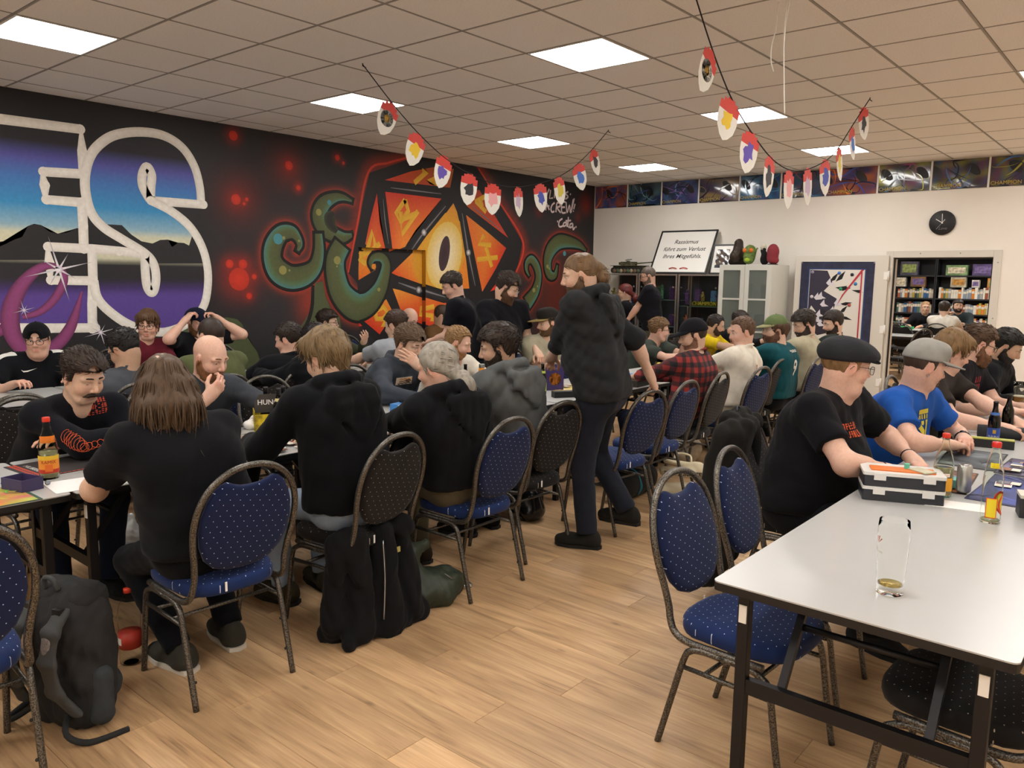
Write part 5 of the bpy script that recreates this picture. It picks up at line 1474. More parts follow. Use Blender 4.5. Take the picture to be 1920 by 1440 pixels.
# ---------------------------------------------------------------- things at the back wall
def text_mb(s, size, shear=0., align='CENTER', extrude=0., bold=0.):
    cu = bpy.data.curves.new('lettering', 'FONT'); cu.body = s; cu.size = size; cu.shear = shear
    cu.align_x = align; cu.align_y = 'CENTER'; cu.extrude = extrude; cu.offset = bold; cu.resolution_u = 3
    o = bpy.data.objects.new('lettering', cu); C.objects.link(o)
    dg = bpy.context.evaluated_depsgraph_get(); me = bpy.data.meshes.new_from_object(o.evaluated_get(dg))
    bpy.data.objects.remove(o); bpy.data.curves.remove(cu)
    b = MB(); b.add([tuple(v.co) for v in me.vertices], [tuple(p.vertices) for p in me.polygons]); bpy.data.meshes.remove(me)
    return b
def xf(b, M):
    b.v = [tuple(M @ Vector(p)) for p in b.v]; return b
def facing(loc, rz, tilt=0.):
    """matrix: x right, y up, z towards the viewer; rz turns the face (0 = looks towards -Y)"""
    return Matrix.Translation(loc) @ Matrix.Rotation(rz, 4, 'Z') @ Matrix.Rotation(PI/2+tilt, 4, 'X')

def art_panel(name, W_, H_, seed, pal, parent, M, swirls=7, sw=(.006, .02), nx=26, ny=16, rough=.12, mname='gloss_print'):
    """abstract printed picture: soft colour clouds plus light ribbons"""
    rg = np.random.RandomState(seed)
    xs = np.linspace(-W_/2, W_/2, nx); ys = np.linspace(-H_/2, H_/2, ny)
    X, Y = np.meshgrid(xs, ys, indexing='ij'); P = np.array([srgb(c) for c in pal])
    wts = []
    for k in range(len(pal)):
        a, b_, ph = rg.normal(size=3)*np.array([8, 9, 3])/max(W_, .3)*.6
        wts.append(np.exp(1.9*np.sin(X*a*2+Y*b_*2+ph+1.3*np.sin(Y*12/W_*.6+k))))
    wts = np.array(wts); wts /= wts.sum(0)
    col = np.einsum('kij,kc->ijc', wts, P)
    i = np.arange(nx*ny).reshape(nx, ny)
    Q = np.stack([i[:-1, :-1], i[1:, :-1], i[1:, 1:], i[:-1, 1:]], -1).reshape(-1, 4)
    bump = .0022*np.sin(X*9/W_+rg.rand()*6+Y*5/W_)*np.sin(Y*7/W_+1) if rough < .2 else 0*X
    V = np.stack([X, Y, bump+.0024], -1).reshape(-1, 3); Cl = col.reshape(-1, 3)
    sets = [(V, Q, Cl)]
    for k in range(swirls):
        n = 12; p0 = np.array([rg.uniform(-.42, .3)*W_, rg.uniform(-.4, .4)*H_]); an = rg.rand()*6.28; cv = rg.normal()*.35; pts = []
        for j in range(n):
            pts.append(p0.copy()); p0 = p0+np.array([math.cos(an), math.sin(an)])*W_*.05; an += cv*(.6+.4*math.sin(j))
        pts = np.array(pts); pts[:, 0] = np.clip(pts[:, 0], -W_*.485, W_*.485); pts[:, 1] = np.clip(pts[:, 1], -H_*.47, H_*.47)
        w_ = rg.uniform(*sw)*W_; c = np.array(srgb(pal[rg.randint(len(pal))]))*rg.choice([.4, 2.2]); c = np.clip(c, 0, .9); v = []; f = []
        for j in range(n):
            t = pts[min(j+1, n-1)]-pts[max(j-1, 0)]; t = t/(np.linalg.norm(t)+1e-9); q = np.array([-t[1], t[0]])*w_*math.sin(PI*(j+.5)/n)
            for s_ in (1, -1): v.append((*(pts[j]+q*s_), .0052+.0002*k))
            if j: f.append((2*j-2, 2*j-1, 2*j+1, 2*j))
        sets.append((np.array(v), np.array(f), np.repeat(c[None], len(v), 0)))
    V, Q, Cl = catmesh(sets)
    V = np.array([tuple(M @ Vector(p)) for p in V])
    return link(name, fast_mesh(name, V, Q, True, Cl), mat(mname, '#333333', rough=rough, attr=True, coat=.3 if rough < .2 else 0), parent)

# row of play-mat posters under the ceiling
seams = [-7.62, -6.985, -6.365, -5.73, -5.08, -4.465, -3.845, -3.18, -2.55, -1.92, -1.28]
PAL = [['#8a4a3a', '#2f4f86', '#a05a3c', '#31508c'], ['#23343f', '#55757f', '#2a3a6a', '#1b2630'], ['#2c3f70', '#4a6a98', '#20262c', '#5a4a7a'], ['#6a5a3c', '#2f3a5a', '#8f7a50', '#50405a'],
       ['#2a5a86', '#3f7aa0', '#24407a', '#356a88'], ['#26506e', '#2e3f5a', '#1f4a6a', '#6a3a4a'], ['#222c60', '#2a3a78', '#8a4a30', '#b0602f'], ['#2a2a3a', '#6a3a5a', '#38506a', '#8a8a30'],
       ['#2a2530', '#5a3a5a', '#2e4a70', '#7a7a2a'], ['#2c2634', '#5a2f4a', '#2f4f78', '#6a6a2a']]
PL_ = ['orange and blue poster in the corner beside the mural', 'dark grey-blue poster second from the mural corner', 'blue poster with yellow lettering above the framed sign', 'brown and gold poster above the framed picture',
       'light blue glossy poster above the white cabinet', 'teal poster half behind the hanging flags', 'navy poster with an orange shape left of the white glare', 'multicoloured poster with a big white glare above the doorway',
       'dark purple poster with yellow streaks above the clock', 'dark purple poster with blue streaks right of the clock']
for i in range(10):
    x0, x1 = seams[i]+.012, seams[i+1]-.012; W_ = x1-x0; zb = 2.765; H_ = ZC-.012-zb
    r = empty('poster', ((x0+x1)/2, YB-.006, zb)); tag(r, PL_[i], 'poster', 'posters in a row under the ceiling')
    M = facing((0, -.001, H_/2), 0)
    b = MB(); b.box(-W_/2, W_/2, -.002, .005, 0, H_); b.build('mat_sheet', mat('poster_back', '#1b1c22', rough=.5), r)
    art_panel('print', W_*.99, H_*.98, 40+i, PAL[i], r, M, swirls=14, nx=30, ny=18)
    if i > 0:
        t = xf(text_mb('CHAMPION', .062), M @ Matrix.Translation((-W_*.22, -H_*.38, .009))); t.build('lettering', mat('poster_yellow', '#b8a23a' if True else '', rough=.4), r)
m = MB()
for s_ in seams[1:-1]: m.box(s_-.011, s_+.011, YB-.008, YB-.0005, 2.765, ZC-.005)
tag(m.build('trim_2', M_white), kind='structure')
# poster reflections need the plastic sleeves only

# wall clock
r = empty('wall_clock', (-2.38, YB-.001, 2.36)); tag(r, 'round black wall clock with thin white hands on the white wall', 'clock')
M = facing((0, 0, 0), 0)
b = MB(); b.lathe([(.148, 0), (.15, .008), (.15, .022), (.146, .026), (.001, .0262)], 48, M); b.build('clock_face', mat('clock_black', '#1d1d1f', rough=.5), r)
for a, l, w_ in ((118, .085, .0035), (92, .11, .003), (52, .05, .0025), (232, .1, .0015)):
    b = MB(); b.box(-.012, l, -w_, w_, .028, .030, M @ Matrix.Rotation(R(a if a != 118 else 148), 4, 'Z')); b.build('hand', M_white if w_ > .002 else M_steel, r)
for k in range(12):
    b = MB(); b.box(.133, .142, -.0015, .0015, .0265, .0275, M @ Matrix.Rotation(R(30*k), 4, 'Z')); b.build('hour_mark', mat('mark_grey', '#55565a', rough=.5), r)
xf(text_mb('Love', .05, .3), M @ Matrix.Translation((.01, -.07, .027))).build('lettering', mat('mark_grey2', '#6a6a6e', rough=.5), r)

# banner on the open door
L2W = Matrix.Translation((DX0-.03, YB-.03, 0)) @ Matrix.Rotation(R(189.5), 4, 'Z')
r = empty('door_banner', L2W @ Vector((.62, .0475, .5)), R(189.5)); tag(r, 'dark framed cloth banner with black and white shard artwork hung on the open door', 'banner')
M = Matrix.Translation((0, 0, .69)) @ Matrix.Rotation(PI, 4, 'Z') @ Matrix.Rotation(PI/2, 4, 'X')
b = MB(); b.box(-.46, .46, -.70, .69, 0, .003, M); b.build('cloth', mat('banner_navy', '#2b2d44', rough=.8, noise=.35, nscale=9), r)
b = MB(); b.box(-.36, .36, -.62, .60, .0032, .0042, M); b.build('inner_border', mat('banner_blue', '#27406e', rough=.8), r)
b = MB(); b.box(-.345, .345, -.61, .585, .0044, .005, M); b.build('field', mat('banner_field', '#d4cfc6', rough=.8), r)
rg = random.Random(11)
def shard(name, pts, colr, z): b = MB(); b.poly([(x, y, z) for x, y in pts], M); b.build(name, mat('banner_'+colr, colr, rough=.8), r)
shard('dark_shape', [(-.34, .58), (-.12, .57), (-.05, .42), (-.15, .3), (.02, .2), (-.02, .02), (-.18, -.05), (-.3, .1), (-.34, .0)], '#34303f', .0056)
shard('dark_shape', [(-.3, -.02), (-.15, .06), (.0, -.05), (-.02, -.25), (-.2, -.3), (-.33, -.2)], '#2b2731', .0058)
for k in range(18):
    cx, cy = rg.uniform(-.05, .3), rg.uniform(-.5, .5); a = rg.uniform(-.6, .9); l, w_ = rg.uniform(.1, .2), rg.uniform(.012, .03)
    dx, dy = math.cos(a)*l, math.sin(a)*l
    px_ = [(cx-dx/2, cy-dy/2), (cx-dy*.12+w_*.2, cy+dx*.1), (cx+dx/2, cy+dy/2), (cx+dy*.15, cy-w_*1.5)]
    px_ = [(min(max(x, -.34), .34), min(max(y, -.6), .58)) for x, y in px_]
    shard('black_stroke', px_, '#17161a', .006+.0001*k)
for k in range(9):
    cx, cy = rg.uniform(-.3, .0), rg.uniform(-.2, .5); shard('pale_stroke', [(cx, cy), (cx+.05, cy+.07), (cx+.06, cy+.01), (cx+.11, cy-.02), (cx+.03, cy-.03)], '#cfcad2', .008+.0001*k)
shard('red_line', [(.30, .585), (.335, .585), (.10, .25), (.02, .10), (.08, .25)], '#b0303c', .009)
b = MB(); b.box(.30, .318, -.60, .57, .0091, .0096, M); b.build('red_line', mat('banner_red', '#b0303c', rough=.8), r)
b = MB(); b.box(.318, .33, -.60, .57, .0091, .0096, M); b.build('white_line', mat('banner_field', '#d4cfc6'), r)
for x, y, c_ in ((-.31, .55, '#8d8aa0'), (.03, .54, '#3a68b0'), (.19, .52, '#2c2a33'), (.24, .40, '#2f7ab0'), (.06, .33, '#2f8a5a'), (-.3, .22, '#cfcad2'), (.18, .12, '#b05048'), (.1, -.3, '#c8b048')):
    b = MB(); b.lathe([(.022, 0), (.022, .0008)], 12, M @ Matrix.Translation((x, y, .0098))); b.build('emblem_dot', mat('dot_'+c_, c_, rough=.7), r)
for x in (-.46, .46):
    b = MB(); b.ball(M @ Vector((x*.985, .675, .006)), .011, 8); b.build('eyelet', M_steel, r)

# glass display cabinets
M_cab_in = mat('cabinet_inside', '#3a3a40', rough=.6)
M_pane = mat('cabinet_glass', '#eef4f2', rough=.02, trans=1, ior=1.1)
figcols = ['#7a2f2f', '#2f4f8a', '#8a7a3a', '#3a6a4a', '#5a3a6a', '#b0a898', '#2a2a30', '#a0522d', '#4a6a8a', '#6a5a4a']
CNAME = {'#7a2f2f': 'dark red', '#2f4f8a': 'blue', '#8a7a3a': 'mustard', '#3a6a4a': 'green', '#5a3a6a': 'purple', '#b0a898': 'pale grey', '#2a2a30': 'black', '#a0522d': 'rust brown', '#4a6a8a': 'steel blue', '#6a5a4a': 'brown', '#b8b0a0': 'beige', '#8a4a2f': 'red-brown', '#2f5a8a': 'blue', '#c8782a': 'orange', '#4a6a5a': 'green', '#d8d4c8': 'cream', '#9a9a98': 'grey', '#3a3a44': 'charcoal', '#a8983a': 'mustard', '#7a8a9a': 'pale blue', '#b05a3a': 'brick red'}
CWHERE = ['the cabinet at the mural corner', 'the middle glass cabinet', 'the cabinet beside the white one']
SHELFN = ['floor', 'lower', 'middle', 'top']
cabl = ['glass display cabinet with figures nearest to the mural corner', 'glass display cabinet behind the man in glasses and black t-shirt', 'glass display cabinet with a yellow lettered box next to the white cabinet']
frng = random.Random(5)
for i, (x0, x1) in enumerate(((-7.08, -6.475), (-6.465, -5.79), (-5.78, -5.10))):
    r = empty('display_cabinet', ((x0+x1)/2, 10.86, 0)); tag(r, cabl[i], 'cabinet', 'glass display cabinets'); w2 = (x1-x0)/2-.003; d2 = .21
    b = MB(); b.box(-w2, w2, -d2, d2, 0, .08); b.build('plinth', M_alu, r)
    b = MB(); b.box(-w2, w2, -d2, d2, 1.675, 1.70); b.build('top_board', M_alu, r)
    for sx in (-1, 1):
        for sy in (-1, 1):
            b = MB(); x_ = sx*(w2-.0125); y_ = sy*(d2-.0125); b.box(x_-.0125, x_+.0125, y_-.0125, y_+.0125, .08, 1.675); b.build('post', M_alu, r)
    b = MB(); b.box(-w2+.026, w2-.026, d2-.012, d2-.006, .08, 1.675); b.build('back_panel', M_cab_in, r)
    for k, z in enumerate((.45, .85, 1.22) if i != 1 else (.5, .9, 1.3)):
        b = MB(); b.box(-w2+.015, w2-.015, -d2+.03, d2-.015, z, z+.008); b.build('shelf', mat('shelf_glass', '#9fb8b0', rough=.1, alpha=.6), r)
    b = MB(); b.box(-w2+.026, -.002, -d2+.004, -d2+.008, .085, 1.67); dl = b.build('glass_door', M_pane, r)
    b = MB(); b.box(.002, w2-.026, -d2-.001, -d2+.003, .085, 1.67); dr = b.build('glass_door', M_pane, r)
    b = MB(); b.ball((w2-.06, -d2-.008, 1.5), .015, 10); b.build('knob', M_steel, dr)
    b = MB(); b.ball((-w2+.06, -d2-.004, 1.5), .012, 10); b.build('knob', M_steel, dl)
    for k, z in enumerate(((.08, .458, .858, 1.228) if i != 1 else (.08, .508, .908, 1.308))):
        n = 5
        for q in range(n):
            X_ = (x0+x1)/2-w2+.08+(2*w2-.16)*q/(n-1); Y_ = 10.86+(.05 if q % 2 else -.06)
            c_ = frng.choice(figcols); s_ = frng.uniform(.8, 1.25); h_ = .2*s_
            if q % 2 == 0:
                o = empty('figurine', (X_, Y_, z+.0005), frng.uniform(-1, 1)); tag(o, '%s figurine on the %s shelf of %s' % (CNAME[c_], SHELFN[k], CWHERE[i]), 'figurine', 'figurines in the display cabinets')
                b = MB(); b.lathe([(.04, 0), (.04, .01), (.03, .014)], 14); b.build('base', M_black, o)
                sd = SDF(); sd.cone((-.02, 0, .02), (-.012, 0, .09*s_), .014, .018, k=.015); sd.cone((.02, 0, .02), (.012, 0, .09*s_), .014, .018, k=.015)
                sd.cone((0, 0, .09*s_), (0, 0, .14*s_), .026, .03, k=.02); sd.ell((0, 0, .185*s_), (.02, .022, .025), k=.012)
                sd.cone((.03, 0, .145*s_), (.065, -.03, .12*s_), .012, .009, k=.012); sd.cone((-.03, 0, .145*s_), (-.06, -.02, .16*s_), .012, .009, k=.012)
                v, f_ = sd.mesh(.008); link('figure', fast_mesh('figure', v, f_), mat('fig_'+c_, c_, rough=.5, noise=.4, nscale=60), o)
            else:
                o = MB(); w_ = frng.uniform(.04, .055); o.rbox(-w_, w_, -.03, .03, 0, h_, .003); o.box(-w_*.8, w_*.8, -.0312, -.0301, h_*.2, h_*.8)
                ob = o.build('toy_box', [mat('box_'+c_, c_, rough=.4, noise=.5, nscale=35)], None, (X_, Y_, z+.0005)); tag(ob, '%s toy box on the %s shelf of %s' % (CNAME[c_], SHELFN[k], CWHERE[i]), 'box', 'toy boxes in the display cabinets')
o = empty('champion_box', (-5.36, 10.72, 1.2285)); tag(o, 'long yellow box with raised lettering in the glass cabinet beside the white one', 'box')
xf(text_mb('CHAMPION', .075, .1, extrude=.012), facing((0, -.03, .04), 0)).build('lettering', mat('champ_yellow', '#b5a024', rough=.5), o)
b = MB(); b.rbox(-.19, .19, -.015, .03, 0, .075, .004); b.build('box_body', mat('champ_green', '#3f5a2a', rough=.5), o)

# white steel cabinet with glazed doors
x0, x1, y0, y1, hh_ = -4.975, -4.225, 10.36, 10.95, 1.83
r = empty('glazed_cabinet', ((x0+x1)/2, (y0+y1)/2, 0)); tag(r, 'tall white steel cabinet with two frosted glazed doors beside the open door', 'cabinet'); w2, d2 = (x1-x0)/2, (y1-y0)/2
M_cabw = mat('cabinet_white', '#cbcbc2', rough=.4)
b = MB(); b.box(-w2, -w2+.02, -d2, d2, 0, hh_); b.box(w2-.02, w2, -d2, d2, 0, hh_); b.box(-w2+.02, w2-.02, d2-.02, d2, 0, hh_); b.box(-w2+.02, w2-.02, -d2, d2-.02, hh_-.04, hh_); b.box(-w2+.02, w2-.02, -d2, d2-.02, 0, .08); b.build('carcass', M_cabw, r)
for k, z in enumerate((.5, .92, 1.34)):
    b = MB(); b.box(-w2+.02, w2-.02, -d2+.05, d2-.02, z, z+.02); b.build('shelf', M_cabw, r)
M_frost = mat('frosted_glass', '#c9d2cc', rough=.25, trans=.85, ior=1.2)
for s_ in (-1, 1):
    xa, xb = (-w2+.003, -.002) if s_ < 0 else (.002, w2-.003)
    b = MB(); b.box(xa, xa+.06, -d2-.02, -d2, .09, hh_-.005); b.box(xb-.06, xb, -d2-.02, -d2, .09, hh_-.005); b.box(xa+.06, xb-.06, -d2-.02, -d2, hh_-.075, hh_-.005); b.box(xa+.06, xb-.06, -d2-.02, -d2, .09, .15)
    for z in (.52, .92, 1.36): b.box(xa+.06, xb-.06, -d2-.018, -d2-.002, z-.01, z+.012)
    dd = b.build('door', M_cabw, r)
    for za, zb_ in ((.15, .51), (.532, .91), (.932, 1.35), (1.372, hh_-.075)):
        b = MB(); b.box(xa+.06, xb-.06, -d2-.012, -d2-.008, za, zb_); b.build('pane', M_frost, dd)
    b = MB(); b.tube([(s_*.03, -d2-.02, .95), (s_*.03, -d2-.045, .96), (s_*.03, -d2-.045, 1.06), (s_*.03, -d2-.02, 1.07)], .006, 8); b.build('handle', M_steel, dd)
for (x, z, c_) in ((-.15, .94, '#8a8f86'), (.1, .94, '#6f7a72'), (.18, 1.36, '#9aa39a'), (-.12, 1.36, '#b5b8b0'), (-.18, .52, '#757a75')):
    b = MB(); b.rbox(-.06, .06, -.08, .08, 0, .2, .01); b.box(-.061, .061, -.0805, .0805, .12, .15)
    ob = b.build('storage_tub', mat('tub_'+c_, c_, rough=.5), None, ((x0+x1)/2+x, (y0+y1)/2+.05, z+.0005)); tag(ob, {'#8a8f86': 'grey-green', '#6f7a72': 'dark sage', '#9aa39a': 'pale sage', '#b5b8b0': 'off-white', '#757a75': 'mid grey'}[c_]+' storage tub behind the frosted doors of the white cabinet', 'box', 'tubs in the white cabinet')

# framed sign leaning on the wall
zc_ = 1.7005; yb_, yt_ = 10.70, 11.06
tl = math.atan2(yt_-yb_, .655)
r = empty('framed_sign', (-5.83, yb_, zc_)); tag(r, 'black framed white sign with German lettering leaning on the glass cabinets', 'sign')
Wd, Hd = .945, .745
M = facing((0, 0, 0), 0, -tl)
def fr(b, W_, H_, t, d): b.box(-W_/2, -W_/2+t, 0, H_, 0, d, M); b.box(W_/2-t, W_/2, 0, H_, 0, d, M); b.box(-W_/2+t, W_/2-t, 0, t, 0, d, M); b.box(-W_/2+t, W_/2-t, H_-t, H_, 0, d, M)
b = MB(); fr(b, Wd, Hd, .022, .02); b.build('frame', M_black, r)
b = MB(); b.box(-Wd/2+.022, Wd/2-.022, .022, Hd-.022, .004, .009, M); b.build('white_sheet', mat('sheet_white', '#e0ddd6', rough=.35), r)
for k, (s_, yy) in enumerate((('Rassismus', .545), ('führt zum Verlust', .42), ('Ihres Mitgefühls.', .295))):
    xf(text_mb(s_, .098, .22, bold=.0008), M @ Matrix.Translation((0, yy, .0105))).build('lettering', mat('ink_black', '#1a1a1c', rough=.6), r)
for sx in (-1, 1):
    b = MB(); x_ = sx*.09
    b.tube([M @ Vector((x_-.07, .085, .0105)), M @ Vector((x_-.02, .105, .0105)), M @ Vector((x_+.03, .10, .0105)), M @ Vector((x_+.07, .082, .0105))], .005, 5)
    b.tube([M @ Vector((x_-.06, .078, .0105)), M @ Vector((x_, .09, .0105)), M @ Vector((x_+.06, .075, .0105))], .006, 5)
    b.build('red_emblem', mat('emblem_red', '#a83a34', rough=.6), r)
# small framed picture
r = empty('framed_picture', (-5.18, 10.78, 1.7005)); tag(r, 'small black framed picture with white mount beside the German sign', 'picture')
M = facing((0, 0, 0), 0, -.30); b = MB(); fr(b, .33, .45, .02, .018); b.build('frame', M_black, r)
b = MB(); b.box(-.145, .145, .02, .43, .004, .008, M); b.build('mount', mat('sheet_white', '#e0ddd6'), r)
art_panel('print', .2, .28, 77, ['#2c3040', '#5a4a3c', '#3c4a5a', '#7a6a58'], r, M @ Matrix.Translation((0, .235, .007)), swirls=6)

# model tank on the cabinets
r = empty('model_tank', (-6.74, 10.84, 1.7005), R(4)); tag(r, 'camouflaged model tank with a long gun on the glass cabinets', 'model tank')
camo = mat('tank_camo', '#4d4a36', rough=.8, noise=.6, nscale=16)
b = MB(); b.prism([(-.27, .075), (-.25, .055), (.25, .055), (.28, .085), (.24, .12), (-.26, .12)], -.075, .075, Matrix.Rotation(PI/2, 4, 'X')); b.box(-.285, .27, -.13, .13, .118, .126); b.build('hull', camo, r)
for s_ in (-1, 1):
    b = MB(); pts = arc(-.23, .05, .045, 90, 270, 8)+arc(.23, .05, .045, -90, 90, 8)
    b.prism(pts, s_*.10-.028, s_*.10+.028, Matrix.Rotation(PI/2, 4, 'X')); tk_ = b.build('track', mat('track_dark', '#201f1c', rough=.8), r)
    for k in range(8):
        b = MB(); b.lathe([(.03, -.002), (.03, .002), (.01, .006)], 12, Matrix.Translation((-.21+.06*k, -s_*-.129 if False else s_*.129, .042)) @ Matrix.Rotation(-s_*PI/2, 4, 'X')); b.build('road_wheel', mat('wheel_%d' % (k % 3), ['#6a4a34', '#44503a', '#8a8266'][k % 3], rough=.7), r)
b = MB(); b.prism([(-.13, -.07), (.05, -.085), (.10, -.05), (.10, .05), (.05, .085), (-.13, .07)], .127, .185); b.lathe([(.03, .185), (.03, .205), (.001, .207)], 14, None, (-.05, .03, 0)); b.box(-.17, -.13, -.06, .06, .135, .178); tu = b.build('turret', camo, r)
b = MB(); b.tube([(.10, 0, .158), (.14, 0, .160), (.38, 0, .178)], [.018, .011, .008], 10); b.lathe([(.012, 0), (.013, .02), (.012, .03)], 10, Matrix.Translation((.37, 0, .177)) @ Matrix.Rotation(PI/2, 4, 'Y')); b.build('gun', camo, r)
b = MB(); b.tube([(-.1, .02, .205), (-.06, .02, .222), (.02, .02, .224)], .005, 6); b.build('machine_gun', M_black, r)

# heads and masks on the white cabinet
def blob(name, parts, mm, parent, h=.008, disp=None):
    sd = SDF()
    for p in parts:
        if len(p) == 2: sd.ell(p[0], p[1], k=.03)
        else: sd.cone(*p[:4], k=.025)
    v, f_ = sd.mesh(h, disp); return link(name, fast_mesh(name, v, f_), mm, parent)
zt = 1.8305
r = empty('dark_wig_bust', (-4.87, 10.70, zt)); tag(r, 'dark brown hairy bust on the white cabinet next to the green head', 'bust')
blob('hair', [((0, 0, .2), (.075, .08, .10)), ((0, 0, .3), (.06, .065, .07)), ((-.02, 0, .12), (.1, .11, .09))], hairmat('#33261d'), r, .009, wrinkle(.006, 60, 3))
blob('shoulders', [((-.09, 0, .05), (.09, 0, .05), .05, .05)], cloth('#26201c'), r)
r = empty('green_mask', (-4.665, 10.62, zt)); tag(r, 'green creature head with round orange eyes on the white cabinet', 'mask')
blob('head', [((0, 0, .17), (.085, .085, .11)), ((0, -.02, .08), (.075, .075, .07)), ((-.08, 0, .2), (-.105, 0, .23), .018, .01), ((.08, 0, .2), (.105, 0, .23), .018, .01)], mat('mask_green', '#59702c', rough=.6, noise=.4, nscale=30), r, .007, wrinkle(.004, 45, 8))
for s_ in (-1, 1):
    b = MB(); b.ball((.045*s_, -.07, .2), (.032, .022, .032), 14); b.build('eye', mat('mask_orange', '#cf6a24', rough=.35), r)
b = MB(); b.ball((0, -.085, .07), (.045, .02, .028), 12); b.build('mouth', mat('mask_lime', '#93ab22', rough=.5), r)
r = empty('bird_plush', (-4.49, 10.72, zt)); tag(r, 'black and white plush with a pale round head beside the red hood', 'plush toy')
blob('body', [((0, 0, .08), (.06, .06, .08)), ((.0, 0, .14), (-.03, 0, .2), .04, .035)], mat('plush_black', '#1d1c1e', rough=.95), r)
blob('head', [((-.02, -.01, .245), (.045, .045, .045))], mat('plush_cream', '#c9c2b0', rough=.95), r)
b = MB(); b.tube([(-.01, -.03, .225), (.03, -.06, .215), (.05, -.085, .205)], [.018, .012, .003], 8); b.build('beak', mat('plush_black', '#1d1c1e'), r)
r = empty('red_hood', (-4.325, 10.60, zt)); tag(r, 'plain red fabric hood on a head form at the end of the white cabinet', 'hood')
blob('hood', [((0, 0, .175), (.078, .095, .11)), ((-.01, -.02, .09), (.06, .075, .07)), ((.02, .01, .09), (.02, .01, .07), .05, .06)], mat('hood_red', '#7e2630', rough=.75, bump=.3), r, .008)
b = MB(); b.lathe([(.075, 0), (.07, .012), (.03, .018)], 20); b.build('stand', M_black, r)
# ---------------------------------------------------------------- the players
GA = 'players on the aisle side of the middle row'; GB = 'players on the far side of the middle row'
GC = 'players with their backs turned at the mural row'; GD = 'players sitting against the mural'; GE = 'players at the beer glass row'; GS = 'people in the shop room'
DK = '#15161a'
# -- aisle side, backs to the camera
P1 = person('long-haired man with thinning crown in black t-shirt, seen from behind', (-2.86, 1.52), (-2.96, 1.43, 1.19), 180, gaze=(-12, -12), hair='#4d3b2a', style='long', top='tee', topcol='#131418', pants='#101115', shoes='#3b3a33',
       lh=(-3.36, 1.34, .79), rh=(-3.40, 1.66, .79), lpole=(.1, -.7, -.9), rpole=(.1, .7, -.9), fat=1.14, wide=1.12, feet=[(-3.02, 1.47), (-3.06, 1.72)], res=.009, group=GA)
P2 = person('light brown haired young man in black hoodie and pale jeans, seen from behind', (-2.88, 2.26), (-3.02, 2.23, 1.24), 180, gaze=(14, -20), hair='#6e5a3e', style='mop', top='hoodie', topcol='#101114', pants='#8a98a8', shoes='#3a3528',
       lh=(-3.40, 2.06, .80), rh=(-3.40, 2.42, .80), lpole=(.1, -.7, -.8), rpole=(.2, .7, -.8), wide=1.12, fat=1.08, skin='fair', res=.009, group=GA)
P3 = person('man with grey hair tied in a low ponytail, black hoodie, seen from behind', (-2.80, 2.90), (-2.80, 2.74, 1.17), 184, gaze=(14, -16), hair='#8f897e', style='lowpony', top='hoodie', topcol='#131417', pants='#57503f', shoes='#2b241c',
       lh=(-3.30, 2.80, .80), rh=(-3.3, 3.1, .80), lpole=(.1, -.25, -1), fat=1.15, wide=1.08, lsl=.6, lpose=.9, skin='pink', res=.009, group=GA)
P4 = person('dark-haired bearded man in washed grey hoodie turning his face to the mural', (-2.93, 3.62), (-2.98, 3.40, 1.22), 182, gaze=(40, -14), hair='#2c2119', style='thick', beard='#2a1f18', beardlen=.003, top='hoodie', topcol='#5a5c5c', pants='#15161a',
       lh=(-3.45, 3.3, .79), rh=(-3.45, 3.62, .79), skin='olive', res=.0095, wide=.94, group=GA)
P5 = person('standing man with undercut ponytail in dark hoodie leaning on an empty chair', (-2.60, 3.93), (-2.73, 3.84, 1.64), 196, gaze=(24, -14), sit=False, hair='#6a5238', style='pony', beard='#5a4430', beardlen=.002, top='hoodie', topcol='#27282a', pants='#23262f', shoes='#24231f',
       lh=(-3.03, 3.96, 1.10), rh=(-2.50, 4.30, 1.02), lpole=(.7, -.7, -.6), rpole=(.6, .3, .2), lpose=1.25, rpose=.9, lsl=.6, rsl=.12, wide=1.16, fat=1.12, feet=[(-2.62, 3.82), (-2.55, 4.16, .17)], knees=[(-1, 0, 0), (-1, .1, 0)], hipz=.94, res=.009, shoulders=(.02, -.02), rpalm=(-.3, .2, -1))
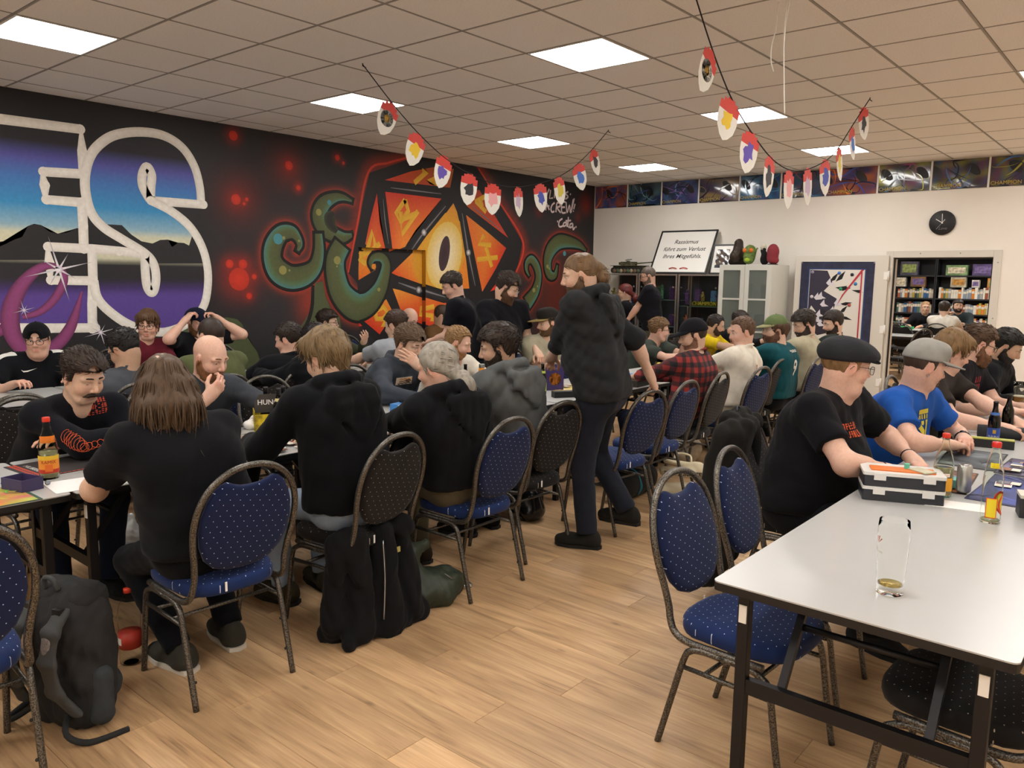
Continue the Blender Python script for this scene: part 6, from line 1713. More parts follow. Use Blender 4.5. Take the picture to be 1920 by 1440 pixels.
def plaid():
    m = bpy.data.materials.new('red_plaid'); m.use_nodes = True
    N = m.node_tree.nodes; L = m.node_tree.links; b = N['Principled BSDF']; tc = N.new('ShaderNodeTexCoord')
    sp = N.new('ShaderNodeSeparateXYZ'); L.new(tc.outputs['Object'], sp.inputs[0])
    def stripe(a, f):
        ad = N.new('ShaderNodeMath'); ad.operation = 'MULTIPLY'; ad.inputs[1].default_value = f; L.new(a, ad.inputs[0])
        fr = N.new('ShaderNodeMath'); fr.operation = 'FRACT'; L.new(ad.outputs[0], fr.inputs[0])
        gt = N.new('ShaderNodeMath'); gt.operation = 'GREATER_THAN'; gt.inputs[1].default_value = .52; L.new(fr.outputs[0], gt.inputs[0]); return gt.outputs[0]
    sm = N.new('ShaderNodeMath'); sm.operation = 'ADD'; L.new(sp.outputs[0], sm.inputs[0]); L.new(sp.outputs[1], sm.inputs[1])
    s1 = stripe(sm.outputs[0], 12); s2 = stripe(sp.outputs[2], 13)
    ad = N.new('ShaderNodeMath'); ad.operation = 'ADD'; L.new(s1, ad.inputs[0]); L.new(s2, ad.inputs[1])
    dv = N.new('ShaderNodeMath'); dv.operation = 'MULTIPLY'; dv.inputs[1].default_value = .5; L.new(ad.outputs[0], dv.inputs[0])
    cr = N.new('ShaderNodeValToRGB'); cr.color_ramp.interpolation = 'CONSTANT'; e = cr.color_ramp
    e.elements[0].color = (*srgb('#8a2a26'), 1); e.elements[1].position = .4; e.elements[1].color = (*srgb('#4a1b1c'), 1); x = e.elements.new(.8); x.color = (*srgb('#17161b'), 1)
    L.new(dv.outputs[0], cr.inputs['Fac']); L.new(cr.outputs['Color'], b.inputs['Base Color']); b.inputs['Roughness'].default_value = .9
    return m
P6 = person('man in red and black plaid shirt with black baseball cap', (-2.90, 5.55), (-2.88, 5.58, 1.19), 184, gaze=(38, -14), hair='#3a2c20', style='buzz', beard='#7a5844', beardlen=.0, cap='base', capcol='#17171a', top='shirt', pants='#1c2233',
       lh=(-3.45, 5.6, .80), rh=(-3.35, 5.85, .80), res=.0115, wide=1.05, topmat=plaid(), group=GA)
P7 = person('brown-haired man in white t-shirt at the middle row, face turned to the mural', (-2.90, 6.38), (-2.86, 6.44, 1.18), 184, gaze=(42, -12), hair='#5a4332', style='receding', top='tee', topcol='#d8d0c0', pants='#b8ab90',
       lh=(-3.4, 6.35, .80), rh=(-3.35, 6.65, .80), res=.012, skin='pink', group=GA)
P8 = person('bearded man in teal football shirt with olive cap', (-2.80, 7.08), (-2.81, 7.03, 1.18), 182, gaze=(42, -4), hair='#4a3526', style='mop', beard='#5a3c2a', beardlen=.012, cap='base', capcol='#5d6b45', brim='#8d8a66', top='tee', topcol='#174a52', pants='#14161c', fat=1.25, wide=1.1,
       lh=(-3.35, 6.95, .80), rh=(-3.35, 7.3, .80), res=.012, glasses='#8a8a88', group=GA)
P9 = person('dark-haired bearded man in beige t-shirt with a back print', (-2.80, 7.78), (-2.83, 7.80, 1.20), 182, gaze=(40, -24), hair='#2a211b', style='thick', beard='#2b211a', beardlen=.008, top='tee', topcol='#a79f86', pants='#2a2c30', fat=1.2, wide=1.08,
       lh=(-3.35, 7.7, .80), rh=(-3.35, 8.0, .80), res=.013, group=GA)
P10 = person('man with short dark hair in dark green t-shirt before the door banner', (-2.82, 8.58), (-2.82, 8.62, 1.18), 182, gaze=(40, -18), hair='#2a211b', style='short', beard='#2b211a', beardlen=.004, top='tee', topcol='#2a3330', pants='#1c1d22',
       lh=(-3.35, 8.5, .80), rh=(-3.35, 8.8, .80), res=.014, wide=1.05, group=GA)
# -- far side of the middle row
Q1 = person('smiling dark-haired man with a moustache, arms folded, black sweatshirt with red print', (-4.42, 1.50), (-4.03, 1.55, 1.12), 0, gaze=(12, -22), hair='#2a1d15', style='quiff', mustache='#2c1e14', top='long', topcol='#131419', pants='#1b2233',
       lh=(-3.97, 1.47, .80), rh=(-3.84, 1.72, .86), lpole=(.2, 1, -.6), rpole=(.3, -1, -.5), lpalm=(.2, -.2, -1), res=.009, wide=1.06, group=GB, lidz=-.001, lpose=.35)
Q2 = person('bald bearded man in charcoal jumper with his hand at his mouth', (-4.48, 2.28), (-4.16, 2.28, 1.15), 0, gaze=(14, -20), hair='#5a4330', style='bald', beard='#7a5236', beardlen=.004, top='long', topcol='#3c4046', pants='#1c1e24', skin='pink',
       rh=(-4.0, 2.17, .95), rpole=(.3, -.6, -.7), rpalm=(-1, .1, .2), rpose=.65, lh=(-3.75, 2.5, .80), lpole=(.1, 1, -.5), rsl=.75, res=.0095, group=GB, lidz=-.001)
Q3 = person('brown-haired man in slate hoodie with a wave patch, holding his cheek', (-4.50, 3.78), (-4.22, 3.84, 1.14), 0, gaze=(12, -24), hair='#5a4634', style='thick', top='hoodie', topcol='#3b4048', pants='#1c1e24',
       lh=(-4.06, 3.79, .99), lpole=(.8, .8, -.9), lpalm=(-1, -.1, .1), lpose=.25, lsl=.4, rh=(-3.86, 3.62, .785), rpole=(.1, -1, -.3), res=.0095, wide=1.08, group=GB)
Q4 = person('reddish blond bearded man in white t-shirt behind the orange bottle', (-4.62, 4.52), (-4.37, 4.50, 1.10), 0, gaze=(36, -22), hair='#8a6a45', style='receding', beard='#94683f', beardlen=.004, top='tee', topcol='#cfc9bb', pants='#1c1e24', skin='pink', lh=(-3.95, 4.65, .79), rh=(-3.95, 4.35, .79), res=.012, group=GB)
Q5 = person('heavy-set standing man with beard and glasses in plain black t-shirt, looking down', (-4.90, 5.50), (-4.74, 5.53, 1.53), -14, gaze=(46, -30), sit=False, hair='#2f241c', style='thick', beard='#4a3220', beardlen=.012, glasses='#9a9690', top='tee', topcol='#121216', pants='#20242e',
       lh=(-4.50, 5.68, .94), rh=(-4.52, 5.18, .90), lpole=(-.6, .5, -.3), rpole=(-.6, -.5, -.3), lpose=.9, fat=1.25, wide=1.16, hipz=.90, res=.0105)
Q6 = person('man in tan and black trucker cap and beige t-shirt, facing the other players', (-4.66, 5.92), (-4.52, 5.87, 1.20), -30, gaze=(-88, -8), hair='#4a3826', style='short', beard='#5a4028', beardlen=.003, cap='snap', capcol='#25221f', brim='#8d7a4c', top='tee', topcol='#a09a84', pants='#1c1e24',
       lh=(-4.22, 6.0, .90), rh=(-4.25, 5.75, .86), lpose=.8, fat=1.1, res=.012, group=GB)
Q7 = person('man with side parting and glasses in dark green t-shirt, forearms crossed', (-4.60, 7.55), (-4.33, 7.60, 1.07), 0, gaze=(40, -6), hair='#6a5034', style='quiff', glasses='#2a2320', top='tee', topcol='#3b423c', pants='#1c1e24', skin='pink',
       lh=(-4.02, 7.62, .98), rh=(-3.9, 7.55, .82), lpalm=(-1, 0, 0), res=.012, wide=1.05, group=GB)
Q8 = person('dark-haired man in yellow t-shirt with his fist at his mouth', (-4.60, 9.0), (-4.33, 8.97, 1.07), 0, gaze=(34, -18), hair='#2c241f', style='receding', beard='#3a2a20', beardlen=.003, top='tee', topcol='#cdb11e', pants='#1c1e24', skin='tan',
       lh=(-4.13, 9.02, .93), lpalm=(-1, 0, .2), lpose=1.1, rh=(-3.85, 8.85, .80), res=.013, group=GB)
Q9 = person('person in black top mostly hidden behind the man in white t-shirt', (-4.60, 9.72), (-4.42, 9.86, 1.09), 0, gaze=(20, -18), hair='#2c241f', style='short', top='long', topcol='#16161a', pants='#1c1e24', lh=(-4.0, 9.9, .82), rh=(-4.0, 9.6, .86), res=.015, fat=1.15, group=GB)
# -- mural row, backs turned
S1 = person('black-haired man with glasses in grey top bent over the mural table', (-5.25, 2.25), (-5.27, 2.29, 1.12), 180, gaze=(26, -28), hair='#1c1917', style='short', glasses='#3a3330', top='long', topcol='#45484e', pants='#1c1e24', skin='tan', lh=(-5.85, 2.15, .80), rh=(-5.85, 2.45, .80), res=.011, wide=1.1, fat=1.1, group=GC)
S2 = person('man with cropped dark hair in olive t-shirt behind the bald player', (-5.25, 2.88), (-5.25, 2.89, 1.18), 180, gaze=(10, -15), hair='#332822', style='buzz', top='tee', topcol='#555b3c', pants='#1c1e24', lh=(-5.85, 2.75, .80), rh=(-5.85, 3.05, .80), res=.012, wide=1.08, group=GC)
S3 = person('man with faded haircut in black t-shirt looking at red card boxes', (-5.46, 3.58), (-5.48, 3.68, 1.10), 180, gaze=(32, -16), hair='#2c231d', style='short', top='tee', topcol='#141519', pants='#1c1e24', skin='pink', lh=(-5.95, 3.45, .80), rh=(-5.95, 3.8, .80), res=.0115, group=GC)
S4 = person('person in black hoodie hidden behind the light brown haired player', (-4.98, 3.66), (-5.0, 3.60, 1.12), 180, gaze=(10, -20), hair='#1f1a17', style='short', top='hoodie', topcol='#131418', pants='#1c1e24', lh=(-5.5, 3.42, .84), rh=(-5.5, 3.9, .84), res=.0115, group=GC)
S5 = person('brown-haired man in pale grey t-shirt with his back to the aisle', (-5.36, 4.64), (-5.36, 4.72, 1.18), 180, gaze=(15, -14), hair='#3a2a20', style='short', top='tee', topcol='#8c9096', pants='#1c1e24', lh=(-5.9, 4.55, .80), rh=(-5.9, 4.85, .80), res=.013, group=GC)
# -- against the mural
T0 = person('man with backwards black cap and glasses in black sports shirt with white shoulders', (-6.98, 2.20), (-6.72, 2.27, 1.10), 0, gaze=(-30, -8), hair='#2a221c', style='buzz', cap='back', capcol='#141416', capyaw=180, glasses='#1f1b1b', top='tee', topcol='#121317', pants='#1c1e24', skin='pink', lh=(-6.42, 2.40, .80), rh=(-6.42, 1.98, .80), fat=1.25, wide=1.12, res=.0115, group=GD)
T1 = person('young man with fringe and glasses in maroon t-shirt', (-7.05, 3.12), (-6.92, 3.22, 1.16), 0, gaze=(-34, -4), hair='#553d28', style='mop', glasses='#2a2322', top='tee', topcol='#5e1f2a', pants='#1c1e24', skin='pink', lh=(-6.5, 3.2, .80), rh=(-6.5, 2.95, .80), res=.0115, group=GD)
T2 = person('man in navy cap raising both tattooed arms to his head', (-7.05, 3.66), (-6.92, 3.68, 1.17), 0, gaze=(8, -12), hair='#2a221c', style='buzz', beard='#6a4a30', beardlen=.006, cap='base', capcol='#161a2a', capyaw=25, top='tee', topcol='#17181c', pants='#1c1e24', skin='pink',
       lh=(-6.80, 3.83, 1.20), rh=(-6.80, 3.50, 1.20), lpole=(.5, 1, -.6), rpole=(.5, -1, -.6), lpalm=(-.2, -1, 0), rpalm=(-.2, 1, 0), lpose=.6, rpose=.6, shoulders=(.04, .04), res=.0115, group=GD)
T3 = person('dark-haired bearded man with glasses in olive jacket before the tentacle', (-7.02, 5.08), (-6.92, 5.14, 1.12), 0, gaze=(40, -6), hair='#2c2019', style='quiff', beard='#2f221a', beardlen=.005, glasses='#1f1b1b', top='long', topcol='#3c4030', pants='#1c1e24', lh=(-6.55, 5.32, .92), lpalm=(-.6, 0, .6), rh=(-6.5, 4.95, .80), res=.013, group=GD)
T4 = person('short-haired man in brown shirt reading before the painted die', (-7.02, 6.80), (-6.90, 6.83, 1.14), 0, gaze=(38, -24), hair='#3a2c20', style='receding', top='shirt', topcol='#5a4024', pants='#1c1e24', skin='tan', lh=(-6.5, 6.95, .80), rh=(-6.5, 6.65, .80), res=.014, group=GD)
T6 = person('bald man half hidden behind the player in pale grey t-shirt', (-7.02, 6.22), (-6.93, 6.32, 1.12), 0, gaze=(10, -30), hair='#5a4330', style='fringe', top='tee', topcol='#2a2c30', pants='#1c1e24', skin='pink', lh=(-6.5, 6.3, .80), rh=(-6.5, 6.1, .80), res=.015, group=GD)
T5 = person('standing man with cropped hair in black t-shirt, back turned, head bowed', (-5.32, 5.72), (-5.47, 5.55, 1.53), 212, gaze=(24, -26), sit=False, hair='#2f261f', style='short', top='tee', topcol='#131318', pants='#1a1c22', skin='pink', lh=(-5.62, 5.38, .98), rh=(-5.55, 5.85, .95), hipz=.92, res=.0125, fat=1.08, wide=1.05)
# -- beer glass row
R1_ = person('heavy man in flat cap and glasses, black t-shirt with orange lettering', (-1.32, 3.74), (-1.16, 3.77, 1.235), -6, gaze=(48, -10), hair='#7a5c3c', style='short', cap='flat', capcol='#2a2b2f', glasses='#3a2c26', top='tee', topcol='#121216', pants='#17181c', skin='pink',
       lh=(-.90, 3.98, .80), rh=(-.92, 3.66, .80), lpole=(.1, 1, -.5), rpole=(.2, -1, -.4), lpose=1.1, rpose=.8, fat=1.42, wide=1.2, res=.009, group=GE)
R2_ = person('man in light grey snapback cap and blue t-shirt with yellow crest', (-1.22, 4.60), (-1.02, 4.62, 1.18), -10, gaze=(48, -16), hair='#3f3026', style='buzz', beard='#5c4230', beardlen=.003, goatee=True, cap='snap', capcol='#8c8a84', top='tee', topcol='#1f4f9c', pants='#1c1e24', skin='pink',
       lh=(-.82, 4.70, .80), rh=(-.84, 4.46, .80), lpole=(.1, 1, -.5), rpole=(.2, -1, -.4), res=.009, wide=1.08, fat=1.08, group=GE)
R3_ = person('sandy-haired man in brown t-shirt with arms stretched over the table', (-1.28, 5.48), (-1.08, 5.57, 1.19), -5, gaze=(42, -20), hair='#6e5434', style='mop', top='tee', topcol='#2b2522', pants='#1c1e24', skin='pink', lh=(-.66, 5.42, .80), rh=(-.72, 5.22, .80), res=.0115, group=GE)
R4_ = person('bearded man with glasses in black t-shirt with red print', (-1.28, 6.22), (-1.06, 6.30, 1.20), -6, gaze=(40, -20), hair='#4a3626', style='quiff', beard='#63422a', beardlen=.02, glasses='#1f1b1b', top='tee', topcol='#151317', pants='#1c1e24', skin='pink', lh=(-.75, 6.2, .80), rh=(-.8, 5.95, .80), res=.0115, wide=1.05, fat=1.1, group=GE)
R5_ = person('man with black hair and beard in black hoodie, looking down', (-1.22, 6.95), (-.98, 6.92, 1.15), -5, gaze=(14, -30), hair='#17140f', style='short', beard='#1c1714', beardlen=.006, top='hoodie', topcol='#141417', pants='#1c1e24', skin='tan', lh=(-.75, 7.05, .80), rh=(-.75, 6.6, .82), res=.012, group=GE)
# -- by the cabinets
W_ = person('red-haired woman in black at the display cabinets', (-6.22, 9.84), (-6.20, 9.86, 1.42), 205, gaze=(10, -15), sit=False, hair='#5a2320', style='lowpony', top='long', topcol='#17161a', pants='#17161a', hipz=.82, res=.0145, lh=(-6.5, 9.7, .95), rh=(-6.45, 9.98, .95), wide=.9)
M_ = person('standing man with glasses and cropped grey hair in black t-shirt at the display cabinets', (-5.64, 9.70), (-5.72, 9.68, 1.66), 205, gaze=(15, -18), sit=False, hair='#5a5048', style='buzz', beard='#6a5a4c', beardlen=.0, glasses='#2a2422', top='tee', topcol='#17171c', pants='#4a463c', hipz=.93, res=.0145, skin='pink', lh=(-5.95, 9.5, 1.0), rh=(-5.55, 9.85, .9), fat=1.08)
# -- shop room
person('smiling woman with light hair in black jacket before the shop shelves', (-3.92, 17.2), (-3.84, 17.1, 1.13), -70, gaze=(0, 0), hair='#8a6a4a', style='pony', glasses='#4a3a34', top='long', topcol='#1a1a1d', pants='#1c1e24', skin='tan', lh=(-3.8, 16.7, .78), rh=(-4.05, 16.7, .78), res=.015, group=GS)
person('man in white t-shirt with his back to the doorway in the shop', (-3.18, 15.35), (-3.16, 15.4, 1.17), 100, gaze=(-15, 0), hair='#2f241c', style='short', top='tee', topcol='#d2cdc2', pants='#1c1e24', lh=(-3.35, 15.95, .78), rh=(-2.95, 15.95, .78), res=.015, group=GS)
person('smiling bearded man in dark jacket before the shop shelves', (-3.20, 17.2), (-3.28, 17.1, 1.18), -80, gaze=(10, 0), hair='#241c17', style='short', beard='#2a211b', beardlen=.004, top='long', topcol='#2a3234', pants='#1c1e24', skin='tan', lh=(-3.1, 16.75, .85), rh=(-3.42, 16.85, 1.0), res=.015, wide=1.1, group=GS)
# ---------------------------------------------------------------- things on the tables
TT = TH+.0006
def simple(name, b, mats, loc, rz, label, cat, group=None):
    o = b.build(name, mats, None, loc, (0, 0, rz)); tag(o, label, cat, group); return o
def glyph_mb(w_, h_, rows, n, seed, t=.12):
    """rows of small angular strokes, like lettering too small to read"""
    rg = random.Random(seed); b = MB(); rh_ = h_/rows; cw = w_/n
    for r_ in range(rows):
        for k in range(n):
            x0 = -w_/2+k*cw; y0 = h_/2-(r_+1)*rh_; a, c = cw*.12, cw*.78; tt_ = cw*t*1.6
            ht = rh_*.8
            st = rg.sample(['l', 'r', 't', 'm', 'b', 'd'], rg.choice([2, 3, 3]))
            def q(xa, ya, xb, yb): b.add([(xa, ya, 0), (xb, ya, 0), (xb, yb, 0), (xa, yb, 0)], [(0, 1, 2, 3)])
            if 'l' in st: q(x0+a, y0, x0+a+tt_, y0+ht)
            if 'r' in st: q(x0+c-tt_, y0, x0+c, y0+ht)
            if 't' in st: q(x0+a, y0+ht-tt_, x0+c, y0+ht)
            if 'm' in st: q(x0+a, y0+ht*.45, x0+c, y0+ht*.45+tt_)
            if 'b' in st: q(x0+a, y0, x0+c, y0+tt_)
            if 'd' in st: b.add([(x0+a, y0, 0), (x0+a+tt_, y0, 0), (x0+c, y0+ht, 0), (x0+c-tt_, y0+ht, 0)], [(0, 1, 2, 3)])
    return b
def curved(b, r, z0=0.):
    """wrap a flat design round a bottle of radius r (x -> angle, y -> height), centred on -Y"""
    b.v = [(r*math.sin(p[0]/r), -r*math.cos(p[0]/r), z0+p[1]) for p in b.v]; return b
def strip(w_, h_, n=10):
    b = MB(); vs = [(-w_/2+w_*i/n, y, 0) for y in (-h_/2, h_/2) for i in range(n+1)]
    return b.add(vs, [(i, i+1, n+2+i, n+1+i) for i in range(n)], True)

def bottle(loc, rz, label, kind, group='drink bottles on the tables'):
    P_ = {'juice': dict(prof=[(.034, 0), (.037, .004), (.038, .02), (.038, .125), (.036, .15), (.026, .185), (.016, .215), (.0135, .235), (.0135, .25)], cap=('#c8321e', .0155, .245, .265), glass='#f6faf2', liq=('#cfc8a0', .12)),
          'beer': dict(prof=[(.029, 0), (.031, .004), (.031, .12), (.029, .145), (.017, .175), (.0125, .2), (.0125, .225), (.014, .228), (.0135, .235)], cap=None, glass='#3a2208', liq=('#2a1a08', .1)),
          'greenbeer': dict(prof=[(.029, 0), (.031, .004), (.031, .12), (.029, .145), (.017, .175), (.0125, .2), (.0125, .225), (.014, .228), (.0135, .235)], cap=None, glass='#2c2c10', liq=('#20200c', .1)),
          'tall': dict(prof=[(.031, 0), (.034, .004), (.034, .015), (.033, .08), (.034, .16), (.030, .20), (.019, .25), (.0145, .275), (.0135, .29)], cap=('#c8281e', .016, .283, .303), glass='#f8fbf6', liq=('#d8d6b8', .012))}[kind]
    r = empty('bottle', loc, rz); tag(r, label, 'bottle', group)
    pr = P_['prof']; inner = [(max(a-.0022, .001), z) for a, z in pr[::-1]]; inner[-1] = (inner[-1][0], .006)
    b = MB(); b.lathe(pr+inner+[(.001, .006)], 24); b.build('glass', mat('glass_'+P_['glass'], P_['glass'], rough=.02, trans=1, ior=1.45 if kind in ('beer', 'greenbeer') else 1.08), r)
    c_, lv = P_['liq']; lp = [(.001, .0065)]+[(a-.0026, max(z, .0065)) for a, z in pr if z < lv]+[(np.interp(lv, [z for a, z in pr], [a for a, z in pr])-.0026, lv), (.001, lv)]
    b = MB(); b.lathe(lp, 20); b.build('liquid', mat('liq_'+c_, c_, rough=.05, trans=.7, ior=1.33), r)
    if P_['cap']:
        c_, cr, z0, z1 = P_['cap']; b = MB(); b.lathe([(cr*.97, z0), (cr, z0+.003), (cr, z1-.003), (cr*.9, z1), (.001, z1)], 20); b.build('cap', mat('cap_'+c_, c_, rough=.4), r)
    return r
def lab(r, w_, h_, rad, z, col, name='label', n=10): return curved(strip(w_, h_, n), rad, z).build(name, mat('lab_'+col, col, rough=.5), r)
def sym(r, b, rad, z, col, name='lettering'): return curved(b, rad, z).build(name, mat('lab_'+col, col, rough=.5), r)

# juice bottle, moustache table
b1 = bottle((-3.64, 1.24, TT), R(70), 'clear juice bottle with orange label and red cap near the moustached player', 'juice')
lab(b1, .12, .075, .0386, .065, '#e0892a'); lab(b1, .12, .018, .0389, .094, '#d8b02c'); lab(b1, .12, .016, .0389, .036, '#b8321e'); lab(b1, .03, .03, .0391, .05, '#d86a24', 'fruit_print')
sym(b1, xf(text_mb('RAMIX', .02), Matrix.Translation((0, .0, 0))), .0393, .075, '#8a2a14'); lab(b1, .07, .03, .031, .172, '#dc7a22')
# tall bottle and half-full bottle, near row
b2 = bottle((-.47, 3.32, TT), R(10), 'tall clear bottle with yellow and red labels and red cap on bare white table', 'tall')
lab(b2, .038, .075, .0343, .06, '#d84a1e', n=6); lab(b2, .032, .069, .0346, .06, '#e0c824', 'label_panel', n=6)
xo = MB(); xo.add([(math.cos(R(a))*rr*.9+.062, math.sin(R(a))*rr, 0) for rr in (.045, .036) for a in range(0, 360, 15)], [(i, (i+1) % 24, 24+(i+1) % 24, 24+i) for i in range(24)]); sym(b2, xo, .0345, .075, '#c83a1e', 'round_label_ring')
xo = MB(); xo.add([(math.cos(R(a))*.032+.062, math.sin(R(a))*.036, 0) for a in range(0, 360, 15)], [tuple(range(24))]); sym(b2, xo, .0343, .075, '#d8c83a', 'round_label'); lab(b2, .03, .02, .0265, .218, '#e0c824', n=4)
b3 = bottle((-.69, 3.60, TT), R(20), 'half-full clear bottle with orange label and red cap beside the snap-lid boxes', 'juice')
lab(b3, .075, .055, .0386, .055, '#e0a02a'); lab(b3, .04, .014, .0388, .095, '#e8e4da'); sym(b3, glyph_mb(.034, .009, 1, 6, 4), .039, .095, '#d84a1e')
b4 = bottle((-.73, 5.00, TT), R(15), 'brown beer bottle with blue label by the black roll', 'beer'); lab(b4, .085, .06, .0316, .06, '#2a4a9a'); lab(b4, .06, .025, .0225, .163, '#4a78c8'); sym(b4, glyph_mb(.06, .012, 1, 8, 7), .032, .045, '#d8d8e0'); lab(b4, .016, .02, .0321, .07, '#c89a30', 'crest')
b5 = bottle((-.72, 5.38, TT), R(15), 'unlabelled dark olive beer bottle behind the blue labelled one', 'greenbeer')
b6 = bottle((-3.65, 4.68, TT), R(40), 'dark beer bottle with lime green label before the purple game box', 'greenbeer'); lab(b6, .08, .065, .0316, .06, '#a8bc3a'); lab(b6, .05, .03, .022, .165, '#c8d45a'); sym(b6, glyph_mb(.05, .03, 2, 5, 9), .032, .06, '#5a6a1e')
b7 = bottle((-4.02, 4.22, TT), R(40), 'dark beer bottle with blue neck label behind the orange flask', 'beer'); lab(b7, .08, .06, .0316, .06, '#3a6ab0')
# beer glass still filled
r = empty('beer_glass', (-.81, 6.46, TT)); tag(r, 'tall beer glass half full of golden beer', 'glass')
b = MB(); pr = [(.03, 0), (.032, .006), (.031, .05), (.040, .16), (.042, .2)]; b.lathe(pr+[(a-.002, z) for a, z in pr[::-1][:-1]]+[(.001, .012)], 24); b.build('glass', M_glass, r)
b = MB(); b.lathe([(.001, .0125), (.029, .0125), (.0285, .05), (.0335, .095), (.001, .095)], 20); b.build('beer', mat('beer_gold', '#d08a1e', rough=.1, trans=.6, ior=1.33), r)
b = MB(); b.lathe([(.001, .0952), (.0335, .0952), (.0345, .105), (.001, .105)], 20); b.build('foam', mat('foam', '#efe6cf', rough=.9), r)
# empty glass
r = empty('empty_glass', (-.56, 2.345, TT)); tag(r, 'empty tall beer glass with small red and gold print on the white table', 'glass')
b = MB(); pr = [(.0335, 0), (.036, .003), (.0365, .012), (.0365, .04), (.0425, .16), (.0418, .192), (.0395, .215)]
b.lathe(pr+[(a-.0018, z) for a, z in pr[::-1] if z > .03]+[(.033, .026), (.001, .022)], 36); b.build('glass', mat('thin_glass', '#fdfefd', rough=.0, trans=1, ior=1.06), r)
b = MB(); b.lathe([(.001, .0222), (.0325, .0262), (.033, .029), (.001, .029)], 24); b.build('beer_rest', mat('beer_rest', '#e0c878', rough=.1, trans=.8, ior=1.33), r)
g = MB()
for a in (-60, -25, 10, 45): g.add([(0, 0, 0), (.018*math.sin(R(a))-.002, .022*math.cos(R(a)), 0), (.018*math.sin(R(a))+.003, .022*math.cos(R(a)), 0)], [(0, 1, 2)])
g.v = [(p[0]-.035, p[1], 0) for p in g.v]; o = curved(g, .0424, .148).build('red_emblem', mat('lab_#a83a2a', '#a83a2a', rough=.5), r)
g = glyph_mb(.035, .008, 1, 7, 5); g.v = [(p[0]-.035, p[1]-p[0]*.25, 0) for p in g.v]; curved(g, .0417, .128).build('gold_lettering', mat('lab_#9a8a4a', '#9a8a4a', rough=.5), r)
# orange steel flask
r = empty('drinking_flask', (-3.90, 4.27, TT)); tag(r, 'matte orange steel drinking flask with steel lid', 'bottle')
b = MB(); b.lathe([(.033, 0), (.036, .004), (.036, .15), (.033, .175), (.022, .205), (.021, .215)], 28); b.build('flask_body', mat('flask_orange', '#e08a16', rough=.4), r)
b = MB(); b.lathe([(.0225, .2155), (.0225, .24), (.021, .243), (.001, .243)], 24); b.build('lid', M_steel, r)
# paper carrier with bottles
r = empty('bottle_carrier', (-3.90, 2.50, TT), R(62)); tag(r, 'dark and yellow paper carrier with white lettering holding beer bottles', 'carrier')
b = MB(); b.box(-.10, .10, -.065, .065, 0, .004); b.box(-.10, .10, -.065, -.062, .004, .10); b.box(-.10, .10, .062, .065, .004, .10); b.box(-.10, -.097, -.062, .062, .004, .12); b.box(.097, .10, -.062, .062, .004, .12)
b.build('carton', mat('carton_yellow', '#b09a1e', rough=.6, noise=.6, nscale=28), r)
b = MB(); b.prism([(-.10, .10), (-.09, .17), (-.07, .205), (.07, .205), (.09, .17), (.10, .10)], -.002, .002, Matrix.Rotation(PI/2, 4, 'X')); b.build('handle_panel', mat('carton_grey', '#3c3833', rough=.6), r)
xf(text_mb('HUNG', .04, bold=.0006), facing((-.02, -.0032, .158), 0)).build('lettering', M_white, r)
for k, (dx, dy) in enumerate(((.035, -.032), (.068, .032), (-.03, .032))):
    q = Matrix.Translation((-3.90, 2.50, 0)) @ Matrix.Rotation(R(62), 4, 'Z') @ Vector((dx, dy, 0))
    bt = bottle((q.x, q.y, TT+.0045), R(60), ['beer bottle in front of the carrier handle', 'beer bottle at the end of the paper carrier', 'beer bottle behind the lettering of the paper carrier'][k], 'beer', 'beer bottles in the paper carrier')
    lab(bt, .05, .03, .0222, .165, '#cfc890'); b = MB(); b.lathe([(.0132, .19), (.0132, .224), (.0148, .228), (.0142, .238), (.001, .2385)], 16); b.build('neck_foil', M_black, bt)

def sheet(name, x, y, w_, d_, deg, col, label, cat, z=0., group=None, th=.0016, art=None, seed=0, artpal=None):
    r = empty(name, (x, y, TT+z), R(deg)); tag(r, label, cat, group)
    b = MB(); b.rbox(-w_/2, w_/2, -d_/2, d_/2, 0, th, .006); b.build('base', mat('sheet_'+col, col, rough=.7), r)
    if artpal: art_panel('print', w_*.94, d_*.92, seed, artpal, r, Matrix.Translation((0, 0, th-.0018)), swirls=8, nx=20, ny=12, rough=.6, mname='matte_print')
    return r
MG = 'play mats and sheets on the tables'
sheet('play_mat', -3.46, .92, .30, .36, 0, '#2f4a3a', 'play mat with an orange and green landscape at the table edge', 'play mat', group=MG, seed=201, artpal=['#d8742a', '#3f9a3a', '#e0a83a', '#5ab04a', '#b8485a'])
sheet('play_mat', -3.84, 1.36, .32, .36, 4, '#2a2626', 'black play mat with a red patterned border under the folded arms', 'play mat', group=MG)
def border(r_x, r_y, w_, d_, deg, col):
    pass
rm = sheet('play_mat', -3.845, 1.36, .36, .42, 4, '#e4e2e0', 'white mat under the black play mat of the moustached player', 'play mat', z=-.0003, group=MG) if False else None
b = MB()
for k in range(16):
    for rr in (0, 1): b.add([(-.155+.02*k, -.165+.018*rr, 0), (-.14+.02*k, -.165+.018*rr, 0), (-.137+.02*k, -.152+.018*rr, 0), (-.152+.02*k, -.152+.018*rr, 0)], [(0, 1, 2, 3)])
    b.add([(.145, -.16+.02*k, 0), (.157, -.16+.02*k, 0), (.157, -.146+.02*k, 0), (.145, -.146+.02*k, 0)], [(0, 1, 2, 3)])
ob = [o for o in C.objects if o.name == 'play_mat.001'][0]
b.v = [(p[0], p[1], .0022) for p in b.v]; b.build('red_border', mat('mat_red', '#b8422e', rough=.7), ob)
gm = glyph_mb(.22, .03, 1, 10, 31); gm.v = [(p[0], p[1]-.105, .0022) for p in gm.v]; gm.build('pale_lettering', M_white, ob)
sheet('paper_sheet', -3.44, 1.32, .30, .21, 85, '#e6e4e2', 'white paper sheet overlapping the joint between two tables', 'paper', group=MG)
